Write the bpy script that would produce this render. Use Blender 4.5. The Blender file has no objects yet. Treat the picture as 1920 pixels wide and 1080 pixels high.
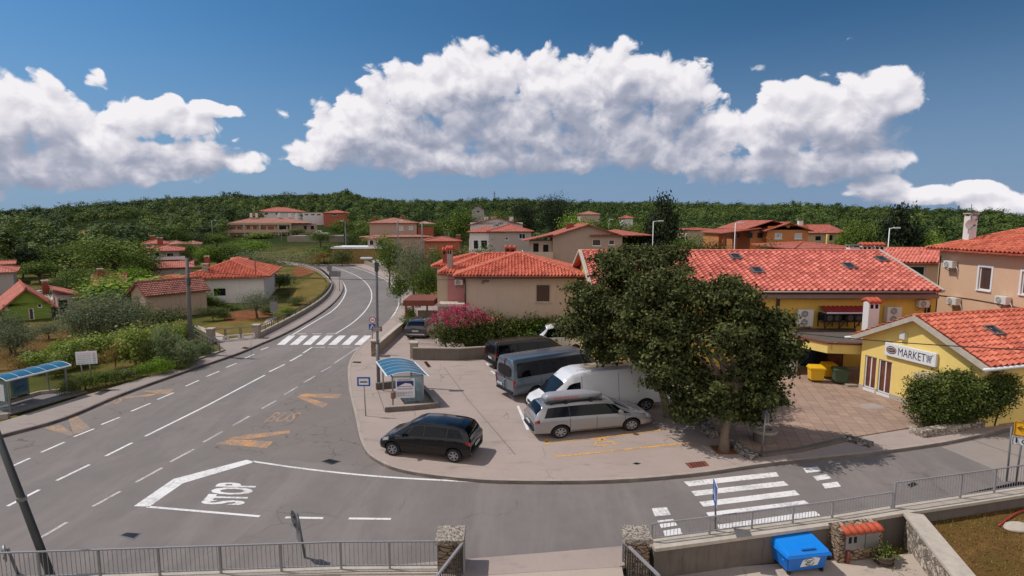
import bpy, bmesh, math, random
import numpy as np
from mathutils import Vector, Matrix
random.seed(7)
SC = bpy.context.scene
COL = SC.collection
R = math.radians
PI = math.pi
# ------------------------------------------------------------------ camera
CAM_H, CAM_F, IMG_W, IMG_H, HORIZON = 9.4, 1040.0, 1920.0, 1080.0, 415.0
PITCH = math.atan((IMG_H / 2 - HORIZON) / CAM_F)
cam = bpy.data.cameras.new('camera')
cam_ob = bpy.data.objects.new('camera', cam)
COL.objects.link(cam_ob)
cam.sensor_width = 36.0
cam.lens = 36.0 * CAM_F / IMG_W
cam.clip_start = 0.1
cam.clip_end = 9000
cam_ob.location = (0, 0, CAM_H)
cam_ob.rotation_euler = (PI / 2 - PITCH, 0, 0)
SC.camera = cam_ob
_c, _s = math.cos(PITCH), math.sin(PITCH)
def ray(px, py):
 u = -(py - IMG_H / 2) / CAM_F
 return (px - IMG_W / 2) / CAM_F, _c + u * _s, -_s + u * _c
def G(px, py, z=0.0):
 """survey point: where the sight line through a photo pixel meets the level z"""
 x, y, w = ray(px, py)
 t = (z - CAM_H) / w
 return Vector((x * t, y * t, z))
def D(px, py, Y):
 """survey point at the distance Y"""
 x, y, w = ray(px, py)
 t = Y / y
 return Vector((x * t, Y, CAM_H + w * t))
# ------------------------------------------------------------------ terrain height
RIDGE = [(-400, 396), (0, 391), (100, 389), (200, 384), (300, 379), (400, 375), (450, 371), (500, 372), (560, 367), (610, 366),
         (636, 364), (656, 361), (690, 371), (760, 378), (850, 376), (960, 374), (1050, 378), (1150, 379), (1250, 381),
         (1400, 384), (1500, 385), (1600, 391), (1700, 396), (1800, 397), (1850, 399), (1920, 406), (2400, 408)]
RX = np.array([(a - 960) / CAM_F for a, b in RIDGE])
RZ = np.array([CAM_H + 640 * (HORIZON - b - max(0, (400 - a) * .016)) / CAM_F - 9.4 for a, b in RIDGE])
def sstep(a, b, x):
 t = np.clip((x - a) / (b - a), 0, 1)
 return t * t * (3 - 2 * t)
WALL_PTS = [(-40, 12.2), (-13, 13.45), (-1.7, 14.1), (2.9, 14.9), (8.9, 15.9), (18.5, 19.1), (40, 27)]
WPX = np.array([p[0] for p in WALL_PTS]); WPY = np.array([p[1] for p in WALL_PTS])
def terrain(x, y):
 x = np.asarray(x, float); y = np.asarray(y, float)
 r = np.hypot(x, y)
 a = np.where(y > 1, x / np.maximum(y, 1), np.sign(x) * 3)
 zr = np.interp(a, RX, RZ)
 far = zr * sstep(120, 640, r)
 far = far * (1 - 0.6 * sstep(800, 2600, r)) + 1.2 * np.sin(x * .021 + 1) * np.sin(y * .017) * sstep(150, 300, r)
 wy = np.interp(x, WPX, WPY)
 near = -0.03 - 0.97 * (1 - sstep(0.1, 1.3, y - wy))
 left = -0.0 * x
 return far + near + left
def GT(px, py):
 """survey point on the terrain"""
 x, y, w = ray(px, py)
 t = 15.0
 while t < 900:
  if CAM_H + w * t <= float(terrain(x * t, y * t)) + .03:
   break
  t *= 1.004
 return Vector((x * t, y * t, CAM_H + w * t))
# ------------------------------------------------------------------ materials
def lin(r, g, b, k=1.0):
 f = lambda v: (v / 255) / 12.92 if v / 255 <= .04045 else ((v / 255 + .055) / 1.055) ** 2.4
 return (f(r) * k, f(g) * k, f(b) * k, 1.0)
class NT:
 def __init__(s, tree):
  s.t = tree; s.n = tree.nodes; s.l = tree.links
 def node(s, typ, **kw):
  n = s.n.new(typ)
  for k, v in kw.items():
   setattr(n, k, v)
  return n
 def put(s, sock, v):
  if v is None:
   return
  if isinstance(v, (int, float, tuple, list)):
   if isinstance(v, (tuple, list)) and sock.type == 'VECTOR':
    v = v[:3]
   sock.default_value = v
  else:
   s.l.new(v, sock)
 def math(s, op, a, b=None, c=None, clamp=False):
  n = s.node('ShaderNodeMath', operation=op, use_clamp=clamp)
  s.put(n.inputs[0], a); s.put(n.inputs[1], b)
  if c is not None:
   s.put(n.inputs[2], c)
  return n.outputs[0]
 def vmath(s, op, a, b=None, c=None):
  n = s.node('ShaderNodeVectorMath', operation=op)
  s.put(n.inputs[0], a)
  if b is not None:
   s.put(n.inputs[1], b)
  if c is not None:
   s.put(n.inputs[2], c)
  return n.outputs['Value'] if op in ('DOT_PRODUCT', 'LENGTH', 'DISTANCE') else n.outputs['Vector']
 def mix(s, f, a, b, mode='MIX'):
  n = s.node('ShaderNodeMix', data_type='RGBA', blend_type=mode)
  s.put(n.inputs[0], f); s.put(n.inputs[6], a); s.put(n.inputs[7], b)
  return n.outputs[2]
 def noise(s, vec, scale, detail=4, rough=.6, dist=0.0):
  n = s.node('ShaderNodeTexNoise')
  s.put(n.inputs['Vector'], vec)
  n.inputs['Scale'].default_value = scale
  n.inputs['Detail'].default_value = detail
  n.inputs['Roughness'].default_value = rough
  n.inputs['Distortion'].default_value = dist
  return n.outputs['Fac']
 def ramp(s, f, stops):
  n = s.node('ShaderNodeValToRGB')
  e = n.color_ramp.elements
  while len(e) < len(stops):
   e.new(.5)
  for k, (p, c) in enumerate(stops):
   e[k].position = p
   e[k].color = c if len(c) == 4 else (*c, 1)
  s.put(n.inputs[0], f)
  return n.outputs[0]
 def step(s, f, a, b):
  n = s.node('ShaderNodeMapRange', interpolation_type='SMOOTHSTEP', clamp=True)
  s.put(n.inputs[0], f)
  n.inputs[1].default_value = a; n.inputs[2].default_value = b
  return n.outputs[0]
 def bump(s, h, strength=.4, dist=.02):
  n = s.node('ShaderNodeBump')
  n.inputs['Strength'].default_value = strength
  n.inputs['Distance'].default_value = dist
  s.put(n.inputs['Height'], h)
  return n.outputs[0]
def newmat(name):
 m = bpy.data.materials.new(name)
 m.use_nodes = True
 t = NT(m.node_tree)
 b = m.node_tree.nodes['Principled BSDF']
 return m, t, b
def wpos(t):
 return t.node('ShaderNodeNewGeometry').outputs['Position']
def opos(t):
 return t.node('ShaderNodeTexCoord').outputs['Object']
def scl(c, k):
 return (c[0] * k, c[1] * k, c[2] * k, 1)
MATS = {}
def flat(name, col, rough=.6, metal=0.0, var=.12, vs=6.0, coat=0.0, bump=0.0, bs=60.0, dirt=0.0, spec=.5):
 """a plain surface with slight unevenness of tone, dirt and grain"""
 if name in MATS:
  return MATS[name]
 m, t, b = newmat(name)
 p = opos(t)
 n = t.noise(p, vs, 6, .65)
 c = t.mix(n, scl(col, 1 - var * 1.6), scl(col, 1 + var * 1.2))
 if dirt:
  s = t.vmath('MULTIPLY', p, (3.0, 3.0, .35))
  d = t.step(t.noise(s, 2.0, 6, .7), .48, .75)
  c = t.mix(t.math('MULTIPLY', d, dirt), c, scl(col, .45))
 t.put(b.inputs['Base Color'], c)
 b.inputs['Roughness'].default_value = rough
 b.inputs['Metallic'].default_value = metal
 b.inputs['Specular IOR Level'].default_value = spec
 if coat:
  b.inputs['Coat Weight'].default_value = coat
  b.inputs['Coat Roughness'].default_value = .06
 if bump:
  t.put(b.inputs['Normal'], t.bump(t.noise(p, bs, 4, .6), bump, .01))
 MATS[name] = m
 return m
def ground_mats():
 # asphalt
 m, t, b = newmat('asphalt'); MATS['asphalt'] = m
 p = wpos(t)
 fine = t.noise(p, 55, 3, .75)
 mid = t.noise(p, 1.3, 6, .68)
 big = t.noise(p, .16, 4, .6, .4)
 base = t.mix(big, lin(106, 99, 96), lin(128, 120, 116))
 c = t.mix(t.math('MULTIPLY', t.step(mid, .35, .75), .32), base, lin(92, 84, 81))
 c = t.mix(t.math('MULTIPLY', t.step(fine, .40, .72), .26), c, lin(172, 160, 154))
 c = t.mix(t.math('MULTIPLY', t.step(fine, .60, .34), .30), c, lin(62, 57, 56))
 vor = t.node('ShaderNodeTexVoronoi', feature='DISTANCE_TO_EDGE')
 wp = t.vmath('ADD', p, t.vmath('MULTIPLY', t.vmath('SUBTRACT', t.node('ShaderNodeTexNoise').outputs['Color'], (.5, .5, .5)), (.0, .0, .0)))
 nd = t.node('ShaderNodeTexNoise'); nd.inputs['Scale'].default_value = 1.2; nd.inputs['Detail'].default_value = 6
 t.put(nd.inputs['Vector'], p)
 wp = t.vmath('ADD', p, t.vmath('MULTIPLY', nd.outputs['Color'], (.9, .9, 0)))
 t.put(vor.inputs['Vector'], wp); vor.inputs['Scale'].default_value = .34
 crack = t.math('MULTIPLY', t.step(vor.outputs['Distance'], .012, .002), t.step(t.noise(p, .22, 2, .5), .50, .62))
 c = t.mix(t.math('MULTIPLY', crack, .38), c, lin(60, 56, 55))
 streak = t.noise(t.vmath('MULTIPLY', p, (.5, .11, 1)), 1.0, 6, .7, .8)
 c = t.mix(t.math('MULTIPLY', t.step(streak, .40, .66), .34), c, lin(148, 136, 130))
 oil = t.step(t.noise(p, .55, 5, .7), .62, .78)
 c = t.mix(t.math('MULTIPLY', oil, .28), c, lin(66, 61, 60))
 t.put(b.inputs['Base Color'], c)
 b.inputs['Roughness'].default_value = .88
 t.put(b.inputs['Normal'], t.bump(fine, .35, .006))
 # concrete aprons and pavements, pinkish
 for name, a, d, ext in (('concrete', (146, 129, 121), (172, 154, 145), 1), ('side_pavement', (134, 121, 115), (156, 142, 134), 0), ('pale_path', (160, 144, 132), (184, 168, 154), 0),
       ('far_road', (186, 180, 172), (204, 198, 190), 0)):
  m, t, b = newmat(name); MATS[name] = m
  p = wpos(t)
  big = t.noise(p, .35, 6, .66, .5)
  c = t.mix(big, lin(*a), lin(*d))
  st = t.step(t.noise(t.vmath('MULTIPLY', p, (.55, 1.7, 1)), 1.1, 7, .72), .52, .74)
  c = t.mix(t.math('MULTIPLY', st, .62), c, lin(112, 97, 90))
  sp = t.step(t.noise(p, 7, 6, .8), .60, .70)
  c = t.mix(t.math('MULTIPLY', sp, .55), c, lin(90, 78, 73))
  gr = t.noise(p, 60, 2, .7)
  c = t.mix(t.math('MULTIPLY', t.step(gr, .4, .75), .2), c, lin(210, 196, 186))
  vor = t.node('ShaderNodeTexVoronoi', feature='DISTANCE_TO_EDGE')
  nd = t.node('ShaderNodeTexNoise'); nd.inputs['Scale'].default_value = 1.6; nd.inputs['Detail'].default_value = 6
  t.put(nd.inputs['Vector'], p)
  t.put(vor.inputs['Vector'], t.vmath('ADD', p, t.vmath('MULTIPLY', nd.outputs['Color'], (.8, .8, 0))))
  vor.inputs['Scale'].default_value = .42
  crack = t.math('MULTIPLY', t.step(vor.outputs['Distance'], .014, .003), t.step(t.noise(p, .3, 2, .5), .50, .60))
  c = t.mix(t.math('MULTIPLY', crack, .45), c, lin(84, 74, 70))
  t.put(b.inputs['Base Color'], c)
  b.inputs['Roughness'].default_value = .9
  t.put(b.inputs['Normal'], t.bump(gr, .3, .005))
 # plaza paving
 m, t, b = newmat('paving'); MATS['paving'] = m
 p = wpos(t)
 rot = t.node('ShaderNodeMapping'); t.put(rot.inputs[0], p); rot.inputs['Rotation'].default_value = (0, 0, R(-74))
 br = t.node('ShaderNodeTexBrick'); t.put(br.inputs['Vector'], rot.outputs[0])
 br.offset = .0
 br.inputs['Scale'].default_value = 1.0
 br.inputs['Brick Width'].default_value = .5; br.inputs['Row Height'].default_value = .5
 br.inputs['Mortar Size'].default_value = .016
 br.inputs['Color1'].default_value = lin(146, 121, 106); br.inputs['Color2'].default_value = lin(164, 138, 121)
 br.inputs['Mortar'].default_value = lin(126, 100, 84)
 c = t.mix(t.math('MULTIPLY', t.step(t.noise(p, .5, 6, .7), .45, .75), .35), br.outputs['Color'], lin(190, 160, 140))
 c = t.mix(t.math('MULTIPLY', t.step(t.noise(p, 2.4, 6, .75), .55, .72), .35), c, lin(112, 90, 76))
 t.put(b.inputs['Base Color'], c); b.inputs['Roughness'].default_value = .9
 t.put(b.inputs['Normal'], t.bump(br.outputs['Fac'], .3, -.01))
 # ground: dry grass, soil and green patches
 m, t, b = newmat('grassland'); MATS['grassland'] = m
 p = wpos(t)
 n1 = t.noise(p, .13, 6, .66, .6); n2 = t.noise(p, 1.4, 6, .7); n3 = t.noise(p, 18, 4, .75)
 c = t.ramp(n1, [(.30, lin(46, 58, 24)), (.46, lin(76, 84, 36)), (.56, lin(112, 100, 54)), (.66, lin(134, 110, 68)), (.8, lin(72, 80, 36))])
 c = t.mix(t.math('MULTIPLY', t.step(n2, .4, .7), .45), c, lin(70, 72, 34))
 c = t.mix(t.math('MULTIPLY', n3, .5), c, scl(lin(120, 104, 66), .7))
 dist = t.vmath('LENGTH', p)
 c = t.mix(t.step(dist, 150, 220), c, lin(44, 56, 26))
 t.put(b.inputs['Base Color'], c); b.inputs['Roughness'].default_value = 1
 b.inputs['Specular IOR Level'].default_value = .04
 t.put(b.inputs['Normal'], t.bump(n3, .6, .05))
 for name, cols in (('dry_lawn', [(112, 84, 50), (146, 112, 70), (98, 88, 46)]), ('red_soil', [(132, 86, 58), (160, 108, 76), (112, 74, 50)]),
                       ('tan_field', [(150, 124, 80), (172, 146, 98), (128, 116, 70)]), ('mown_grass', [(120, 104, 58), (146, 120, 72), (96, 96, 46)])):
  m, t, b = newmat(name); MATS[name] = m
  p = wpos(t)
  n1 = t.noise(p, .5, 6, .7, .5); n3 = t.noise(p, 22, 5, .8)
  c = t.ramp(n1, [(.32, lin(*cols[2])), (.5, lin(*cols[0])), (.68, lin(*cols[1]))])
  c = t.mix(t.math('MULTIPLY', t.step(n3, .35, .7), .6), c, scl(lin(*cols[0]), .5))
  t.put(b.inputs['Base Color'], c); b.inputs['Roughness'].default_value = 1
  b.inputs['Specular IOR Level'].default_value = .04
  t.put(b.inputs['Normal'], t.bump(n3, .7, .04))
 # paint, worn
 for name, col, wear in (('white_paint', (226, 222, 220), .40), ('worn_white_paint', (196, 190, 186), .55), ('yellow_paint', (228, 164, 56), .56), ('worn_yellow_paint', (206, 146, 80), .72), ('faded_yellow_paint', (186, 140, 88), .74)):
  m, t, b = newmat(name); MATS[name] = m
  p = wpos(t)
  n = t.noise(p, 9, 7, .8); n2 = t.noise(p, 1.1, 3, .6)
  f = t.math('MULTIPLY', t.step(t.math('ADD', t.math('MULTIPLY', n, .75), t.math('MULTIPLY', n2, .35)), .62 - .22 * wear, .74 - .22 * wear), min(.9, wear * 1.35))
  c = t.mix(f, lin(*col), lin(128, 117, 112))
  t.put(b.inputs['Base Color'], c); b.inputs['Roughness'].default_value = .8
ground_mats()
def roof_mat(name, cols, tw=.26, course=.36, geo=True):
 m, t, b = newmat(name); MATS[name] = m
 uv = t.node('ShaderNodeUVMap').outputs[0]
 sep = t.node('ShaderNodeSeparateXYZ'); t.put(sep.inputs[0], uv)
 iu = t.math('FLOOR', t.math('DIVIDE', sep.outputs[0], tw)); iv = t.math('FLOOR', t.math('DIVIDE', sep.outputs[1], course))
 cmb = t.node('ShaderNodeCombineXYZ'); t.put(cmb.inputs[0], iu); t.put(cmb.inputs[1], iv)
 wn = t.node('ShaderNodeTexWhiteNoise', noise_dimensions='2D'); t.put(wn.inputs['Vector'], cmb.outputs[0])
 p = wpos(t)
 c = t.ramp(wn.outputs['Value'], [(.0, lin(*cols[0])), (.35, lin(*cols[1])), (.7, lin(*cols[2])), (1.0, lin(*cols[3]))])
 big = t.noise(p, .45, 5, .7)
 c = t.mix(t.math('MULTIPLY', t.step(big, .42, .72), .35), c, lin(*cols[0]))
 lich = t.step(t.noise(p, 5, 6, .8), .60, .74)
 c = t.mix(t.math('MULTIPLY', lich, .30), c, lin(120, 84, 70))
 t.put(b.inputs['Base Color'], c); b.inputs['Roughness'].default_value = .82
 if not geo:
  fu = t.math('ABSOLUTE', t.math('SINE', t.math('MULTIPLY', sep.outputs[0], PI / tw)))
  fv = t.math('FRACT', t.math('DIVIDE', sep.outputs[1], course))
  h = t.math('SUBTRACT', fu, fv)
  t.put(b.inputs['Normal'], t.bump(h, .8, .07))
roof_mat('roof_bright', [(163, 79, 60), (199, 104, 79), (215, 124, 97), (183, 91, 70)])
roof_mat('roof_orange', [(172, 86, 66), (206, 114, 90), (220, 130, 106), (190, 100, 78)], .24, .36)
roof_mat('roof_flat_tile', [(169, 85, 72), (203, 112, 97), (219, 131, 114), (185, 97, 82)], .40, .34)
roof_mat('roof_far', [(150, 76, 60), (178, 94, 76), (188, 108, 88), (164, 86, 68)], .3, .36, False)
roof_mat('roof_faded', [(140, 86, 70), (172, 112, 92), (186, 128, 106), (156, 98, 82)], .3, .36, False)
roof_mat('roof_dark', [(112, 66, 58), (142, 84, 72), (156, 98, 84), (124, 72, 62)], .24, .32)
def plaster(name, col, stain=.3):
 if name in MATS:
  return MATS[name]
 m, t, b = newmat(name); MATS[name] = m
 p = opos(t)
 c0 = lin(*col)
 n = t.noise(p, .7, 6, .7, .4)
 c = t.mix(n, scl(c0, .86), scl(c0, 1.10))
 s = t.vmath('MULTIPLY', p, (2.2, 2.2, .28))
 st = t.step(t.noise(s, 1.6, 7, .72), .50, .78)
 c = t.mix(t.math('MULTIPLY', st, min(.9, stain * 1.35)), c, scl(c0, .52))
 sep = t.node('ShaderNodeSeparateXYZ'); t.put(sep.inputs[0], p)
 low = t.math('MULTIPLY', t.step(t.math('ADD', sep.outputs[2], t.math('MULTIPLY', t.noise(p, 2, 5, .7), .9)), 1.3, .3), stain * .9)
 c = t.mix(low, c, scl(c0, .62))
 t.put(b.inputs['Base Color'], c); b.inputs['Roughness'].default_value = .9
 t.put(b.inputs['Normal'], t.bump(t.noise(p, 45, 4, .7), .35, .008))
 return m
def stone_mat(name, pal, scale=3.2, stretch=(1, 1, 1.7)):
 m, t, b = newmat(name); MATS[name] = m
 p = opos(t)
 nd = t.node('ShaderNodeTexNoise'); nd.inputs['Scale'].default_value = 2.5; nd.inputs['Detail'].default_value = 3
 t.put(nd.inputs['Vector'], p)
 w = t.vmath('ADD', t.vmath('MULTIPLY', p, stretch), t.vmath('MULTIPLY', nd.outputs['Color'], (.22, .22, .22)))
 v1 = t.node('ShaderNodeTexVoronoi', feature='DISTANCE_TO_EDGE'); t.put(v1.inputs['Vector'], w); v1.inputs['Scale'].default_value = scale
 v2 = t.node('ShaderNodeTexVoronoi', feature='F1'); t.put(v2.inputs['Vector'], w); v2.inputs['Scale'].default_value = scale
 sep = t.node('ShaderNodeSeparateColor'); t.put(sep.inputs[0], v2.outputs['Color'])
 c = t.ramp(sep.outputs[0], [(0, lin(*pal[0])), (.35, lin(*pal[1])), (.7, lin(*pal[2])), (1, lin(*pal[3]))])
 c = t.mix(t.math('MULTIPLY', t.noise(p, 9, 6, .75), .6), c, scl(lin(*pal[1]), .6))
 e = t.step(t.math('ADD', v1.outputs['Distance'], t.math('MULTIPLY', t.math('SUBTRACT', t.noise(p, 11, 4, .7), .5), .10)), .015, .085)
 c = t.mix(e, lin(*pal[4]), c)
 t.put(b.inputs['Base Color'], c); b.inputs['Roughness'].default_value = .92
 t.put(b.inputs['Normal'], t.bump(t.math('ADD', e, t.math('MULTIPLY', t.noise(p, 14, 5, .7), .5)), 1.0, .06))
stone_mat('rubble_stone', [(110, 96, 86), (166, 152, 138), (196, 182, 164), (222, 210, 194), (122, 111, 100)], 6.2, (1, 1, 1.25))
stone_mat('dry_stone', [(96, 90, 86), (140, 132, 124), (168, 160, 150), (190, 180, 168), (36, 32, 30)], 4.4, (1, 1, 2.3))
stone_mat('brick_stone', [(120, 96, 78), (160, 136, 112), (186, 162, 136), (150, 124, 104), (66, 54, 46)], 4.0, (1, 1, 2.4))
def leaf_mat(name, dark, mid, light, trans=.25, rough=.7):
 m, t, b = newmat(name); MATS[name] = m
 a = t.node('ShaderNodeAttribute', attribute_name='tint')
 oi = t.node('ShaderNodeObjectInfo')
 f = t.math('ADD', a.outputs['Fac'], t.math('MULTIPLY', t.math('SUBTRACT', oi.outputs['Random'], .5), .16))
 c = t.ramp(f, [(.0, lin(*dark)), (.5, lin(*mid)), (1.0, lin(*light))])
 t.put(b.inputs['Base Color'], c)
 b.inputs['Roughness'].default_value = rough
 b.inputs['Specular IOR Level'].default_value = .18
 tr = t.node('ShaderNodeBsdfTranslucent'); t.put(tr.inputs['Color'], c)
 mx = t.node('ShaderNodeMixShader'); mx.inputs[0].default_value = trans
 t.l.new(b.outputs[0], mx.inputs[1]); t.l.new(tr.outputs[0], mx.inputs[2])
 t.l.new(mx.outputs[0], m.node_tree.nodes['Material Output'].inputs['Surface'])
leaf_mat('leaf_chestnut', (30, 37, 19), (62, 70, 36), (114, 116, 66), .18)
leaf_mat('leaf_green', (41, 56, 21), (82, 103, 38), (133, 149, 62))
leaf_mat('leaf_bright', (58, 79, 23), (103, 133, 38), (157, 181, 66))
leaf_mat('leaf_olive', (58, 66, 45), (103, 112, 82), (155, 162, 125))
leaf_mat('leaf_pine', (20, 30, 19), (40, 52, 31), (68, 80, 46), .1)
leaf_mat('leaf_forest', (32, 47, 24), (64, 83, 41), (105, 120, 58), .15)
leaf_mat('leaf_dry', (96, 78, 36), (134, 110, 56), (166, 138, 82))
leaf_mat('leaf_reed', (71, 84, 51), (112, 127, 84), (162, 170, 125))
leaf_mat('leaf_hedge', (36, 48, 20), (72, 86, 36), (134, 138, 70), .18, .6)
leaf_mat('leaf_lime', (82, 99, 36), (131, 149, 66), (177, 181, 103))
leaf_mat('flower_pink', (150, 40, 76), (196, 66, 106), (224, 112, 146))
flat('bark', lin(92, 78, 66), .9, var=.35, vs=14, bump=.6, bs=22)
flat('pale_bark', lin(120, 104, 88), .9, var=.3, vs=14, bump=.6, bs=22)
# metals, glass, plastics
flat('galvanised', lin(150, 150, 152), .45, .7, var=.15)
flat('rail_grey', lin(150, 147, 150), .5, .15, var=.15, vs=3)
flat('pole_grey', lin(112, 112, 116), .55, .3, var=.1, vs=2)
flat('pole_dark', lin(66, 66, 66), .6, .2, var=.15, vs=2)
flat('concrete_pole', lin(104, 100, 94), .9, var=.15, vs=3, bump=.3, dirt=.3)
flat('white_frame', lin(226, 226, 228), .45, var=.05)
flat('cement', lin(158, 146, 134), .92, var=.2, vs=1.5, bump=.35, bs=30, dirt=.55)
flat('cement_dark', lin(112, 102, 94), .92, var=.22, vs=1.5, bump=.35, bs=30, dirt=.6)
flat('cement_cap', lin(186, 174, 160), .92, var=.22, vs=2.5, bump=.4, bs=26, dirt=.35)
flat('kerb_stone', lin(168, 154, 144), .9, var=.2, vs=2, bump=.3, dirt=.25)
flat('kerb_grey', lin(120, 110, 106), .9, var=.2, vs=2, bump=.3, dirt=.25)
flat('sign_white', lin(222, 222, 224), .5, var=.05)
flat('sign_back', lin(122, 122, 124), .5, .1, var=.1)
flat('sign_blue', lin(36, 84, 160), .5, var=.06)
flat('sign_red', lin(184, 44, 48), .5, var=.06)
flat('sign_black', lin(26, 26, 30), .6, var=.05)
flat('sign_yellow', lin(244, 176, 32), .5, var=.05)
flat('sign_brown', lin(120, 96, 82), .6, var=.08)
flat('print_purple', lin(44, 34, 66), .6, var=.05)
flat('print_pink', lin(190, 110, 130), .6, var=.05)
flat('print_navy', lin(42, 48, 104), .6, var=.1)
flat('print_grey', lin(120, 118, 126), .6, var=.1)
flat('print_brown', lin(84, 48, 34), .6, var=.1)
flat('tyre_rubber', lin(26, 26, 27), .8, var=.1, vs=12)
flat('rim_silver', lin(168, 168, 172), .35, .75, var=.08)
flat('trim_black', lin(20, 20, 22), .5, var=.1)
flat('interior_dark', lin(14, 14, 16), .9, var=.1)
flat('lamp_red', lin(150, 16, 26), .2, coat=.8, var=.1, vs=20)
flat('lamp_clear', lin(150, 154, 160), .12, .2, coat=.8, var=.1, vs=20)
flat('plate_white', lin(220, 222, 226), .4, var=.04)
flat('plate_blue', lin(40, 72, 160), .4, var=.04)
flat('chrome', lin(200, 200, 204), .15, .95, var=.03)
flat('bin_blue', lin(24, 108, 196), .38, var=.07, vs=3, dirt=.12)
flat('bin_blue_bright', lin(20, 132, 226), .38, var=.05, vs=3)
flat('bin_yellow', lin(226, 178, 36), .4, var=.07, vs=3, dirt=.12)
flat('bin_green', lin(64, 84, 62), .5, var=.1, vs=3, dirt=.15)
flat('bin_navy', lin(24, 52, 96), .5, var=.1, vs=3, dirt=.15)
flat('ac_white', lin(212, 208, 202), .5, var=.08, vs=4, dirt=.2)
flat('ac_grille', lin(86, 84, 84), .5, var=.15, vs=18)
flat('shutter_brown', lin(86, 60, 52), .6, var=.18, vs=9)
flat('shutter_orange', lin(168, 84, 58), .6, var=.18, vs=9)
flat('shutter_white', lin(196, 196, 198), .6, var=.1, vs=9)
flat('wood_dark', lin(70, 46, 36), .6, var=.2, vs=9)
flat('brick_red', lin(140, 72, 56), .9, var=.25, vs=9, bump=.4)
flat('rust_sheet', lin(124, 66, 52), .8, var=.25, vs=4, dirt=.3)
flat('flashing', lin(140, 122, 116), .55, .4, var=.2, vs=2, dirt=.3)
flat('roof_membrane', lin(96, 86, 78), .9, var=.3, vs=1.2, dirt=.4)
flat('awning_red', lin(150, 44, 52), .6, var=.15, vs=4)
flat('skylight_glass', lin(44, 52, 54), .12, var=.3, vs=6, coat=.6)
flat('skylight_frame', lin(108, 98, 94), .6, var=.15)
flat('cable_black', lin(24, 22, 22), .7, var=.05)
flat('gate_white', lin(206, 200, 196), .6, var=.08)
flat('terracotta', lin(190, 86, 58), .8, var=.25, vs=9, bump=.3)
flat('barrel_wood', lin(104, 84, 68), .85, var=.3, vs=12)
flat('hose_red', lin(168, 48, 44), .5, var=.1)
flat('car_silver', lin(150, 148, 148), .34, .45, var=.04, coat=1, vs=1)
flat('car_black', lin(9, 9, 11), .22, .0, var=.05, coat=.5, vs=1, spec=.3)
flat('car_van_black', lin(18, 21, 22), .25, .0, var=.08, coat=.5, vs=1, spec=.3)
flat('car_grey_blue', lin(98, 110, 122), .3, .35, var=.06, coat=.9, vs=1)
flat('car_white', lin(222, 220, 222), .3, .0, var=.05, coat=.9, vs=1)
flat('car_dark', lin(56, 56, 66), .25, .4, var=.08, coat=1, vs=1)
flat('box_grey', lin(150, 150, 156), .35, var=.05, coat=.4)
def glass_mat(name, col, rough=.04, var=.4):
 m, t, b = newmat(name); MATS[name] = m
 p = wpos(t)
 c = t.mix(t.noise(p, 1.7, 4, .6), scl(lin(*col), 1 - var), scl(lin(*col), 1 + var))
 t.put(b.inputs['Base Color'], c)
 b.inputs['Roughness'].default_value = rough
 b.inputs['Specular IOR Level'].default_value = .28
glass_mat('car_glass', (12, 14, 20))
glass_mat('windscreen_glass', (24, 30, 36))
glass_mat('window_glass', (34, 38, 44), .08)
glass_mat('poster_print', (110, 66, 52), .35, .9)
def sheet_mat(name, col, alpha):
 m, t, b = newmat(name); MATS[name] = m
 p = opos(t)
 c = t.mix(t.noise(p, 2, 5, .7), scl(lin(*col), .7), scl(lin(*col), 1.2))
 t.put(b.inputs['Base Color'], c)
 b.inputs['Roughness'].default_value = .3
 b.inputs['Specular IOR Level'].default_value = .35
 tr = t.node('ShaderNodeBsdfTransparent'); tr.inputs[0].default_value = (*[min(1, v * 3 + .15) for v in lin(*col)[:3]], 1)
 mx = t.node('ShaderNodeMixShader'); mx.inputs[0].default_value = alpha
 t.l.new(tr.outputs[0], mx.inputs[1]); t.l.new(b.outputs[0], mx.inputs[2])
 t.l.new(mx.outputs[0], m.node_tree.nodes['Material Output'].inputs['Surface'])
sheet_mat('blue_sheet', (44, 104, 136), .92)
sheet_mat('clear_sheet', (150, 176, 182), .42)
sheet_mat('dim_sheet', (84, 110, 120), .55)
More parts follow.
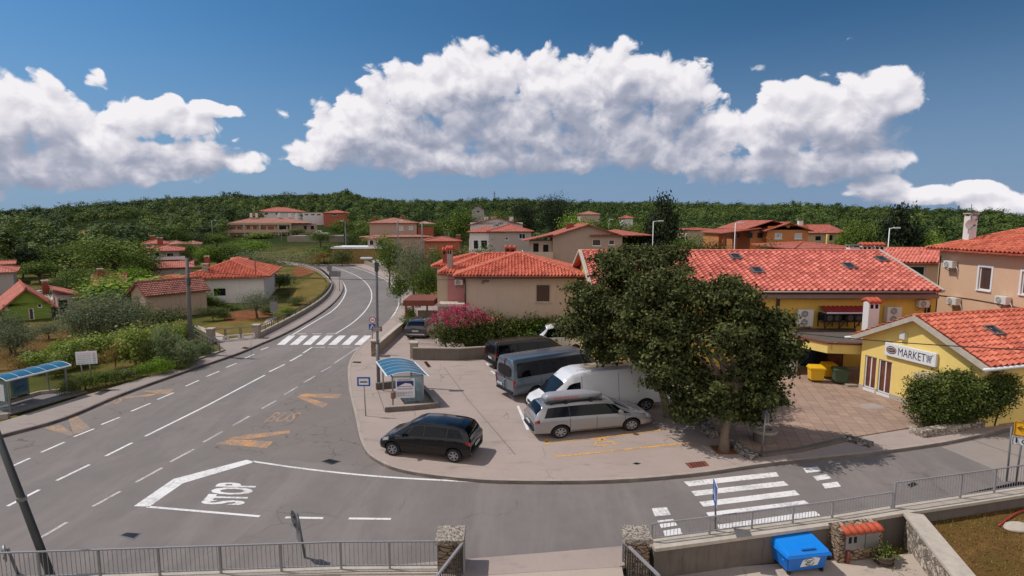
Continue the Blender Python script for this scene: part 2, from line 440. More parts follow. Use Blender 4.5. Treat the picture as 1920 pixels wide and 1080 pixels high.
# ------------------------------------------------------------------ mesh building
class MB:
 """collects simple shapes and links them as ONE mesh object"""
 def __init__(s):
  s.v = []; s.f = []; s.mi = []; s.mat = 0
 def face(s, pts):
  n = len(s.v)
  s.v += [tuple(p) for p in pts]
  s.f.append(tuple(range(n, n + len(pts)))); s.mi.append(s.mat)
  return s
 def raw(s, v, f):
  n = len(s.v)
  s.v += [tuple(p) for p in v]
  for q in f:
   s.f.append(tuple(i + n for i in q)); s.mi.append(s.mat)
  return s
 def hexa(s, b, t):
  """b, t: four points each, counter-clockwise seen from above"""
  return s.raw(list(b) + list(t), [(3, 2, 1, 0), (4, 5, 6, 7), (0, 1, 5, 4), (1, 2, 6, 5), (2, 3, 7, 6), (3, 0, 4, 7)])
 def box(s, x0, x1, y0, y1, z0, z1):
  return s.hexa([(x0, y0, z0), (x1, y0, z0), (x1, y1, z0), (x0, y1, z0)], [(x0, y0, z1), (x1, y0, z1), (x1, y1, z1), (x0, y1, z1)])
 def bar(s, a, b, w, h=None, up=(0, 0, 1)):
  a = Vector(a); b = Vector(b); h = h or w
  d = (b - a).normalized()
  up = Vector(up)
  if abs(d.dot(up)) > .98:
   up = Vector((1, 0, 0))
  x = d.cross(up).normalized() * (w / 2); y = x.cross(d).normalized() * (h / 2)
  c = [-x - y, x - y, x + y, -x + y]
  v = [a + q for q in c] + [b + q for q in c]
  return s.raw(v, [(0, 1, 2, 3), (7, 6, 5, 4), (0, 4, 5, 1), (1, 5, 6, 2), (2, 6, 7, 3), (3, 7, 4, 0)])
 def tube(s, pts, rad, n=8, cap=True):
  pts = [Vector(p) for p in pts]
  rad = rad if isinstance(rad, (list, tuple)) else [rad] * len(pts)
  rings = []
  up = Vector((0, 0, 1)); prev = None
  for i, p in enumerate(pts):
   d = (pts[min(i + 1, len(pts) - 1)] - pts[max(i - 1, 0)]).normalized()
   if prev is None:
    x = d.cross(up)
    if x.length < .05:
     x = d.cross(Vector((1, 0, 0)))
   else:
    x = prev - d * prev.dot(d)
   x.normalize(); prev = x
   y = d.cross(x)
   rings.append([p + (x * math.cos(2 * PI * k / n) + y * math.sin(2 * PI * k / n)) * rad[i] for k in range(n)])
  v = [q for r in rings for q in r]
  f = []
  for i in range(len(pts) - 1):
   for k in range(n):
    a = i * n + k; b = i * n + (k + 1) % n
    f.append((a, b, b + n, a + n))
  if cap:
   f.append(tuple(range(n - 1, -1, -1))); f.append(tuple(range((len(pts) - 1) * n, len(pts) * n)))
  return s.raw(v, f)
 def prism(s, poly, z0, z1):
  """poly: 2D outline, counter-clockwise"""
  ar = sum(poly[i][0] * poly[(i + 1) % len(poly)][1] - poly[(i + 1) % len(poly)][0] * poly[i][1] for i in range(len(poly)))
  if ar < 0:
   poly = poly[::-1]
  n = len(poly)
  zf0 = z0 if callable(z0) else (lambda x, y: z0)
  zf1 = z1 if callable(z1) else (lambda x, y: z1)
  v = [(p[0], p[1], zf0(p[0], p[1])) for p in poly] + [(p[0], p[1], zf1(p[0], p[1])) for p in poly]
  f = [tuple(range(n - 1, -1, -1)), tuple(range(n, 2 * n))] + [(i, (i + 1) % n, (i + 1) % n + n, i + n) for i in range(n)]
  return s.raw(v, f)
 def lathe(s, prof, n=20, axis='z', c=(0, 0, 0)):
  v = []; c = Vector(c)
  for r, h in prof:
   for k in range(n):
    a = 2 * PI * k / n
    q = (r * math.cos(a), r * math.sin(a), h) if axis == 'z' else ((r * math.cos(a), h, r * math.sin(a)) if axis == 'y' else (h, r * math.cos(a), r * math.sin(a)))
    v.append(c + Vector(q))
  f = [(i * n + k, i * n + (k + 1) % n, (i + 1) * n + (k + 1) % n, (i + 1) * n + k) for i in range(len(prof) - 1) for k in range(n)]
  f += [tuple(range(n - 1, -1, -1)), tuple(range((len(prof) - 1) * n, len(prof) * n))]
  return s.raw(v, f)
 def mesh(s, name, mats):
  me = bpy.data.meshes.new(name)
  me.from_pydata([tuple(p) for p in s.v], [], s.f)
  mats = mats if isinstance(mats, (list, tuple)) else [mats]
  for m in mats:
   me.materials.append(MATS[m] if isinstance(m, str) else m)
  if len(mats) > 1:
   me.polygons.foreach_set('material_index', s.mi)
  me.validate()
  return me
 def build(s, name, mats, parent=None, smooth=False, bevel=0.0, fix=True):
  me = s.mesh(name, mats)
  if fix or bevel:
   bm = bmesh.new(); bm.from_mesh(me)
   if bevel:
    bmesh.ops.remove_doubles(bm, verts=bm.verts, dist=1e-5)
    ed = [e for e in bm.edges if len(e.link_faces) == 2 and e.calc_face_angle(0) > .6]
    bmesh.ops.bevel(bm, geom=ed, offset=bevel, segments=2, affect='EDGES', clamp_overlap=True)
   bmesh.ops.recalc_face_normals(bm, faces=bm.faces)
   bm.to_mesh(me); bm.free()
  if smooth:
   me.shade_smooth()
  return link(name, me, parent)
def link(name, me, parent=None):
 o = bpy.data.objects.new(name, me)
 COL.objects.link(o)
 if parent is not None:
  o.parent = parent
 return o
def tag(o, label=None, cat=None, group=None, kind=None):
 if label: o['label'] = label
 if cat: o['category'] = cat
 if group: o['group'] = group
 if kind: o['kind'] = kind
 return o
def thing(name, label, cat, loc=(0, 0, 0), rz=0.0, group=None):
 o = bpy.data.objects.new(name, None)
 COL.objects.link(o)
 o.location = loc; o.rotation_euler = (0, 0, rz)
 o.empty_display_size = .3
 return tag(o, label, cat, group)
def dup(root, loc, rz=None, label=None, group=None, scale=None):
 r = root.copy(); COL.objects.link(r)
 r.location = loc
 if rz is not None: r.rotation_euler = (0, 0, rz)
 if scale is not None: r.scale = scale if isinstance(scale, (tuple, list)) else (scale,) * 3
 if label: r['label'] = label
 if group: r['group'] = group
 for ch in list(root.children):
  c = ch.copy(); COL.objects.link(c); c.parent = r
  for g in list(ch.children):
   d = g.copy(); COL.objects.link(d); d.parent = c
 return r
def big_mesh(name, verts, nper, mat, tint=None):
 """a mesh of loose n-sided faces from a numpy array"""
 verts = np.asarray(verts, np.float32).reshape(-1, 3)
 nv = len(verts); nf = nv // nper
 me = bpy.data.meshes.new(name)
 me.vertices.add(nv); me.vertices.foreach_set('co', verts.ravel())
 me.loops.add(nv); me.loops.foreach_set('vertex_index', np.arange(nv, dtype=np.int32))
 me.polygons.add(nf)
 me.polygons.foreach_set('loop_start', np.arange(0, nv, nper, dtype=np.int32))
 me.polygons.foreach_set('loop_total', np.full(nf, nper, np.int32))
 if tint is not None:
  a = me.attributes.new('tint', 'FLOAT', 'POINT')
  a.data.foreach_set('value', np.repeat(np.asarray(tint, np.float32), nper))
 me.materials.append(MATS[mat])
 me.update(calc_edges=True)
 return me
def text_mesh(s, size=1.0, bold=0.0, shear=0.0):
 cu = bpy.data.curves.new('txt', 'FONT')
 cu.body = s; cu.size = size; cu.offset = bold; cu.shear = shear
 cu.resolution_u = 3
 o = bpy.data.objects.new('txt', cu); COL.objects.link(o)
 bpy.context.view_layer.update()
 me = bpy.data.meshes.new_from_object(o.evaluated_get(bpy.context.evaluated_depsgraph_get()))
 bpy.data.objects.remove(o); bpy.data.curves.remove(cu)
 return me
def text_into(mb, s, org, ux, uy, width, height, bold=0.0):
 """lettering laid on a plane: org lower left corner, ux along, uy up, stretched to width x height"""
 me = text_mesh(s, 1.0, bold)
 co = np.array([v.co[:] for v in me.vertices])
 lo, hi = co.min(0), co.max(0)
 ux = Vector(ux); uy = Vector(uy); org = Vector(org)
 v = [org + ux * ((c[0] - lo[0]) / (hi[0] - lo[0]) * width) + uy * ((c[1] - lo[1]) / (hi[1] - lo[1]) * height) for c in co]
 mb.raw(v, [tuple(p.vertices) for p in me.polygons])
 bpy.data.meshes.remove(me)
# ------------------------------------------------------------------ ground, road, pavements
def axis(lo, hi, near_lo, near_hi, step, far_n):
 a = list(np.arange(near_lo, near_hi + 1e-6, step))
 up = near_hi + (hi - near_hi) * (np.linspace(0, 1, far_n)[1:] ** 2.2)
 dn = near_lo + (lo - near_lo) * (np.linspace(0, 1, far_n)[1:] ** 2.2)
 return np.array(sorted(list(dn) + a + list(up)))
gx = axis(-3500, 3500, -60, 60, .8, 90)
gy = axis(-60, 4500, 8, 30, .4, 130)
GX, GY = np.meshgrid(gx, gy)
GZ = terrain(GX, GY)
nx, ny = len(gx), len(gy)
gv = np.stack([GX, GY, GZ], -1).reshape(-1, 3)
me = bpy.data.meshes.new('ground')
idx = np.arange(nx * ny).reshape(ny, nx)
quads = np.stack([idx[:-1, :-1], idx[:-1, 1:], idx[1:, 1:], idx[1:, :-1]], -1).reshape(-1, 4)
me.from_pydata(gv.tolist(), [], quads.tolist())
me.materials.append(MATS['grassland']); me.shade_smooth()
tag(link('ground', me), kind='structure')
def P2(px, z=0.0):
 return [G(a, b, z)[:2] for a, b in px]
def strip(mb, pts, w, z, closed=False):
 """a flat painted ribbon along world points"""
 p = [Vector((q[0], q[1], 0)) for q in pts]
 L, Rr = [], []
 for i, q in enumerate(p):
  d = (p[min(i + 1, len(p) - 1)] - p[max(i - 1, 0)]).normalized()
  n = Vector((-d.y, d.x, 0)) * (w / 2)
  L.append((q.x + n.x, q.y + n.y, z)); Rr.append((q.x - n.x, q.y - n.y, z))
 v = L + Rr; n = len(p)
 return mb.raw(v, [(i + n, i + 1 + n, i + 1, i) for i in range(n - 1)])
def smooth_px(pts, n=8):
 """Catmull-Rom through survey pixels"""
 out = []
 P = [np.array(p, float) for p in pts]
 P = [2 * P[0] - P[1]] + P + [2 * P[-1] - P[-2]]
 for i in range(1, len(P) - 2):
  for k in range(n):
   t = k / n
   a, b, c, d = P[i - 1], P[i], P[i + 1], P[i + 2]
   out.append(tuple(.5 * (2 * b + (c - a) * t + (2 * a - 5 * b + 4 * c - d) * t * t + (3 * b - a - 3 * c + d) * t ** 3)))
 out.append(tuple(P[-2]))
 return out
LEFT_KERB = smooth_px([(-260, 893), (0, 822), (118, 789), (228, 743), (346, 700), (440, 668), (490, 647), (523, 633), (560, 614), (598, 591), (625, 570), (641, 550), (644, 536), (636, 521), (612, 506), (570, 495), (520, 489)], 5)
RIGHT_EDGE = smooth_px([(540, 481.5), (590, 485), (640, 492), (690, 507), (728, 527), (749, 547), (753, 562), (745, 585), (720, 611), (697, 632), (668, 660), (653, 690), (655, 735), (665, 780), (678, 836), (702, 865), (760, 888), (880, 904), (1000, 908), (1150, 906), (1300, 894), (1450, 873), (1640, 853), (1760, 836), (1842, 819), (1902, 804), (2150, 745)], 5)
lk = P2(LEFT_KERB); re_ = P2(RIGHT_EDGE)
south = [(x, y + .12) for x, y in reversed(WALL_PTS)]
road_poly = lk + re_ + south
mb = MB()
mb.face([(x, y, 0.0) for x, y in road_poly])
road = tag(mb.build('road', 'asphalt'), kind='structure')
# parking apron with the pavement of the bend
back = [(34, 27), (34, 42), (12, 48), (0, 56)] + P2([(800, 560), (778, 556), (770, 541), (745, 521), (700, 500), (650, 487.5), (590, 481), (545, 478.5)])
apron_poly = re_ + back
mb = MB(); mb.prism(apron_poly, -.05, .12)
apron = tag(mb.build('pavement', 'concrete'), kind='structure')
# left pavement
lback = P2([(-260, 868), (-60, 812), (0, 796), (46, 782), (150, 748), (205, 732), (270, 712), (330, 693), (372, 679), (424, 660), (404, 642), (478, 630), (492, 629), (533, 606), (575, 582), (604, 562), (619, 545), (622, 533), (612, 519), (596, 508), (560, 499), (520, 493)])
mb = MB(); mb.prism(lk + lback[::-1], -.05, .12)
lpave = tag(mb.build('pavement', 'side_pavement'), kind='structure')
def kerb(name, pts, w, mat, z0=-.02, z1=.135, seg=1.0):
 """kerb stones laid end to end"""
 mb = MB()
 p = [Vector((a, b, 0)) for a, b in pts]
 for a, b in zip(p[:-1], p[1:]):
  d = b - a
  if d.length < 1e-3:
   continue
  k = max(1, int(round(d.length / seg)))
  n = Vector((-d.y, d.x, 0)).normalized() * w
  for i in range(k):
   q0 = a + d * (i / k) + d.normalized() * .008; q1 = a + d * ((i + 1) / k)
   h = z1 + random.uniform(-.004, .004)
   c = [q0, q1, q1 + n, q0 + n]
   mb.hexa([(q.x, q.y, z0) for q in c], [(q.x, q.y, h) for q in c])
 return tag(mb.build(name, mat), kind='structure')
kerb('kerb', re_[45:], .14, 'kerb_stone')
kerb('kerb', lk, .14, 'kerb_grey')
# plaza
plaza_px = [(1398, 850), (1500, 838), (1592, 820), (1702, 802), (1760, 795)]
plaza_poly = P2(plaza_px, .17) + [(24.5, 24.5), (24.0, 34.6), (11.0, 34.6)] + P2([(1285, 762)], .17)
mb = MB(); mb.prism(plaza_poly, .0, .17)
tag(mb.build('plaza', 'paving'), kind='structure')
mb = MB(); mb.prism(P2([(1612, 757), (1640, 755), (1664, 762), (1640, 770), (1615, 765)], .175), .1, .175)
tag(mb.build('plaza_patch', 'concrete'), kind='structure')
# pavement at the gate, ramp and yard
mb = MB()
mb.prism(P2([(640, 1068), (872, 1048), (1010, 1037), (1165, 1024), (1230, 1016), (1185, 1054), (1160, 1063), (1010, 1072), (872, 1080), (640, 1088)], .05), -.05, .05)
tag(mb.build('pavement', 'concrete'), kind='structure')
mb = MB()
a, b = G(868, 1081, .046), G(1166, 1063, .046)
c, d = Vector((b.x - .3, 8.5, -.92)), Vector((a.x + .2, 8.0, -.92))
mb.face([a, d, c, b])
tag(mb.build('driveway', 'pale_path'), kind='structure')
mb = MB(); mb.prism([(2.9, 7.0), (13, 7.0), (13, 16.2), (6, 15.4), (2.9, 14.8)], -1.2, -.86)
tag(mb.build('yard', 'pale_path'), kind='structure')
SWA = G(1712, 962, .14); SWB = SWA + (G(1812, 1084, .14) - SWA) * 1.8
mb = MB(); mb.prism([tuple(SWB[:2]), (40, 5), (40, 26.5), (18.6, 19.0), tuple(SWA[:2])], -1.2, -.36)
tag(mb.build('lawn', 'dry_lawn'), kind='structure')
def patch(name, px, mat, z=.0, h=.02):
 mb = MB(); mb.prism(P2(px, z + h), z - .1, z + h)
 return tag(mb.build(name, mat), kind='structure')
patch('garden_lawn', [(372, 612), (430, 600), (500, 596), (540, 590), (524, 606), (482, 628), (404, 636), (386, 626)], 'mown_grass')
patch('garden_bed', [(424, 586), (470, 580), (500, 584), (506, 594), (440, 604), (420, 600)], 'red_soil', .004)
patch('garden_path', [(360, 610), (372, 610), (428, 632), (412, 638)], 'pale_path', .01)
patch('garden_path', [(500, 598), (520, 594), (508, 606), (490, 612)], 'pale_path', .01)
patch('verge', [(545, 545), (590, 512), (606, 520), (612, 536), (604, 552), (572, 575), (540, 585)], 'mown_grass')
patch('verge', [(560, 494), (590, 500), (600, 508), (560, 520), (545, 512)], 'red_soil', .004)
patch('verge', [(-120, 832), (0, 798), (44, 786), (30, 778), (-120, 815)], 'mown_grass')
patch('verge', [(150, 748), (205, 732), (236, 720), (214, 714), (130, 738)], 'mown_grass')
patch('garden_lawn', [(60, 690), (130, 668), (150, 640), (120, 618), (40, 630), (-40, 660), (-60, 700)], 'dry_lawn')
patch('yard', [(60, 545), (110, 540), (108, 560), (80, 585), (60, 565)], 'far_road', .004)
patch('street', [(420, 473), (560, 468), (640, 470), (700, 461), (640, 457), (560, 461), (420, 466)], 'far_road', .01, .05)
patch('verge', [(590, 481), (650, 487), (690, 497), (660, 484), (620, 474), (560, 474)], 'tan_field', .004)
# field beyond the trees, laid on the slope
a = [GT(*p) for p in ((124, 456), (200, 457), (290, 456), (292, 438), (215, 434), (160, 433), (128, 439))]
mb = MB(); mb.face([(q.x, q.y, float(terrain(q.x, q.y)) + .5) for q in a]); tag(mb.build('field', 'tan_field'), kind='structure')
# lighter resurfaced end of the side street, trench patches
def road_patch(name, px, mat, z=.003):
 mb = MB(); mb.face([G(a, b, z) for a, b in px][::-1])
 return tag(mb.build(name, mat), kind='structure')
m, t, b = newmat('old_asphalt'); MATS['old_asphalt'] = m
p = wpos(t)
c = t.mix(t.noise(p, .8, 6, .7, .5), lin(130, 119, 112), lin(156, 144, 136))
c = t.mix(t.math('MULTIPLY', t.step(t.noise(p, 4, 6, .8), .56, .7), .4), c, lin(104, 94, 88))
c = t.mix(t.math('MULTIPLY', t.step(t.noise(p, 60, 2, .7), .45, .75), .3), c, lin(182, 170, 160))
t.put(b.inputs['Base Color'], c); b.inputs['Roughness'].default_value = .9
m, t, b = newmat('patched_asphalt'); MATS['patched_asphalt'] = m
p = wpos(t)
c = t.mix(t.noise(p, .6, 6, .72, .6), lin(102, 94, 89), lin(127, 117, 111))
vor = t.node('ShaderNodeTexVoronoi', feature='DISTANCE_TO_EDGE'); nd = t.node('ShaderNodeTexNoise'); nd.inputs['Scale'].default_value = 2.2; nd.inputs['Detail'].default_value = 6
t.put(nd.inputs['Vector'], p); t.put(vor.inputs['Vector'], t.vmath('ADD', p, t.vmath('MULTIPLY', nd.outputs['Color'], (.6, .6, 0)))); vor.inputs['Scale'].default_value = 1.1
c = t.mix(t.math('MULTIPLY', t.math('MULTIPLY', t.step(vor.outputs['Distance'], .03, .004), t.step(t.noise(p, .5, 3, .6), .44, .56)), .7), c, lin(62, 55, 52))
c = t.mix(t.math('MULTIPLY', t.step(t.noise(p, 55, 3, .75), .42, .72), .3), c, lin(165, 153, 145))
t.put(b.inputs['Base Color'], c); b.inputs['Roughness'].default_value = .9
road_patch('road_patch', [(1765, 838), (1842, 823), (1902, 808), (2150, 752), (2200, 850), (1960, 905), (1880, 903), (1857, 877)], 'old_asphalt')
road_patch('road_patch', smooth_px([(652, 700), (652, 735), (662, 780), (674, 832), (690, 858), (720, 874), (600, 868), (470, 852), (398, 838), (420, 812), (500, 768), (590, 718)], 2), 'patched_asphalt')
road_patch('road_patch', [(20, 826), (118, 795), (228, 750), (330, 712), (372, 718), (250, 768), (130, 818), (30, 858)], 'patched_asphalt')
# ------------------------------------------------------------------ road markings (parts of the road)
RZ_ = .006
def mark(name, mat, parent=None):
 def done(mb):
  return mb.build(name, mat, parent or road, fix=False)
 return done
def dashes(name, segs, w, mat, z=RZ_, parent=None):
 mb = MB()
 for s in segs:
  strip(mb, P2(s, z), w, z)
 return mb.build(name, mat, parent or road, fix=False)
def quadmarks(name, quads, mat, z=RZ_, parent=None):
 mb = MB()
 for q in quads:
  mb.face([G(a, b, z) for a, b in q][::-1])
 o = mb.build(name, mat, parent or road, fix=True)
 return o
dashes('centre_line', [[(272, 818), (385, 762), (497, 703)], [(505, 697), (534, 683)], [(544, 677), (566, 665)], [(568, 662), (585, 651), (609, 651)],
                       [(198, 855), (248, 830)], [(106, 901), (168, 871)], [(14, 949), (74, 918)]], .13, 'white_paint')
dashes('lane_line', [[(424, 689), (444, 681)], [(387, 706), (411, 696)], [(348, 724), (373, 713)], [(295, 749), (326, 736)], [(246, 771), (282, 756)], [(190, 796), (225, 782)],
                     [(138, 819), (176, 804)], [(77, 848), (121, 829)], [(16, 877), (56, 859)], [(458, 672), (477, 664)], [(489, 656), (503, 651)], [(-50, 910), (-8, 889)]], .12, 'white_paint')
dashes('lane_line', [[(173, 950), (226, 921)], [(68, 1013), (126, 979)], [(255, 904), (304, 877)], [(319, 866), (364, 842)], [(381, 829), (417, 809)], [(436, 798), (468, 780)],
                     [(491, 766), (518, 751)], [(533, 740), (558, 725)], [(570, 717), (591, 705)], [(602, 697), (621, 687)], [(627, 681), (672, 651), (643, 651)], [(614, 651), (634, 651)]], .12, 'worn_white_paint')
dashes('edge_line', [smooth_px([(548, 628), (590, 603), (620, 585), (637, 569), (647, 552), (648, 540), (640, 525), (630, 518)], 6)], .14, 'white_paint')
dashes('edge_line', [smooth_px([(716, 615), (733, 597), (745, 578), (749, 562), (746, 547), (731, 530), (690, 509.5), (645, 497), (600, 489), (560, 485)], 6)], .14, 'white_paint')
dashes('centre_line', [[(556, 626), (574, 626)], [(585, 626), (603, 626)], [(612, 626), (629, 626)] + smooth_px([(629, 626), (660, 606), (682, 586), (694, 568), (697, 555), (694, 541), (682, 526), (662, 514), (632, 503), (596, 494)], 6)], .13, 'white_paint')
st = []
for k in range(7):
 xb, xt = 519 + 24.2 * k, 541 + 23.7 * k
 st.append([(xb, 646.5), (xb + 15, 646.5), (xt + 13, 629), (xt, 629)])
quadmarks('crosswalk', st, 'white_paint')
quadmarks('crosswalk', [[(1282, 903), (1455, 885), (1461, 893), (1292, 912)], [(1296, 921), (1469, 902), (1479, 910), (1304, 930)], [(1311, 941), (1490, 919), (1500, 928), (1319, 950)],
      [(1324, 961), (1508, 938), (1520, 946), (1331, 971)], [(1345, 984), (1528, 958), (1541, 968), (1349, 994)]], 'white_paint')
quadmarks('crosswalk_edge', [[(1506, 878), (1533, 875), (1541, 883), (1512, 887)], [(1524, 893), (1551, 889), (1559, 897), (1532, 901)], [(1541, 907), (1570, 903), (1577, 912), (1547, 916)],
                             [(1222, 953), (1250, 951), (1258, 965), (1228, 968)], [(1232, 976), (1262, 973), (1270, 985), (1240, 990)], [(1243, 995), (1275, 990), (1280, 1002), (1248, 1008)]], 'white_paint')
quadmarks('stop_line', [[(251, 949), (325, 898), (343, 906), (280, 950)], [(325, 898), (462, 862), (478, 866), (343, 906)]], 'white_paint')
dashes('stop_line', [[(276, 950), (487, 968)], smooth_px([(474, 865), (580, 880), (720, 894), (903, 904)], 4), [(535, 970), (606, 971.5)], [(654, 972), (733, 973)]], .11, 'white_paint')
def ground_text(name, s, bl, br, tl, mat, z=RZ_, bold=.02):
 o = G(*bl, z); ux = G(*br, z) - o; uy = G(*tl, z) - o
 mb = MB(); text_into(mb, s, o, ux, uy, 1, 1, bold)
 return mb.build(name, mat, road, fix=True)
ground_text('stop_lettering', 'STOP', (456, 947), (485, 906), (374, 945), 'white_paint', bold=.035)
ground_text('bus_lettering', 'BUS', (494, 791), (546, 791), (517, 773), 'faded_yellow_paint', bold=.012)
ground_text('bus_lettering', 'BUS', (172, 766), (224, 756), (190, 747), 'faded_yellow_paint', bold=.01)
quadmarks('bus_bay_marking', [[(403, 832), (435, 823), (512, 828), (500, 840)], [(424, 822), (468, 814), (544, 807), (543, 812), (468, 823)],
                              [(555, 745), (568, 738), (642, 738.5), (632, 747), (576, 745)], [(560, 746), (575, 745), (616, 757), (604, 765)]], 'worn_yellow_paint')
quadmarks('bus_bay_marking', [[(82, 802), (112, 796), (140, 814), (132, 817)], [(128, 784), (144, 779), (170, 803), (156, 810), (138, 814)],
                              [(224, 745), (300, 737), (280, 743), (236, 747)], [(262, 733), (326, 729), (318, 739), (300, 738)]], 'faded_yellow_paint')
AZ = .126
dashes('parking_line', [[(912, 681), (918, 687)], [(921, 695), (928, 701)], [(942, 723), (949, 730)], [(955, 740), (963, 749)], [(971, 761), (990, 806)], [(918, 687), (935, 687)], [(928, 701), (944, 701)]], .13, 'white_paint', AZ, apron)
dashes('disabled_bay_line', [[(1022, 829), (1100, 823), (1246, 806), (1222, 800)], [(1040, 850), (1045, 856), (1180, 842), (1312, 827.5)], [(1024, 823), (1026, 833)]], .11, 'yellow_paint', AZ, apron)
# wheelchair user symbol
o = G(1112, 838, AZ); ux = G(1164, 834, AZ) - o; uy = G(1117, 823, AZ) - o
sym = lambda u, v: (o + ux * u + uy * v)[:2]
mb = MB()
strip(mb, [sym(.30 + .26 * math.cos(R(a)), .45 + .42 * math.sin(R(a))) for a in range(60, 335, 18)], .09, AZ)
strip(mb, [sym(.22, .98), sym(.34, .55), sym(.66, .5), sym(.78, .1), sym(.95, .18)], .09, AZ)
strip(mb, [sym(.10, 1.02), sym(.20, 1.02)], .16, AZ)
mb.build('wheelchair_symbol', 'yellow_paint', apron, fix=False)
flat('concrete_joint_tone', lin(126, 112, 106), .9)
dashes('concrete_joint', [[(832, 688), (880, 752), (966, 852)], [(706, 725), (722, 772)]], .05, 'concrete_joint_tone', .1255, apron)
def cover(label, px, mat, z, frame=None):
 t = thing('drain_cover', label, 'drain cover', G(*px[0], z))
 mb = MB()
 q = [G(a, b, z + .008) - t.location for a, b in px]
 mb.hexa([(p.x, p.y, -.02) for p in q[::-1]], [(p.x, p.y, .008) for p in q[::-1]])
 mb.build('plate', mat, t)
 mb = MB()
 c = sum(q, Vector()) / 4
 n = 5
 for i in range(1, n + 1):
  f = i / (n + 1)
  a = q[0].lerp(q[1], f); b = q[3].lerp(q[2], f)
  a = a.lerp(c, .15); b = b.lerp(c, .15)
  mb.bar(a + Vector((0, 0, .006)), b + Vector((0, 0, .006)), .03, .012)
 mb.build('grating', 'trim_black', t)
 return t
cover('square asphalt coloured cover in the road near the foreground railing', [(223, 1004), (238, 998), (266, 999), (250, 1012)], 'pole_grey', 0)
cover('square iron cover in the road beside the white stop lettering', [(602, 865), (618, 860), (640, 865), (622, 871)], 'pole_dark', 0)
cover('rusty sunken drain grate in the pavement below the chestnut tree', [(1284, 868), (1322, 864), (1330, 873), (1294, 878)], 'rust_sheet', .12)
cover('long dark drain grate in the pavement beside the left bus shelter', [(176, 739), (200, 729), (211, 731), (188, 741)], 'pole_dark', .12)
cover('iron cover in the pavement in front of the white garden gate', [(452, 653), (458, 650), (470, 652), (464, 655)], 'rust_sheet', .12)
cover('small rusty cover in the pavement left of the blue roofed shelter', [(660, 680), (663, 677.5), (678, 678), (676, 681)], 'rust_sheet', .12)
cover('narrow rusty drain slot beside the garden wall behind the shelter', [(794, 678), (800, 677), (809, 688), (802, 689)], 'rust_sheet', .12)
cover('small round-edged cover on the bare pavement below the yellow bay', [(1186, 869), (1194, 867), (1202, 869), (1194, 871)], 'pole_dark', .12)
cover('drain grate at the road edge behind the foreground railing right side', [(1700, 909), (1714, 903), (1722, 908), (1708, 914)], 'pole_dark', 0)
HOUSE_CLEAR = []
# ------------------------------------------------------------------ buildings
def wall_part(mb, p0, p1, z0, z1, openings=(), reveal=.14, gable=None):
 """one wall face with real openings; p0->p1 runs left to right seen from outside; openings (u0,u1,za,zb)"""
 p0 = Vector((p0[0], p0[1])); p1 = Vector((p1[0], p1[1]))
 d = p1 - p0; L = d.length; d.normalize()
 inn = Vector((-d.y, d.x))
 P = lambda u, z, k=0.0: (p0.x + d.x * u + inn.x * k, p0.y + d.y * u + inn.y * k, z)
 us = sorted({0.0, L, *[o[0] for o in openings], *[o[1] for o in openings]})
 zs = sorted({z0, z1, *[o[2] for o in openings], *[o[3] for o in openings]})
 for a, b in zip(us[:-1], us[1:]):
  for c, e in zip(zs[:-1], zs[1:]):
   if b - a < 1e-5 or e - c < 1e-5:
    continue
   m, n = (a + b) / 2, (c + e) / 2
   if any(o[0] < m < o[1] and o[2] < n < o[3] for o in openings):
    continue
   mb.face([P(a, c), P(b, c), P(b, e), P(a, e)])
 for a, b, c, e in [o[:4] for o in openings]:
  mb.face([P(a, c), P(a, c, reveal), P(b, c, reveal), P(b, c)][::-1])
  mb.face([P(a, e), P(a, e, reveal), P(b, e, reveal), P(b, e)])
  mb.face([P(a, c), P(a, e), P(a, e, reveal), P(a, c, reveal)])
  mb.face([P(b, c), P(b, c, reveal), P(b, e, reveal), P(b, e)])
 if gable:
  gu, gz = gable
  mb.face([P(0, z1), P(L, z1), P(gu, gz)])
 return P
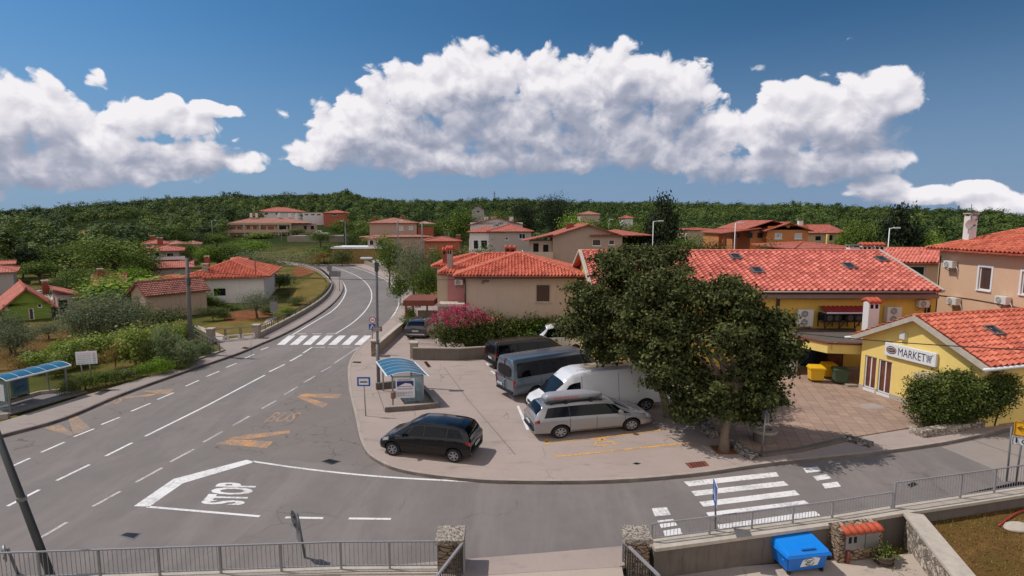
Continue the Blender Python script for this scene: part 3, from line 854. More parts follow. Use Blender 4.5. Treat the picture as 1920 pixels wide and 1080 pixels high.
def window(parent, P, o, kind, frame='white_frame', label=None):
 """the joinery of one opening: surround, sill, and shutters or glass"""
 a, b, c, e = o[:4]
 t = .055
 k0 = .10
 mb = MB()
 def rect(u0, u1, z0, z1, ka, kb):
  mb.hexa([P(u0, z0, ka), P(u1, z0, ka), P(u1, z0, kb), P(u0, z0, kb)], [P(u0, z1, ka), P(u1, z1, ka), P(u1, z1, kb), P(u0, z1, kb)])
 fw = .07
 rect(a, a + fw, c, e, k0 - .04, k0 + .02); rect(b - fw, b, c, e, k0 - .04, k0 + .02)
 rect(a + fw, b - fw, c, c + fw, k0 - .04, k0 + .02); rect(a + fw, b - fw, e - fw, e, k0 - .04, k0 + .02)
 if kind in ('glass', 'door'):
  rect((a + b) / 2 - .03, (a + b) / 2 + .03, c + fw, e - fw, k0 - .035, k0 + .015)
 if kind != 'plain' and kind != 'door':
  rect(a - .1, b + .1, c - .07, c - .004, -.09, k0)
 w = mb.build('door' if kind == 'door' else 'window', frame, parent)
 if label: w['label'] = label
 mb = MB()
 if kind.startswith('shutter'):
  n = max(2, int(round((b - a) / .5)))
  for i in range(n):
   u0 = a + fw + (b - a - 2 * fw) * i / n + .008; u1 = a + fw + (b - a - 2 * fw) * (i + 1) / n - .008
   rect(u0, u1, c + fw, e - fw, k0 - .015, k0 + .03)
   m = int((e - c) / .12)
   for j in range(m):
    zz = c + fw + .04 + (e - c - 2 * fw - .06) * j / max(1, m)
    rect(u0 + .05, u1 - .05, zz, zz + .05, k0 - .035, k0 - .014)
  mb.build('shutter', {'shutter': 'shutter_brown', 'shutter_o': 'shutter_orange', 'shutter_w': 'shutter_white'}[kind], w)
 else:
  mb.face([P(a + fw * .5, c + fw * .5, k0 + .005), P(b - fw * .5, c + fw * .5, k0 + .005), P(b - fw * .5, e - fw * .5, k0 + .005), P(a + fw * .5, e - fw * .5, k0 + .005)])
  mb.build('pane', 'window_glass', w, fix=False)
 return w
def roof_sheet(rb, corner, U, V, poly, tile, tw, course, amp=.085, step=.065, lift=.05):
 """appends one roof slope; poly in (u along the eave, v up the slope)"""
 U = Vector(U).normalized(); V = Vector(V).normalized(); N = U.cross(V).normalized()
 C = Vector(corner)
 us = [p[0] for p in poly]; vs = [p[1] for p in poly]
 u0, u1, v0, v1 = min(us), max(us), min(vs), max(vs)
 bm = bmesh.new()
 if tile:
  per = 6
  nu = max(1, int(math.ceil((u1 - u0) / tw * per)))
  uu = u0 + np.arange(nu + 1) * (tw / per)
  rows = []
  k = 0
  v = v0
  while v < v1 - 1e-6:
   rows.append((v, 1.0)); rows.append((min(v + course, v1) - .004, 0.0)); v += course
  wave = np.maximum(0, np.cos(2 * PI * uu / tw)) ** .8 * amp * 1.35 - amp * .2
  grid = []
  for (vv, hh) in rows:
   jit = 0
   grid.append([bm.verts.new(C + U * float(a) + V * float(vv) + N * float(lift + w + hh * step)) for a, w in zip(uu, wave)])
  for r0, r1 in zip(grid[:-1], grid[1:]):
   for i in range(len(uu) - 1):
    bm.faces.new((r0[i], r0[i + 1], r1[i + 1], r1[i]))
  n = len(poly)
  for i in range(n):
   a, b = poly[i], poly[(i + 1) % n]
   ed = (U * (b[0] - a[0]) + V * (b[1] - a[1]))
   if ed.length < 1e-6:
    continue
   no = ed.cross(N).normalized()
   co = C + U * a[0] + V * a[1]
   bmesh.ops.bisect_plane(bm, geom=bm.verts[:] + bm.edges[:] + bm.faces[:], plane_co=co, plane_no=no, clear_outer=True)
 else:
  bm.faces.new([bm.verts.new(C + U * p[0] + V * p[1] + N * lift) for p in poly])
 # underside and edge
 top = [C + U * p[0] + V * p[1] + N * (lift * .6) for p in poly]
 bot = [C + U * p[0] + V * p[1] - N * .06 for p in poly]
 tv = [bm.verts.new(p) for p in top]; bv = [bm.verts.new(p) for p in bot]
 bm.faces.new(bv[::-1])
 if tile:
  bm.faces.new(tv)
 for i in range(len(poly)):
  j = (i + 1) % len(poly)
  bm.faces.new((bv[i], bv[j], tv[j], tv[i]))
 base = len(rb['v'])
 bm.verts.index_update()
 for q in bm.verts:
  rb['v'].append(tuple(q.co))
  dlt = q.co - C
  rb['uv'].append((dlt.dot(U), dlt.dot(V)))
 for fc in bm.faces:
  rb['f'].append(tuple(x.index + base for x in fc.verts))
 bm.free()
def roof_build(rb, mat, parent, name='roof'):
 me = bpy.data.meshes.new(name)
 me.from_pydata(rb['v'], [], rb['f'])
 me.materials.append(MATS[mat])
 uv = me.uv_layers.new(name='UVMap')
 li = np.empty(len(me.loops), np.int32); me.loops.foreach_get('vertex_index', li)
 uv.data.foreach_set('uv', np.array(rb['uv'], np.float32)[li].ravel())
 me.validate()
 return link(name, me, parent)
def hip_roof(parent, x0, x1, y0, y1, ze, zr, mat, tile=True, tw=.26, course=.36, axis='x', run=None, caps=True, amp=.085, capmat=None):
 """hipped roof over the rectangle; ridge along axis"""
 rb = {'v': [], 'f': [], 'uv': []}
 w, d = x1 - x0, y1 - y0
 h = zr - ze
 if axis == 'x':
  run = min(run or d / 2, w / 2)
  A = Vector((x0 + run, (y0 + y1) / 2, zr)); B = Vector((x1 - run, (y0 + y1) / 2, zr))
 else:
  run = min(run or w / 2, d / 2)
  A = Vector(((x0 + x1) / 2, y0 + run, zr)); B = Vector(((x0 + x1) / 2, y1 - run, zr))
 c = [Vector((x0, y0, ze)), Vector((x1, y0, ze)), Vector((x1, y1, ze)), Vector((x0, y1, ze))]
 slopes = [(c[0], c[1], [B, A] if axis == 'x' else [A]), (c[1], c[2], [B] if axis == 'x' else [B, A]), (c[2], c[3], [A, B] if axis == 'x' else [B]), (c[3], c[0], [A] if axis == 'x' else [A, B])]
 for p, q, tops in slopes:
  U = (q - p).normalized()
  m = tops[0] - p
  V = (m - U * m.dot(U)).normalized()
  poly = [(0, 0), ((q - p).length, 0)] + [((k - p).dot(U), (k - p).dot(V)) for k in tops]
  pl = []
  for k in poly:
   if not pl or (abs(k[0] - pl[-1][0]) + abs(k[1] - pl[-1][1])) > 1e-4:
    pl.append(k)
  roof_sheet(rb, p, U, V, pl, tile, tw, course, amp)
 r = roof_build(rb, mat, parent)
 if caps:
  mb = MB()
  edges = [(c[0], A), (c[3], A if axis == 'x' else B), (c[1], B if axis == 'x' else A), (c[2], B)]
  if (A - B).length > .05:
   edges.append((A, B))
  for p, q in edges:
   ridge_caps(mb, p + Vector((0, 0, .07)), q + Vector((0, 0, .07)))
  mb.build('ridge_cap', capmat or mat.replace('roof_bright', 'roof_orange'), r, smooth=True)
 return r
def ridge_caps(mb, p, q, rad=.10, seg=.42):
 L = (q - p).length; n = max(1, int(L / seg))
 for i in range(n):
  a = p.lerp(q, i / n); b = p.lerp(q, (i + 1) / n + .01)
  mb.tube([a, b], [rad * 1.12, rad * .92], 8)
def gable_roof(parent, x0, x1, y0, y1, ze, zr, mat, tile=True, tw=.26, course=.36, axis='x', caps=True, amp=.085, mid=None):
 rb = {'v': [], 'f': [], 'uv': []}
 if axis == 'x':
  ym = mid if mid is not None else (y0 + y1) / 2
  sl = [(Vector((x0, y0, ze)), Vector((x1, y0, ze)), Vector((x0, ym, zr))), (Vector((x1, y1, ze)), Vector((x0, y1, ze)), Vector((x1, ym, zr)))]
  A, B = Vector((x0, ym, zr)), Vector((x1, ym, zr))
 else:
  xm = mid if mid is not None else (x0 + x1) / 2
  sl = [(Vector((x0, y1, ze)), Vector((x0, y0, ze)), Vector((xm, y1, zr))), (Vector((x1, y0, ze)), Vector((x1, y1, ze)), Vector((xm, y0, zr)))]
  A, B = Vector((xm, y0, zr)), Vector((xm, y1, zr))
 for p, q, t in sl:
  U = (q - p).normalized(); V = (t - p); V = (V - U * V.dot(U)); vl = V.length
  L = (q - p).length
  roof_sheet(rb, p, U, V, [(0, 0), (L, 0), (L, vl), (0, vl)], tile, tw, course, amp)
 r = roof_build(rb, mat, parent)
 if caps:
  mb = MB(); ridge_caps(mb, A + Vector((0, 0, .08)), B + Vector((0, 0, .08)))
  mb.build('ridge_cap', mat, r, smooth=True)
 return r
def chimney(parent, x, y, z0, z1, w=.55, d=.5, mat='cement', tiled=False, name='chimney', cap='cement_cap'):
 mb = MB(); mb.box(x - w / 2, x + w / 2, y - d / 2, y + d / 2, z0, z1 - (.16 if tiled else .22))
 c = mb.build(name, mat, parent, bevel=.01)
 mb = MB()
 if tiled:
  for k in range(3):
   xx = x - w * .42 + w * .42 * k
   mb.tube([(xx, y - d * .75, z1 - .16), (xx, y, z1), ], .12, 7); mb.tube([(xx, y + d * .75, z1 - .16), (xx, y, z1)], .12, 7)
  mb.build('chimney_cap', 'terracotta', c, smooth=True)
  mb = MB()
  for k in range(2):
   mb.box(x - w * .38 + k * w * .45, x - w * .38 + k * w * .45 + w * .28, y - d / 2 - .006, y - d / 2 + .01, z1 - .55, z1 - .3)
  mb.build('vent', 'interior_dark', c)
 else:
  for sx in (-1, 1):
   for sy in (-1, 1):
    mb.box(x + sx * w * .4 - .05, x + sx * w * .4 + .05, y + sy * d * .4 - .05, y + sy * d * .4 + .05, z1 - .22, z1 - .08)
  mb.box(x - w * .62, x + w * .62, y - d * .62, y + d * .62, z1 - .08, z1)
  mb.build('chimney_cap', cap, c, bevel=.008)
 return c
def house(name, label, cat, loc, rz, w, d, h, wallmat, roof=None, front=(), left=(), right=(), backs=(), frame='white_frame', z0=-.4, over=.4, group=None, gable_axis=None, zr=None, rmat='roof_far', tile=False, tw=.3, course=.36, plinth=None):
 """openings: (centre u, sill z, width, height, kind)"""
 t = thing(name, label, cat, loc, rz, group)
 mb = MB()
 jobs = []
 sides = [((0, 0), (w, 0), front, 'y'), ((w, 0), (w, d), right, 'x'), ((w, d), (0, d), backs, 'y'), ((0, d), (0, 0), left, 'x')]
 for p0, p1, ops, ax in sides:
  L = math.hypot(p1[0] - p0[0], p1[1] - p0[1])
  o = [(u - ww / 2, u + ww / 2, z, z + hh) for u, z, ww, hh, k in ops]
  g = None
  if roof == 'gable' and ((gable_axis == 'y' and ax == 'y') or (gable_axis == 'x' and ax == 'x')):
   g = (L / 2, zr - .04)
  P = wall_part(mb, p0, p1, z0, h, o, gable=g)
  jobs += [(P, oo, q[4]) for oo, q in zip(o, ops)]
 mb.build('wall', wallmat, t, fix=False)
 for P, o, k in jobs:
  window(t, P, o, k, frame)
 if roof == 'hip':
  hip_roof(t, -over, w + over, -over, d + over, h - .02, zr, rmat, tile, tw, course, axis=gable_axis or ('x' if w > d else 'y'))
 elif roof == 'gable':
  s = (zr - h) / ((d if gable_axis == 'x' else w) / 2)
  gable_roof(t, -over, w + over, -over, d + over, h - over * s + .01, zr, rmat, tile, tw, course, axis=gable_axis)
 elif roof == 'flat':
  mb = MB(); mb.box(-.2, w + .2, -.2, d + .2, h, h + .2); mb.build('roof', rmat, t)
 return t
def child_front(t, x0, x1, y0, y1, z0, z1, mat, name='annex'):
 mb = MB(); mb.box(x0, x1, y0, y1, z0, z1)
 return mb.build(name, mat, t)
plaster('plaster_cream', (196, 174, 156), .35)
plaster('plaster_pink', (176, 118, 116), .2)
plaster('plaster_yellow', (216, 178, 84), .28)
plaster('plaster_bright_yellow', (236, 206, 122), .14)
plaster('plaster_tan', (206, 170, 140), .16)
plaster('plaster_white', (220, 214, 212), .25)
plaster('plaster_beige', (176, 150, 136), .2)
plaster('plaster_grey', (172, 160, 156), .3)
plaster('plaster_green', (124, 146, 60), .2)
plaster('plaster_orange', (190, 120, 72), .2)
plaster('plaster_pale', (186, 164, 142), .25)
plaster('plaster_rough', (178, 154, 136), .55)
plaster('plaster_brick', (168, 94, 74), .3)
def loc_of(px, Y, z=0.0):
 return Vector(((px - 960) / CAM_F * (Y * _c + (CAM_H - z) * _s), Y, z))
def zat(py, Y):
 return D(960, py, Y).z
# ---- cream house with pink side bay
Y0 = 40.0
xl, xr = D(872, 560, Y0).x, D(1078, 560, Y0).x
W = xr - xl
h = zat(519, Y0)
k = Y0 / CAM_F
t = thing('cream_house', 'two storey cream house with hipped orange tile roof behind the oleander hedge', 'house', (xl, Y0, .1))
X = lambda px, Y=Y0: D(px, 560, Y).x - xl
Z = lambda py, Y=Y0: zat(py, Y) - .1
mb = MB(); jobs = []
o1 = (X(1004.5), X(1032), Z(567), Z(533)); o2 = (X(1006), X(1031), Z(622), Z(597))
P = wall_part(mb, (0, 0), (W, 0), -.3, Z(519), [o1, o2]); jobs += [(P, o1, 'shutter'), (P, o2, 'shutter')]
wall_part(mb, (W, 0), (W, 9.2), -.3, Z(519)); wall_part(mb, (W, 9.2), (0, 9.2), -.3, Z(519)); wall_part(mb, (0, 9.2), (0, 0), -.3, Z(519))
mb.build('wall', 'plaster_cream', t, fix=False)
for P, o, kd in jobs:
 w_ = window(t, P, o, kd, 'cement_cap')
hip_roof(t, X(853), X(1093), -.75, 9.6, Z(517), Z(475, 44.5), 'roof_orange', True, .24, .36, axis='y', run=4.5)
YB = 42.6
XB = lambda px: D(px, 560, YB).x - xl
mb = MB()
wall_part(mb, (XB(820), YB - Y0), (XB(840), YB - Y0), -.3, Z(516, YB)); wall_part(mb, (XB(820), 9.0), (XB(820), YB - Y0), -.3, Z(516, YB))
mb.build('wall', 'plaster_pale', t, fix=False)
mb = MB(); mb.hexa([(XB(840), YB - Y0 - .12, Z(566, YB)), (-.004, YB - Y0 - .12, Z(566, YB)), (-.004, YB - Y0 + .4, Z(566, YB)), (XB(840), YB - Y0 + .4, Z(566, YB))],
                   [(XB(840), YB - Y0 - .12, Z(516, YB)), (-.004, YB - Y0 - .12, Z(516, YB)), (-.004, YB - Y0 + .4, Z(516, YB)), (XB(840), YB - Y0 + .4, Z(516, YB))])
mb.build('side_bay', 'plaster_pink', t)
mb = MB(); mb.box(XB(826), -.01, YB - Y0 - 1.6, YB - Y0 + .2, Z(569, YB), Z(564.5, YB)); mb.build('balcony_slab', 'cement_cap', t)
mb = MB(); mb.box(XB(822), -.01, YB - Y0 - .4, YB - Y0 + .3, -.3, Z(569, YB) - .004); mb.build('porch_wall', 'cement', t)
hip_roof(t, XB(824), X(1060), YB - Y0 - .5, 9.0, Z(512, YB), Z(475.5, 46.2), 'roof_orange', True, .24, .36, axis='x')
YC = 50.0
XC = lambda px: D(px, 560, YC).x - xl
mb = MB(); mb.box(XC(820), XC(900), YC - Y0 + .1, YC - Y0 + 7, -.3, Z(501, YC)); mb.build('rear_wing', 'plaster_cream', t)
hip_roof(t, XC(811), XC(960), YC - Y0 - .4, YC - Y0 + 7.4, Z(500, YC), Z(476, 53.5), 'roof_orange', True, .24, .36, axis='x')
c1 = chimney(t, (XC(834) + XC(839)) / 2, YC - Y0 + .6, Z(505, YC), Z(466, YC), .62, .6, 'brick_red', True)
c2 = chimney(t, XB(843.5), YB - Y0 + .4, Z(505, YB), Z(463, YB), .42, .45, 'cement', True)
c3 = chimney(t, D(957, 470, 49).x - xl, 49 - Y0, Z(482, 49), Z(461, 49), .95, .6, 'brick_red', True)
mb = MB(); mb.tube([(X(871), -.08, Z(522)), (X(872.5), -.09, Z(530)), (X(872.5), -.09, 0)], .055, 8)
mb.tube([(X(853), -.72, Z(518.5)), (X(1093), -.72, Z(518.5))], .07, 8)
mb.build('gutter', 'wood_dark', t, smooth=True)
mb = MB(); mb.box(X(905), X(917), -.12, -.01, Z(528.5), Z(525.5)); mb.box(X(904), X(907), -.10, -.012, Z(531.5), Z(528.6)); mb.build('wall_lamp', 'sign_brown', t)
def ac_unit(label, loc, rz, w=.85, h=.6, d=.32, fans=1, wallgap=.06):
 """outdoor unit: local -y is the fan side, back on the wall at y = 0"""
 t = thing('ac_unit', label, 'air conditioner', loc, rz, 'air conditioner outdoor units')
 mb = MB(); mb.box(-w / 2, w / 2, -d - wallgap, -wallgap, 0, h); mb.build('casing', 'ac_white', t, bevel=.015)
 for f in range(fans):
  zc = h * (f + .5) / fans; r = min(h / fans, w * .7) * .42
  xc = -w * .12 if fans == 1 else -w * .08
  mb = MB(); mb.lathe([(r, -d - wallgap - .012), (r, -d - wallgap + .02)], 20, 'y', (xc, 0, zc))
  g = mb.build('fan_grille', 'ac_grille', t)
  mb = MB()
  for rr in (.98, .66, .34):
   for q in range(16):
    a0, a1 = 2 * PI * q / 16, 2 * PI * (q + 1) / 16
    mb.bar((xc + r * rr * math.cos(a0), -d - wallgap - .018, zc + r * rr * math.sin(a0)), (xc + r * rr * math.cos(a1), -d - wallgap - .018, zc + r * rr * math.sin(a1)), .016)
  for q in range(6):
   a0 = PI * q / 3
   mb.bar((xc, -d - wallgap - .018, zc), (xc + r * math.cos(a0), -d - wallgap - .018, zc + r * math.sin(a0)), .014)
  mb.build('fan_guard', 'ac_white', g)
 mb = MB()
 for sx in (-.33, .33):
  mb.bar((sx * w, 0, -.03), (sx * w, -d - wallgap, -.03), .04); mb.bar((sx * w, 0, -.28), (sx * w, -d - wallgap + .05, -.05), .03)
 mb.build('bracket', 'galvanised', t)
 mb = MB(); mb.tube([(w / 2 - .02, -d * .5, h * .25), (w / 2 + .08, -d * .5, h * .2), (w / 2 + .08, -.03, -.2), (w / 2 + .08, -.03, -.7)], .02, 6)
 mb.build('pipe', 'sign_white', t, smooth=True)
 return t
p = D(861, 527, YB - .13)
ac_unit('air conditioner unit on the pink wall under the eave of the cream house', (p.x, YB - .13, zat(533, YB)), 0, .62, .42)
# ---- market: long main building with yellow wall
YM = 34.9
xm0, xm1 = D(1118, 600, YM).x, D(1752, 600, YM).x
t = thing('market_building', 'long yellow market building under a wide red tiled gable roof', 'building', (xm0, YM, .1))
X = lambda px, Y=YM: D(px, 560, Y).x - xm0
Z = lambda py, Y=YM: zat(py, Y) - .1
WM = xm1 - xm0
DM = 11.0
zrid = Z(472, YM + 5.6)
ze = Z(551)
mb = MB()
od = (X(1735), X(1747), Z(612), Z(572))
P = wall_part(mb, (0, 0), (WM, 0), -.3, ze, [od])
wall_part(mb, (WM, 0), (WM, DM), -.3, ze, gable=(DM / 2, zrid - .1)); wall_part(mb, (WM, DM), (0, DM), -.3, ze); wall_part(mb, (0, DM), (0, 0), -.3, ze, gable=(DM / 2, zrid - .1))
mb.build('wall', 'plaster_yellow', t, fix=False)
window(t, P, od, 'glass', 'wood_dark')
mb = MB(); mb.box(X(1300), X(1747), -.62, -.004, Z(557.5), Z(549.5)); mb.build('fascia', 'flashing', t, bevel=.02)
r = gable_roof(t, X(1106), X(1765, YM - .7), -.78, DM + .7, Z(547, YM - .7), zrid, 'roof_flat_tile', True, .40, .34, axis='x', amp=.075)
xv = X(1106)
for s0, s1 in (((xv, -.8, Z(547, YM - .7) + .06), (xv, DM / 2, zrid + .1)), ((X(1765, YM - .7), -.8, Z(547, YM - .7) + .05), (X(1765, YM - .7), DM / 2, zrid + .1))):
 mb = MB(); mb.bar(s0, s1, .22, .18); mb.build('verge', 'cement_cap', r)
 mb = MB(); mb.bar(s1, (s1[0], DM + .75, s0[2]), .22, .18); mb.build('verge', 'cement_cap', r)
mb = MB(); mb.tube([(X(1430, YM - .8), -.86, Z(547.5, YM - .8)), (X(1745, YM - .8), -.86, Z(547.5, YM - .8))], .075, 8); mb.build('gutter', 'flashing', r, smooth=True)
mb = MB(); mb.box(X(1456), X(1461.5), -.10, -.005, Z(607), Z(556.5)); mb.build('drainpipe', 'wood_dark', t)
slope = Vector((0, DM / 2 + .78, zrid - Z(547, YM - .7))); sl = slope.normalized()
nrm = Vector((1, 0, 0)).cross(sl).normalized()
for px, py in ((1379, 485), (1419, 511), (1591, 503), (1652, 490)):
 # solve the point on the roof slope
 for it in range(200):
  f = it / 200
  q = Vector((0, -.78, Z(547, YM - .7))) + slope * f
  if D(px, py, YM + q.y).z - .1 < q.z:
   break
 q.x = D(px, py, YM + q.y).x - xm0
 mb = MB()
 c = lambda a, b, n_: q + Vector((1, 0, 0)) * a + sl * b + nrm * n_
 for a0, a1, b0, b1 in ((-.36, -.28, -.42, .42), (.28, .36, -.42, .42), (-.28, .28, -.42, -.34), (-.28, .28, .34, .42)):
  mb.hexa([c(a0, b0, .05), c(a1, b0, .05), c(a1, b1, .05), c(a0, b1, .05)], [c(a0, b0, .24), c(a1, b0, .24), c(a1, b1, .24), c(a0, b1, .24)])
 s_ = mb.build('skylight', 'skylight_frame', r)
 mb = MB(); mb.face([c(-.29, -.35, .2), c(.29, -.35, .2), c(.29, .35, .2), c(-.29, .35, .2)]); mb.build('pane', 'skylight_glass', s_, fix=False)
# entrance canopy with a flat roof
zc0, zc1 = Z(657, 31.5), Z(640, 31.5)
cp = [(X(1478, 33), 0), (X(1478, 33), -1.5), (D(1545, 640, 31.2).x - xm0, 31.2 - YM - .4), (D(1606, 633, 30.2).x - xm0 + .6, 30.5 - YM), (D(1640, 620, 33).x - xm0, 0)]
mb = MB(); mb.prism(cp, zc0, zc1); mb.build('canopy', 'plaster_bright_yellow', t)
cpo = [(x + (x - X(1560)) * .012, y - (.08 if y < -.1 else -.0)) for x, y in cp]
mb = MB(); mb.prism(cpo, zc1, zc1 + .09); mb.build('canopy_coping', 'rust_sheet', t)
cpi = [(x - (x - X(1560)) * .03, y + (.12 if y < -.1 else -.004)) for x, y in cp]
mb = MB(); mb.prism(cpi, zc1 + .07, zc1 + .105); mb.build('flat_roof', 'roof_membrane', t)
# recessed entrance under the canopy: dark glazing with a poster
mb = MB(); mb.box(X(1490), X(1588), -.06, -.012, .05, zc0 - .1); e_ = mb.build('entrance', 'trim_black', t)
for i, (a, b) in enumerate(((1494, 1524), (1527, 1556), (1559, 1586))):
 mb = MB(); mb.face([(X(a), -.068, .12), (X(b), -.068, .12), (X(b), -.068, zc0 - .25), (X(a), -.068, zc0 - .25)]); mb.build('pane', 'poster_print' if i == 2 else 'window_glass', e_, fix=False)
mb = MB(); q = D(1564, 650, 30.9); mb.lathe([(.28, -.02), (.28, .02)], 16, 'y', (q.x - xm0, q.y - YM - .12, q.z - .1)); mb.build('round_stain', 'plaster_yellow', t)
ac_unit('double fan air conditioner unit left on the yellow wall', (D(1504, 600, YM).x, YM, zat(610, YM)), 0, .98, 1.08, .36, 2)
ac_unit('double fan air conditioner unit on the yellow wall behind the white chimney', (D(1668, 600, YM).x, YM, zat(603, YM)), 0, .92, 1.0, .36, 2)
ac_unit('small air conditioner unit at the right end of the yellow wall', (D(1723, 600, YM).x, YM, zat(575, YM)), 0, .66, .46, .3)
# cooling rack with little red awning
t = thing('cooling_rack', 'black steel rack with two cooling units on the flat canopy roof', 'cooling unit', (D(1580, 600, YM - .7).x, YM - .7, zat(614, YM - .7)))
mb = MB()
rw = 2.6
for sx in (-rw / 2, -.4, .55, rw / 2):
 mb.bar((sx, -.35, 0), (sx, -.35, .9), .05); mb.bar((sx, .4, 0), (sx, .4, .9), .05); mb.bar((sx, -.35, 0), (sx + .35, -.35, .45), .04)
for zz in (.42, .9):
 mb.bar((-rw / 2 - .3, -.35, zz), (rw / 2, -.35, zz), .05); mb.bar((-rw / 2, .4, zz), (rw / 2, .4, zz), .05)
mb.build('rack', 'trim_black', t)
for sx in (-.75, .55):
 mb = MB(); mb.box(sx - .55, sx + .55, -.3, .35, .44, .86); c_ = mb.build('cooler', 'interior_dark', t, bevel=.02)
 mb = MB()
 mb.lathe([(.18, -.33), (.18, -.30)], 16, 'y', (sx - .25, 0, .65)); mb.lathe([(.18, -.33), (.18, -.30)], 16, 'y', (sx + .25, 0, .65)); mb.build('fan', 'pole_dark', c_)
t = thing('awning', 'small red corrugated awning above the cooling rack', 'awning', (D(1578, 578, YM).x, YM, zat(582, YM)))
mb = MB()
n = 40
for i in range(n):
 x0 = -1.45 + 2.9 * i / n; x1 = -1.45 + 2.9 * (i + 1) / n
 z = lambda q: .03 * math.cos(q / .145 * 2 * PI / 1.0 * .5)
 mb.face([(x0, -.95, z(x0)), (x1, -.95, z(x1)), (x1, -.02, .30 + z(x1)), (x0, -.02, .30 + z(x0))])
mb.build('sheet', 'awning_red', t, fix=False)
mb = MB(); mb.box(-1.48, 1.48, -.99, -.955, -.09, .035); mb.bar((-1.4, -.9, -.05), (-1.4, -.01, -.02), .04); mb.bar((1.4, -.9, -.05), (1.4, -.01, -.02), .04); mb.build('frame', 'sign_white', t)
# ---- market gable house
L0 = Vector((19.35, 30.06)); Dv = Vector((.27, -.963)).normalized(); Nv = Vector((.963, .27)).normalized()
ang = math.atan2(Dv.y, Dv.x)
t = thing('market_shop', 'bright yellow gabled market shop with the market sign', 'shop', (L0.x, L0.y, .15), ang)
LW = 6.15; DW = 13.0
zee = 3.02; zrr = 4.52
mb = MB(); ops = []
def fu(px, u_guess=2.0):
 """distance along the gable wall at a picture column"""
 best = min(np.linspace(-1, 8, 901), key=lambda q: abs(960 + CAM_F * (L0.x + Dv.x * q) / ((L0.y + Dv.y * q) * _c + (CAM_H - 1.5) * _s) - px))
 return float(best)
d1 = (fu(1621), fu(1643), .18, zat(668, L0.y + Dv.y * fu(1632)) - .15)
d2 = (fu(1646.5), fu(1671.5), .16, zat(676, L0.y + Dv.y * fu(1660)) - .15)
d3 = (fu(1727), fu(1748), .55, zat(697, L0.y + Dv.y * fu(1738)) - .15)
P = wall_part(mb, (0, 0), (LW, 0), -.3, zee, [d1, d2, d3], .22, gable=(LW / 2, zrr))
wall_part(mb, (LW, 0), (LW, DW), -.3, zee); wall_part(mb, (LW, DW), (0, DW), -.3, zee); wall_part(mb, (0, DW), (0, 0), -.3, zee)
mb.build('wall', 'plaster_bright_yellow', t, fix=False)
for o in (d1, d2, d3):
 w_ = window(t, P, o, 'door' if o is not d3 else 'glass', 'white_frame' if o is not d3 else 'wood_dark')
 if o is not d3:
  a, b, c, e = o
  mb = MB(); mb.face([P(a + .12, c + .1, .085), P(b - .06, c + .1, .085), P(b - .06, e - .08, .085), P(a + .12, e - .08, .085)]); mb.build('poster', 'poster_print', w_, fix=False)
  mb = MB(); mb.hexa([P(a, c - .25, -.02), P(b, c - .25, -.02), P(b, c - .25, .2), P(a, c - .25, .2)], [P(a, c, -.02), P(b, c, -.02), P(b, c, .2), P(a, c, .2)]); mb.build('sill', 'sign_white', w_)
mb = MB()
for a, b in ((-.01, d1[0]), (d1[1], d2[0]), (d2[1], LW)):
 mb.hexa([P(a, -.2, -.025), P(b, -.2, -.025), P(b, -.2, .0), P(a, -.2, .0)], [P(a, .28, -.025), P(b, .28, -.025), P(b, .28, .0), P(a, .28, .0)])
mb.build('plinth', 'cement_cap', t)
# local frame: x along the wall, y into the building
s = (zrr - zee) / (LW / 2)
ov = .40
r = gable_roof(t, -ov, LW + ov, -.36, DW, zee - ov * s + .03, zrr + .03, 'roof_bright', True, .36, .34, axis='y', amp=.075)
for sx in (-1, 1):
 mb = MB()
 a = Vector((LW / 2 + sx * (LW / 2 + ov + .02), -.39, zee - ov * s - .02)); b = Vector((LW / 2, -.39, zrr + .0))
 mb.hexa([a + Vector((0, -.02, -.14)), b + Vector((0, -.02, -.14)), b + Vector((0, .14, -.14)), a + Vector((0, .14, -.14))][::sx],
   [a + Vector((0, -.02, .12)), b + Vector((0, -.02, .12)), b + Vector((0, .14, .12)), a + Vector((0, .14, .12))][::sx])
 mb.build('verge', 'cement_cap', r)
mb = MB(); mb.tube([(-ov - .05, -.7, zee - ov * s), (-ov - .05, 3.5, zee - ov * s)], .09, 8); mb.tube([(LW + ov + .05, -.6, zee - ov * s), (LW + ov + .05, DW, zee - ov * s)], .08, 8); mb.build('gutter', 'sign_white', r, smooth=True)
mb = MB(); mb.hexa([P(fu(1684), zat(635, 27.9) - .15, -.16), P(fu(1694), zat(635, 27.9) - .15, -.16), P(fu(1694), zat(635, 27.9) - .15, -.004), P(fu(1684), zat(635, 27.9) - .15, -.004)],
                   [P(fu(1684), zat(622, 27.9) - .15, -.16), P(fu(1694), zat(622, 27.9) - .15, -.16), P(fu(1694), zat(622, 27.9) - .15, -.004), P(fu(1684), zat(622, 27.9) - .15, -.004)])
mb.build('wall_lamp', 'ac_white', t, bevel=.01)
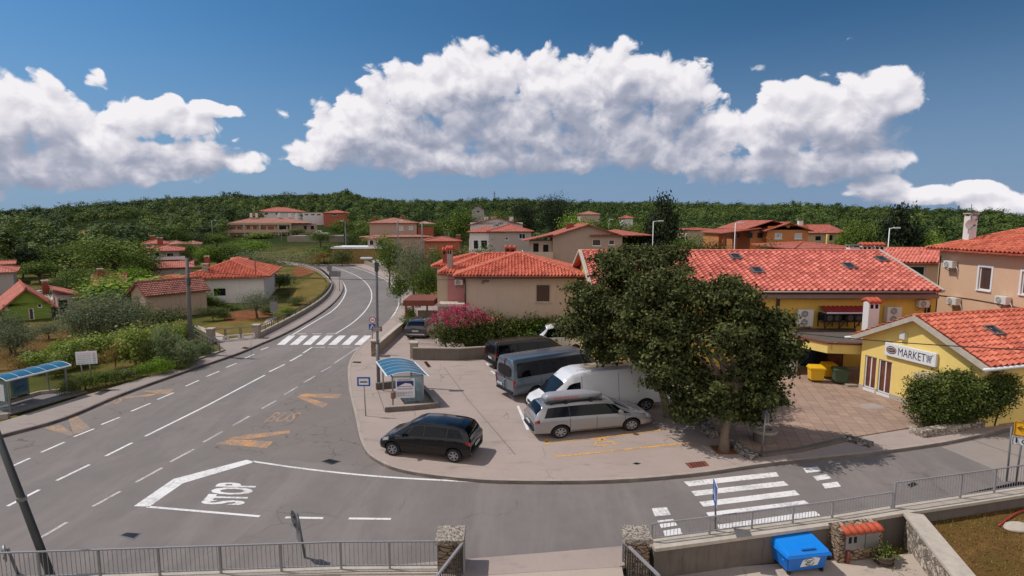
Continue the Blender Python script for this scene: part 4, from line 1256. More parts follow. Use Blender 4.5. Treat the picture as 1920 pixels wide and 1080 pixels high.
# skylight on the shop roof
Vd = Vector((-(LW / 2 + ov), 0, zrr - zee + ov * s)).normalized()
cx = Vector((LW + ov, 2.9, zee - ov * s + .03)) + Vd * 2.3
nn = Vector((0, 1, 0)).cross(Vd).normalized()
mb = MB(); c = lambda a, b, n_: cx + Vector((0, 1, 0)) * a + Vd * b + nn * n_
for a0, a1, b0, b1 in ((-.36, -.28, -.36, .36), (.28, .36, -.36, .36), (-.28, .28, -.36, -.28), (-.28, .28, .28, .36)):
 mb.hexa([c(a0, b0, .02), c(a1, b0, .02), c(a1, b1, .02), c(a0, b1, .02)], [c(a0, b0, .22), c(a1, b0, .22), c(a1, b1, .22), c(a0, b1, .22)])
s_ = mb.build('skylight', 'skylight_frame', r)
mb = MB(); mb.face([c(-.3, -.3, .17), c(.3, -.3, .17), c(.3, .3, .17), c(-.3, .3, .17)]); mb.build('pane', 'skylight_glass', s_, fix=False)
# white chimney between the buildings
q = D(1631, 612, 32.2)
t2 = thing('chimney_stack', 'white plastered chimney with tiled cap rising beside the shop gable', 'chimney', (q.x, 32.2, zat(640, 32.2)))
c_ = chimney(t2, 0, 0, 0, zat(560, 32.2) - zat(640, 32.2), .62, .55, 'plaster_white', True, name='shaft')
# market sign on the gable
u0, u1 = fu(1659), fu(1755)
zs1 = zat(641, L0.y + Dv.y * u0) - .15; zs0 = zat(665, L0.y + Dv.y * u0) - .15
sg = thing('market_sign', 'white illuminated box sign reading MARKET on the gable wall', 'sign', t.location, ang)
mb = MB(); mb.hexa([P(u0, zs0, -.15), P(u1, zs0, -.15), P(u1, zs0, -.005), P(u0, zs0, -.005)], [P(u0, zs1, -.15), P(u1, zs1, -.15), P(u1, zs1, -.005), P(u0, zs1, -.005)])
mb.build('sign_box', 'sign_white', sg, bevel=.02)
def on(u, z, k=-.156):
 return Vector(P(u, z, k))
LU, HZ = u1 - u0, zs1 - zs0
mb = MB(); text_into(mb, 'MARKET', on(u0 + LU * .285, zs0 + HZ * .22), on(1, 0) - on(0, 0), (0, 0, 1), LU * .53, HZ * .58, .0); mb.build('lettering', 'print_purple', sg, fix=False)
def oval(mat, ru, rz, k, name):
 mb = MB(); cu, cz = u0 + LU * .145, zs0 + HZ * .5
 mb.face([on(cu + ru * math.cos(a), cz + rz * math.sin(a), k) for a in np.linspace(0, 2 * PI, 28, endpoint=False)]); return mb.build(name, mat, sg, fix=False)
oval('print_brown', LU * .105, HZ * .30, -.156, 'logo'); oval('sign_white', LU * .092, HZ * .22, -.159, 'logo'); oval('print_brown', LU * .086, HZ * .18, -.162, 'logo')
mb = MB()
for i in range(5):
 a = on(u0 + LU * (.095 + .022 * i), zs0 + HZ * .43, -.166); mb.bar(a, a + Vector((0, 0, HZ * .15)), LU * .012, .006)
 if i % 2 == 0:
  mb.bar(a + Vector((0, 0, HZ * .07)), on(u0 + LU * (.112 + .022 * i), zs0 + HZ * .50, -.166), LU * .008, .006)
mb.build('logo_lettering', 'sign_white', sg)
mb = MB()
ct = lambda a, b: on(u0 + LU * (.82 + .13 * a), zs0 + HZ * (.2 + .62 * b))
for a, b in (((1, 1), (.8, .95)), ((.8, .95), (.62, .3)), ((.62, .3), (.1, .3)), ((.05, .85), (.78, .85)), ((.05, .85), (.2, .42)), ((.2, .42), (.66, .42)), ((.3, .85), (.36, .42)), ((.52, .85), (.52, .42)), ((.12, .64), (.72, .64))):
 mb.bar(ct(*a), ct(*b), .03, .008, up=on(0, 0, -1) - on(0, 0, 0))
for a in (.22, .58):
 mb.bar(ct(a, .08), ct(a, .2), .07, .01, up=on(0, 0, -1) - on(0, 0, 0))
mb.build('cart_symbol', 'print_grey', sg)
# ---- tan apartment house on the right
xa = 29.45
YA0, YA1 = 38.2, 24.0
t = thing('tan_apartment_house', 'tan rendered apartment house with red tile roof at the right edge', 'house', (xa, YA0, .1), R(-90) + .0)
# local x runs towards the camera, local y to the right
LA = YA0 - YA1
YofPx = lambda px: xa * CAM_F / (px - 960) - .3
U = lambda px: YA0 - YofPx(px)
Z = lambda py, px: zat(py, YofPx(px)) - .1
za = zat(468, YA0) - .1
mb = MB(); ops = [(U(1832), U(1855), Z(544, 1843), Z(501, 1843)), (U(1912), U(1938), Z(553, 1925), Z(510, 1925))]
P = wall_part(mb, (0, 0), (LA, 0), -.3, za, ops, .12)
wall_part(mb, (LA, 0), (LA, 11), -.3, za); wall_part(mb, (LA, 11), (0, 11), -.3, za); wall_part(mb, (0, 11), (0, 0), -.3, za)
mb.build('wall', 'plaster_tan', t, fix=False)
for o in ops:
 w_ = window(t, P, o, 'shutter', 'sign_white')
 a, b, c, e = o
 mb = MB()
 for q in ((a - .12, a, c, e), (b, b + .12, c, e), (a - .12, b + .12, e, e + .12)):
  mb.hexa([P(q[0], q[2], -.03), P(q[1], q[2], -.03), P(q[1], q[2], -.001), P(q[0], q[2], -.001)], [P(q[0], q[3], -.03), P(q[1], q[3], -.03), P(q[1], q[3], -.001), P(q[0], q[3], -.001)])
 mb.build('surround', 'sign_white', w_)
hip_roof(t, -.55, LA + .6, -.6, 11.6, za + .03, za + 2.0, 'roof_bright', True, .30, .36, axis='x', run=4.0)
c_ = chimney(t, .75, 1.3, za - .2, zat(402, 37), .52, .5, 'plaster_white', False)
for i, (px, py, Y, rr) in enumerate(((1819, 421, 36.9, .34), (1823, 407, 37.2, .32))):
 q = D(px, py, Y)
 dsh = thing('satellite_dish', ('lower' if i == 0 else 'upper') + ' round grey satellite dish mounted on the chimney of the tan house', 'satellite dish', q, R(-14 if i == 0 else 18), 'satellite dishes')
 mb = MB(); mb.lathe([(.001, .0), (rr * .5, -.03), (rr * .85, -.10), (rr, -.15), (rr * .98, -.12), (rr * .5, .01), (.001, .03)], 24, 'y'); mb.build('reflector', 'ac_white' if i == 0 else 'galvanised', dsh, smooth=True)
 mb = MB(); mb.bar((0, .0, -rr), (0, -.5, -.05), .03); mb.box(-.05, .05, -.56, -.46, -.1, .0); mb.build('feed_arm', 'pole_dark', dsh)
 mb = MB(); mb.tube([(0, .04, 0), (0, .14, 0), (0, .14, -.6)], .03, 6); mb.build('mount', 'galvanised', dsh)
ant = thing('antenna', 'thin aerial on a mast above the dishes of the tan house', 'antenna', D(1820, 404, 37.4))
mb = MB(); mb.tube([(0, 0, -.5), (0, 0, .75)], .02, 6)
for zz in (.1, .3, .5):
 mb.bar((-.25, 0, zz), (.25, 0, zz), .015)
mb.build('mast', 'pole_grey', ant)
AR = R(-90)
for px, py, lab in ((1783, 502, 'air conditioner unit high on the corner of the tan house'), (1796, 571, 'left air conditioner unit low on the tan house wall'), (1888, 570, 'right air conditioner unit low on the tan house wall')):
 Y = YofPx(px)
 ac_unit(lab, (xa, Y, zat(py, Y)), AR, .78, .46, .34)
mb = MB(); mb.tube([P(.2, Z(556, 1776), -.03), P(3, Z(562, 1830), -.03), P(7.5, Z(577, 1915), -.03)], .022, 6)
mb.tube([P(.15, Z(600, 1770), -.03), P(.15, Z(480, 1770), -.03)], .03, 6)
mb.build('wall_cable', 'cable_black', t)
# low link building between market and tan house
Yb = 47.0
lx0, lx1 = D(1683, 500, Yb).x, D(1790, 500, Yb).x
house('low_house', 'low beige house with tiled roof squeezed between market and tan house', 'house', (lx0, Yb, .05), 0, lx1 - lx0, 6, zat(492, Yb), 'plaster_tan', 'gable', [(1.6, zat(522, Yb), 1.6, 1.0, 'plain')], gable_axis='x', zr=zat(468, Yb + 3), rmat='roof_flat_tile', tile=True, tw=.32)
# ---- houses further back
def far(name, label, px0, px1, Y, eave, ridge, depth, wall, roof, axis, front=(), left=(), right=(), rz=None, cat='house', over=.5, rmat='roof_far', zbase=None, tile=False, group=None, tw=.3):
 """a house set by the picture columns of its front corners; openings as (centre column, sill row, width, height, kind)"""
 p0 = loc_of(px0, Y)
 if rz is None:
  rz = max(0.0, -math.atan2(p0.x, p0.y)) * .9
 zb = float(terrain(p0.x + 3, Y)) if zbase is None else zbase
 cr, sr = math.cos(rz), math.sin(rz)
 def along(px):
  a = (px - 960) / CAM_F
  kz = (CAM_H - zb - 3) * _s
  return (a * (p0.y * _c + kz) - p0.x) / (cr - a * sr * _c)
 p0.x = (px0 - 960) / CAM_F * (p0.y * _c + (CAM_H - zb - 3) * _s)
 w = along(px1)
 yy = lambda u: Y + u * sr
 conv = []
 for a, b, c, d_, k in front:
  u = along(a); q = yy(u)
  conv.append((u, zat(b, q) - zb, along(a + c / 2) - along(a - c / 2), zat(b - d_, q) - zat(b, q), k))
 cx, cy = p0.x + cr * w / 2 - sr * depth / 2, Y + sr * w / 2 + cr * depth / 2
 HOUSE_CLEAR.append((cx, cy, max(w, depth) * .62 + 2, w / 2 + 1.5))
 q = yy(w / 2)
 return house(name, label, cat, (p0.x, Y, zb), rz, w, depth, zat(eave, q) - zb, wall, roof, conv, left, right, gable_axis=axis, zr=zat(ridge, q + (depth / 2 if axis == 'x' or roof == 'hip' else 0)) - zb, rmat=rmat, over=over, z0=-6, tile=tile, group=group, tw=tw)
# beige gable house
t = far('gable_house', 'beige two storey house with low gable roof behind the cream house', 1036, 1166, 84, 442, 421, 13, 'plaster_beige', 'gable', 'y',
  [(1118, 461, 16, 12, 'shutter'), (1146, 459, 11, 9, 'shutter'), (1117, 500, 16, 12, 'plain')], left=[(8.5, 4.4, .9, 1.3, 'shutter'), (3.5, 4.4, .9, 1.3, 'shutter')], over=.7, rmat='roof_far')
k = 84 / CAM_F
mb = MB(); mb.box(-4.6, -.01, -1.2, 5, 3.6, 3.8); mb.box(-4.6, -4.45, -1.2, 5, 3.8, 4.9); mb.box(-4.45, -.01, -1.2, -1.05, 3.8, 4.9); mb.build('balcony', 'plaster_cream', t)
mb = MB(); mb.box(-3.4, -.02, .4, 6, -2, 3.59); mb.box(-3.4, -.02, .8, 6, 3.81, 6.5); mb.build('side_wing', 'plaster_cream', t)
rb = {'v': [], 'f': [], 'uv': []}
roof_sheet(rb, Vector((-4.6, 6, 6.5)), (0, -1, 0), Vector((4.6, 0, 1.0)), [(0, 0), (7.2, 0), (7.2, 4.7), (0, 4.7)], False, .3, .36); roof_build(rb, 'roof_far', t)
for q in ((-2.9, -2.1, .77, .79, 4.0, 6.1), (-1.4, -.6, .77, .79, 4.4, 5.9), (-2.6, -1.6, .37, .39, 0, 2.4)):
 mb = MB(); mb.box(*q); mb.build('window', 'window_glass', t)
wW = loc_of(1166, 84).x - loc_of(1036, 84).x
mb = MB(); mb.bar((wW + 3.6, .4, -4), (wW + 3.6, .4, 6.2), .3); mb.bar((wW + 3.6, 8, -4), (wW + 3.6, 8, 6.2), .3); mb.box(wW + .01, wW + 3.8, 0.3, 8.2, 3.0, 3.2); mb.box(wW + 3.65, wW + 3.8, .3, 8.2, 3.2, 4.1); mb.build('porch', 'cement', t)
hip_roof(t, wW - 5, wW + 4.6, -.5, 9.5, zat(441, 84), zat(430, 89), 'roof_far', False, axis='x', caps=False)
chimney(t, 3.2, 6, 6.6, zat(417, 90), 1.2, .9, 'brick_red')
# white house
t = far('white_house', 'white two storey house with arched balcony and red hipped roof', 918, 996, 106, 434, 421, 10, 'plaster_grey', 'hip', 'x', [(950, 450, 6, 5, 'shutter'), (979, 448, 12, 10, 'glass')], rmat='roof_far')
mb = MB(); mb.box(-3.8, -.02, .3, 9, -4, zat(436, 106) - 0.05); mb.build('side_wing', 'plaster_white', t)
mb = MB(); mb.box(-3.9, -3.7, .1, .3, 1, 6.2); mb.box(-3.9, 0, -1.4, .28, 3.2, 3.4); mb.box(-3.9, -.1, -1.4, -1.3, 3.4, 4.3); mb.box(-3.9, -3.8, -1.3, .28, 3.4, 4.3); mb.build('balcony', 'plaster_white', t)
for q in ((-3.0, -2.2, .27, .29, 3.5, 5.8), (-1.6, -.5, .27, .29, 3.5, 5.8), (-2.8, -.8, .27, .29, .4, 2.6)):
 mb = MB(); mb.box(*q); mb.build('window', 'window_glass', t)
hip_roof(t, -4.4, 3, -.3, 9.4, zat(434, 106) - .1, zat(423, 111), 'roof_far', False, axis='x', caps=False)
t = far('white_house', 'taller white gabled house with two chimneys behind the arched balcony house', 882, 980, 122, 421, 408, 11, 'plaster_white', 'gable', 'y', [(931, 424, 6, 6, 'plain'), (947, 421, 8, 4, 'plain')], rmat='roof_far', over=.6)
for px in (914, 927, 961):
 q = D(px, 410, 126); chimney(t, q.x - t.location.x, 4, 7.0, zat(405, 126), .9, .8, 'plaster_white')
# tan hipped house on the bend
t = far('hipped_house', 'tan two storey house with shallow hipped roof above the bend', 694, 782, 150, 418, 409, 12, 'plaster_beige', 'hip', 'x',
  [(753, 432, 8, 9, 'shutter_w'), (771, 431, 8, 8, 'shutter_w')], rmat='roof_faded', over=.7)
chimney(t, 9, 5, 8, zat(406, 155), .8, .8, 'brick_red'); chimney(t, 1.2, 6, 7, zat(408, 156), .8, .8, 'brick_red')
mb = MB(); mb.box(12.8, 17.2, 1, 8, -3, 7.6); mb.build('side_wing', 'plaster_brick', t)
hip_roof(t, 12, 18, .3, 8.8, zat(420, 150) - t.location.z, zat(415, 155) - t.location.z, 'roof_faded', False, axis='y', caps=False)
mb = MB(); mb.box(-2, 16, -6, -.02, -3, zat(446, 144) - t.location.z); mb.build('annex', 'plaster_beige', t)
hip_roof(t, -2.6, 16.6, -6.6, .5, zat(445, 143) - t.location.z, zat(441, 147) - t.location.z, 'roof_faded', False, axis='x', caps=False)
t = far('garden_house', 'long low garden house with red roof right of the bend', 796, 862, 112, 452, 444, 7, 'plaster_brick', 'hip', 'x', [(812, 466, 12, 3, 'plain')], rmat='roof_far')
chimney(t, 7.0, 3, 3.5, zat(440, 115), .8, .7, 'brick_red')
t = far('shed', 'grey flat roofed shed behind the tan hipped house', 806, 844, 170, 432, 430, 6, 'plaster_grey', 'flat', 'x', [(829, 440, 6, 6, 'plain')], rmat='cement_cap')
t = far('carport', 'white roofed pool terrace shelter beside the bend', 690, 722, 124, 447, 443, 5, 'plaster_beige', 'hip', 'x', [(697, 460, 8, 10, 'plain'), (713, 460, 8, 10, 'plain')], rmat='roof_faded')
# house on the hill
t = far('hill_house', 'small weathered gable house on the wooded slope behind the round tree', 884, 908, 240, 393, 385, 9, 'plaster_grey', 'gable', 'y', [(897, 399, 5, 4, 'plain')], rmat='roof_dark')
t = far('hill_house', 'white flat topped house among the woods at the far left', 53, 88, 330, 420, 417, 12, 'plaster_white', 'hip', 'x', [(58, 426, 4, 3, 'plain'), (76, 425, 6, 3, 'plain')], rmat='cement')
t = far('hill_house', 'house with a pale hipped roof among the trees behind the pine', 1088, 1124, 230, 402, 396, 11, 'plaster_pale', 'hip', 'x', rmat='roof_faded')
t = far('hill_house', 'tiny red roofed house between the pine and the spruce', 1168, 1186, 210, 409, 404, 8, 'plaster_white', 'hip', 'x', rmat='roof_far')
t = far('hill_house', 'low red roof among trees left of the orange house', 1288, 1338, 130, 431, 428, 8, 'plaster_pale', 'hip', 'x', rmat='roof_far')
# long apartment house
t = far('apartment_house', 'long two storey apartment house with orange shutters and loggias', 428, 540, 212, 419, 409, 16, 'plaster_pale', 'hip', 'x',
  [(437, 431, 11, 7, 'shutter_o'), (449, 431, 10, 7, 'shutter_o'), (466, 431, 8, 8, 'shutter_o'), (478, 431, 8, 8, 'shutter_o'), (493, 431, 13, 7, 'shutter_o'), (508, 431, 13, 7, 'shutter_o'), (529, 431, 16, 8, 'plain'),
         (437, 445, 11, 6, 'shutter_o'), (449, 445, 10, 6, 'shutter_o'), (467, 448, 9, 10, 'shutter_o'), (492, 445, 12, 6, 'plain'), (507, 445, 12, 6, 'plain'), (529, 448, 14, 9, 'plain')], rmat='roof_faded', over=.8)
hh = zat(436, 212) - t.location.z
lw = max(v.co.x for v in t.children[0].data.vertices)
mb = MB(); mb.box(-1.5, lw + .4, -1.3, -.02, hh - .1, hh + 1.0); mb.box(-1.5, lw + .4, -1.3, -.02, zat(420, 212) - t.location.z - .3, zat(419, 212) - t.location.z + .3)
for f in (.0, .25, .5, .8, 1.0):
 mb.box(lw * f - .3, lw * f + .3, -1.2, -.03, -3, hh - .11); mb.box(lw * f - .3, lw * f + .3, -1.2, -.03, hh + 1.01, zat(420, 212) - t.location.z - .31)
mb.build('loggia', 'plaster_pale', t)
lx = lw * 164 / 112
mb = MB(); mb.box(lw + .02, lx, 1.5, 15, -4, zat(419, 212) - t.location.z); mb.build('side_wing', 'plaster_beige', t)
for a in (569, 583):
 xx = lw * (a - 428) / 112
 mb = MB(); mb.box(xx - .6, xx + .6, 1.4, 1.49, zat(431, 212) - t.location.z, zat(424, 212) - t.location.z); mb.build('window', 'window_glass', t)
hip_roof(t, 5, lx - 2, -.6, 16, zat(419, 212) - t.location.z + .1, zat(408.5, 220) - t.location.z, 'roof_faded', False, axis='x', caps=False)
for px in (469, 479, 521, 542, 555):
 chimney(t, lw * (px - 428) / 112, 7, 9, zat(407 if px < 550 else 413, 224) - t.location.z, .9, .8, 'plaster_white')
for px0, px1 in ((480, 572),):
 t = far('school_building', 'wide pale building with red roof partly hidden by trees on the slope', px0, px1, 270, 397, 389, 18, 'plaster_white', 'hip', 'x', [(500, 403, 6, 4, 'glass'), (520, 403, 6, 4, 'glass'), (556, 403, 6, 4, 'glass')], rmat='roof_far', over=1)
t = far('school_annex', 'white flat building left of the brick red house on the slope', 568, 607, 262, 399, 398, 8, 'plaster_white', 'flat', 'x', [(575, 404, 7, 3, 'glass'), (587, 404, 7, 3, 'glass'), (598, 404, 7, 3, 'glass')], rmat='cement_cap')
t = far('brick_house', 'brick red house with tiled roof on the slope', 607, 655, 256, 399, 394, 14, 'plaster_brick', 'hip', 'x', [(628, 404, 10, 3, 'plain')], rmat='roof_far')
# orange house group on the right
t = far('orange_house', 'orange rendered two storey house with low gable roof and covered terrace', 1436, 1512, 88, 431, 418, 12, 'plaster_orange', 'gable', 'y', [(1457, 448, 14, 11, 'shutter_w'), (1494, 448, 14, 11, 'shutter_w'), (1474, 427, 6, 3, 'plain')], rmat='roof_far', over=.6)
wl = loc_of(1436, 88).x - loc_of(1412, 88).x
mb = MB(); mb.box(-wl, -.02, 1.5, 12, -2, zat(431, 88) - .1); mb.build('side_wing', 'plaster_orange', t)
gable_roof(t, -wl - 1.2, 5.5, .6, 13.5, zat(430, 88), zat(413, 94), 'roof_far', False, axis='y', caps=False)
wl2 = loc_of(1436, 88).x - loc_of(1356, 88).x
mb = MB()
mb.box(-wl2, -wl, .5, 8, 2.9, 3.1)
for f in (0, .45):
 mb.bar((-wl2 + f * 4 + .2, .7, -2), (-wl2 + f * 4 + .2, .7, zat(437, 88)), .35)
mb.box(-wl2, -wl, .5, .62, 3.1, 4.0); mb.box(-wl, -.03, .45, 1.48, 2.4, 3.6)
mb.build('terrace', 'plaster_brick', t)
rb = {'v': [], 'f': [], 'uv': []}
roof_sheet(rb, Vector((-wl2 - .6, 9, zat(437, 88))), (0, -1, 0), Vector((wl2 - wl + 1.6, 0, .8)), [(0, 0), (9.5, 0), (9.5, wl2 - wl + 1.6), (0, wl2 - wl + 1.6)], False, .3, .36); roof_build(rb, 'roof_far', t)
for a in (1387, 1411, 1430):
 xx = loc_of(a, 88).x - loc_of(1436, 88).x
 mb = MB(); mb.box(xx - .4, xx + .4, 1.40, 1.49, zat(446, 88), zat(436, 88)); mb.build('window', 'window_glass', t)
t = far('orange_house', 'orange tan house with white chimney right behind the low gable house', 1512, 1582, 100, 436, 422, 12, 'plaster_tan', 'gable', 'x', [(1532, 452, 12, 10, 'plain'), (1556, 452, 8, 12, 'plain')], rmat='roof_far')
chimney(t, 1.6, 6, 8, zat(412, 106), .8, .7, 'plaster_white'); chimney(t, 6.4, 6.5, 8, zat(421, 106), .6, .6, 'brick_red')
mb = MB(); q = loc_of(1549, 98).x - loc_of(1512, 100).x; mb.bar((q, -2, -2), (q, -2, zat(439, 98)), .35); mb.build('porch_post', 'plaster_bright_yellow', t)
t = far('garage', 'low building with a red hipped roof right behind the market ridge', 1492, 1588, 60, 466, 455, 9, 'plaster_grey', 'hip', 'x', rmat='roof_far', over=.8)
for i, (px, lab) in enumerate(((1599, 'grey capped chimney left of the two tile capped ones behind the market ridge'), (1622, 'tile capped chimney second from left behind the market ridge'), (1645, 'tile capped chimney beside the street lamp behind the market ridge'))):
 q = D(px, 468, 47)
 t = thing('chimney_stack', lab, 'chimney', (q.x, 47, zat(490, 47)), 0)
 chimney(t, 0, 0, 0, zat(456 if i else 459, 47) - zat(490, 47), .82, .6, 'plaster_white', bool(i), name='shaft', cap='sign_back')
 mb = MB(); mb.box(-.35, .35, -.25, .25, -6, -.002); mb.build('base', 'cement', t)
t = far('red_house', 'reddish roof with tiled slope left of the orange house terrace', 1346, 1372, 100, 436, 430, 8, 'plaster_orange', 'hip', 'x', rmat='roof_far')
# ---- left side houses
t = far('hipped_house', 'single storey house with bright hipped tile roof at the garden', 352, 494, 62.5, 520, 487, 12, 'plaster_white', 'hip', 'y', [(410, 556, 25, 16, 'plain')], rmat='roof_bright', tile=True, over=.8, rz=R(17), tw=.34)
chimney(t, 1.6, 1.2, 2.6, zat(494, 64), .6, .55, 'cement')
chimney(t, 1.0, 5.2, 2.6, zat(480, 67), .5, .5, 'brick_red', False)
xq = -5.6
mb = MB(); mb.box(xq + .6, -.02, -.6, 6, -1, zat(538, 60)); mb.build('annex', 'plaster_rough', t)
hip_roof(t, xq, .8, -1.2, 6.6, zat(537, 60), zat(519, 63), 'roof_bright', True, .3, .36, axis='x')
mb = MB(); mb.tube([(7.2, -.86, zat(519, 61.6)), (7.2, -.86, zat(492, 61.6))], .05, 6); mb.build('vent_pipe', 'brick_red', t)
q2 = loc_of(447, 70)
t = far('small_tiled_house', 'little red roof peeping over the hipped house', 437, 458, 80, 489, 483, 5, 'plaster_grey', 'hip', 'x', rmat='roof_bright')
# terraced house with brick chimneys
t = far('terraced_house', 'stepped white house with three red roofs and brick chimneys', 282, 336, 88, 470, 460, 9, 'plaster_grey', 'hip', 'x', [(296, 484, 10, 11, 'plain'), (320, 484, 14, 10, 'plain')], rmat='roof_far', over=.9)
mb = MB(); mb.box(-.8, 4.8, -1.3, -.02, zat(488, 87), zat(482, 87)); mb.build('balcony', 'plaster_white', t)
mb = MB(); mb.box(.2, 5.6, -6, -1.4, -2, zat(506, 83)); mb.build('annex', 'plaster_grey', t)
rb = {'v': [], 'f': [], 'uv': []}
roof_sheet(rb, Vector((-.4, -6.6, zat(504, 82))), (1, 0, 0), Vector((0, 5.2, .7)), [(0, 0), (6.4, 0), (6.4, 5.2), (0, 5.2)], False, .3, .36); roof_build(rb, 'roof_far', t)
chimney(t, 1.3, 5, 5, zat(445, 93), .8, .7, 'brick_red')
chimney(t, -.1, -4, 1, zat(501, 84), .8, .8, 'plaster_brick')
t = far('terraced_house', 'smaller white house with pinkish roof behind the brick chimneys', 272, 312, 104, 457, 450, 9, 'plaster_white', 'hip', 'x', [(283, 466, 6, 6, 'plain')], rmat='roof_far')
chimney(t, 1.2, 5, 5, zat(441, 109), .8, .7, 'brick_red')
t = far('house_cluster', 'pale roofed house beyond the terraced house', 312, 345, 118, 458, 452, 9, 'plaster_pale', 'hip', 'x', rmat='roof_faded')
t = far('house_cluster', 'pale pink house in front of the woodland left of the yellowish tree', 348, 374, 128, 458, 452, 9, 'plaster_pale', 'hip', 'x', [(356, 466, 6, 4, 'plain')], rmat='roof_faded')
# green house
t = far('green_house', 'green rendered house with low orange gable roof at the left edge', 2, 92, 51.5, 573, 541, 9, 'plaster_green', 'gable', 'y', [(71, 577, 9, 11, 'plain'), (54, 600, 10, 22, 'shutter'), (8.5, 581, 6, 10, 'glass')], rmat='roof_far', over=.5, rz=R(44))
wg = max(v.co.x for v in t.children[0].data.vertices)
mb = MB(); mb.box(wg + .01, wg + 1.5, .2, 5, -1, zat(562, 51.5)); mb.build('annex', 'plaster_grey', t)
mb = MB(); mb.box(wg + .1, wg + .75, .16, .19, -.1, zat(571, 51.5)); mb.build('door', 'interior_dark', t)
rb = {'v': [], 'f': [], 'uv': []}
roof_sheet(rb, Vector((wg + 1.9, -.3, zat(564, 51.5))), (0, 1, 0), Vector((-2.2, 0, .75)), [(0, 0), (5.6, 0), (5.6, 2.3), (0, 2.3)], False, .3, .36); roof_build(rb, 'roof_far', t)
chimney(t, wg * .86, 4.0, 2.0, zat(526, 56), .5, .5, 'brick_red', False)
t = far('grey_house', 'grey house with dull red roofs above the green house', -40, 24, 68, 511, 497, 9, 'plaster_grey', 'hip', 'x', rmat='roof_far')
t = far('red_roof_house', 'orange roofed house corner at the left edge behind the grey house', -60, 22, 80, 496, 490, 7, 'plaster_grey', 'gable', 'x', rmat='roof_far')
t = far('small_tiled_house', 'small pink tiled roof with a brick chimney among the trees', 178, 228, 64, 530, 515, 6, 'plaster_pale', 'gable', 'x', rmat='roof_far')
chimney(t, .4, 2.2, 1.2, zat(503, 66), .55, .5, 'brick_red')
# old shed
Ys = 44.2
p0 = G(250, 596); pr = G(368, 608)
t = thing('old_shed', 'old stone shed with faded tile roof and red painted base', 'shed', (p0.x, p0.y, 0), R(-34))
sw, sd = 3.1, 5.6
# local x = gable wall, seen obliquely; long wall runs along local y turned to the right
sh = zat(572, 45)
mb = MB()
o = (1.15, 1.6, 1.5, 2.15)
P = wall_part(mb, (0, 0), (sw, 0), .55, sh, [o], gable=(sw / 2 - .1, sh + .95))
wall_part(mb, (sw, 0), (sw, sd), .0, sh); wall_part(mb, (sw, sd), (0, sd), 0, sh, gable=(sw / 2, sh + .95)); wall_part(mb, (0, sd), (0, 0), 0, sh)
mb.build('wall', 'plaster_rough', t, fix=False)
window(t, P, o, 'glass', 'cement')
mb = MB(); mb.box(-.03, sw + .03, -.035, .2, -.3, .548); mb.build('plinth', 'rust_sheet', t)
s = .95 / (sw / 2)
gable_roof(t, -.35, sw + .4, -.3, sd + .3, sh - .35 * s, sh + .97, 'roof_dark', True, .24, .3, axis='y', amp=.035)
# ------------------------------------------------------------------ vegetation
def unit(v):
 return v / np.maximum(np.linalg.norm(v, axis=-1, keepdims=True), 1e-9)
def leaf_cloud(blobs, n, leaf, seed, clump=26, spread=2.4, shell=.45, up=.35, rough=.5, aspect=.62, low=-.55, fill=.22, hang=0.0, nper=4):
 """leaf faces gathered in clumps through the volume of a crown; returns vertices and tints"""
 g = np.random.default_rng(seed)
 B = np.array(blobs, float)
 w = (B[:, 3] * B[:, 4] * B[:, 5]) ** .72; w /= w.sum()
 nc = max(4, n // clump)
 bi = g.choice(len(B), nc, p=w)
 d = unit(g.normal(size=(nc * 3, 3)))
 d = d[d[:, 2] > low][:nc]
 nc = min(nc, len(d)); bi = bi[:nc]
 f = 1 - shell * g.random(nc) ** 1.6
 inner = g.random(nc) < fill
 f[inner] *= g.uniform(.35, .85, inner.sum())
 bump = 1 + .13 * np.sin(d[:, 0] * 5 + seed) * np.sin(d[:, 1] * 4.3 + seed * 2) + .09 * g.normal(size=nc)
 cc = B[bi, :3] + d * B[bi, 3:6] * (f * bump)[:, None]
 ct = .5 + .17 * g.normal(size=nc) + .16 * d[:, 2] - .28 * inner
 m = nc * clump
 ci = np.repeat(np.arange(nc), clump)
 sp = leaf * spread
 off = g.normal(size=(m, 3)) * sp * np.array([1, 1, .62])
 c = cc[ci] + off
 nrm = unit(d[ci] * .75 + np.array([0, 0, up]) + g.normal(size=(m, 3)) * rough)
 t = unit(np.cross(nrm, g.normal(size=(m, 3))))
 if hang:
  t = unit(t + np.array([0, 0, -hang]))
 b = np.cross(nrm, t)
 L = leaf * g.uniform(.7, 1.3, (m, 1))
 if nper == 4:
  v = np.stack([c - t * L * .5, c + b * L * aspect * .5 - t * L * .05, c + t * L * .5, c - b * L * aspect * .5 - t * L * .05], 1)
 else:
  v = np.stack([c - t * L * .5 - b * L * aspect * .45, c + b * L * aspect * .5 - t * L * .4, c + t * L * .6], 1)
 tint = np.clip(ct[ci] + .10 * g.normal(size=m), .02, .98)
 return v.reshape(-1, 3), tint
def limb_mesh(name, base, top, r0, r1, tips, mat, seed):
 g = random.Random(seed)
 mb = MB()
 base = Vector(base); top = Vector(top)
 k = 5
 pts = [base.lerp(top, i / k) + Vector((g.uniform(-1, 1), g.uniform(-1, 1), 0)) * r0 * .5 * (0 < i < k) for i in range(k + 1)]
 rad = [r0 * 1.35] + [r0 + (r1 - r0) * i / k for i in range(1, k + 1)]
 mb.tube(pts, rad, 9)
 for tp in tips:
  tp = Vector(tp)
  s = base.lerp(top, g.uniform(.6, .95))
  mid = s.lerp(tp, .5) + Vector((0, 0, (tp - s).length * .10))
  mb.tube([s, mid, tp], [r1 * .85, r1 * .5, r1 * .15], 6)
 me = mb.mesh(name, mat); me.shade_smooth()
 return me
KINDS = {}
PROTO = {}
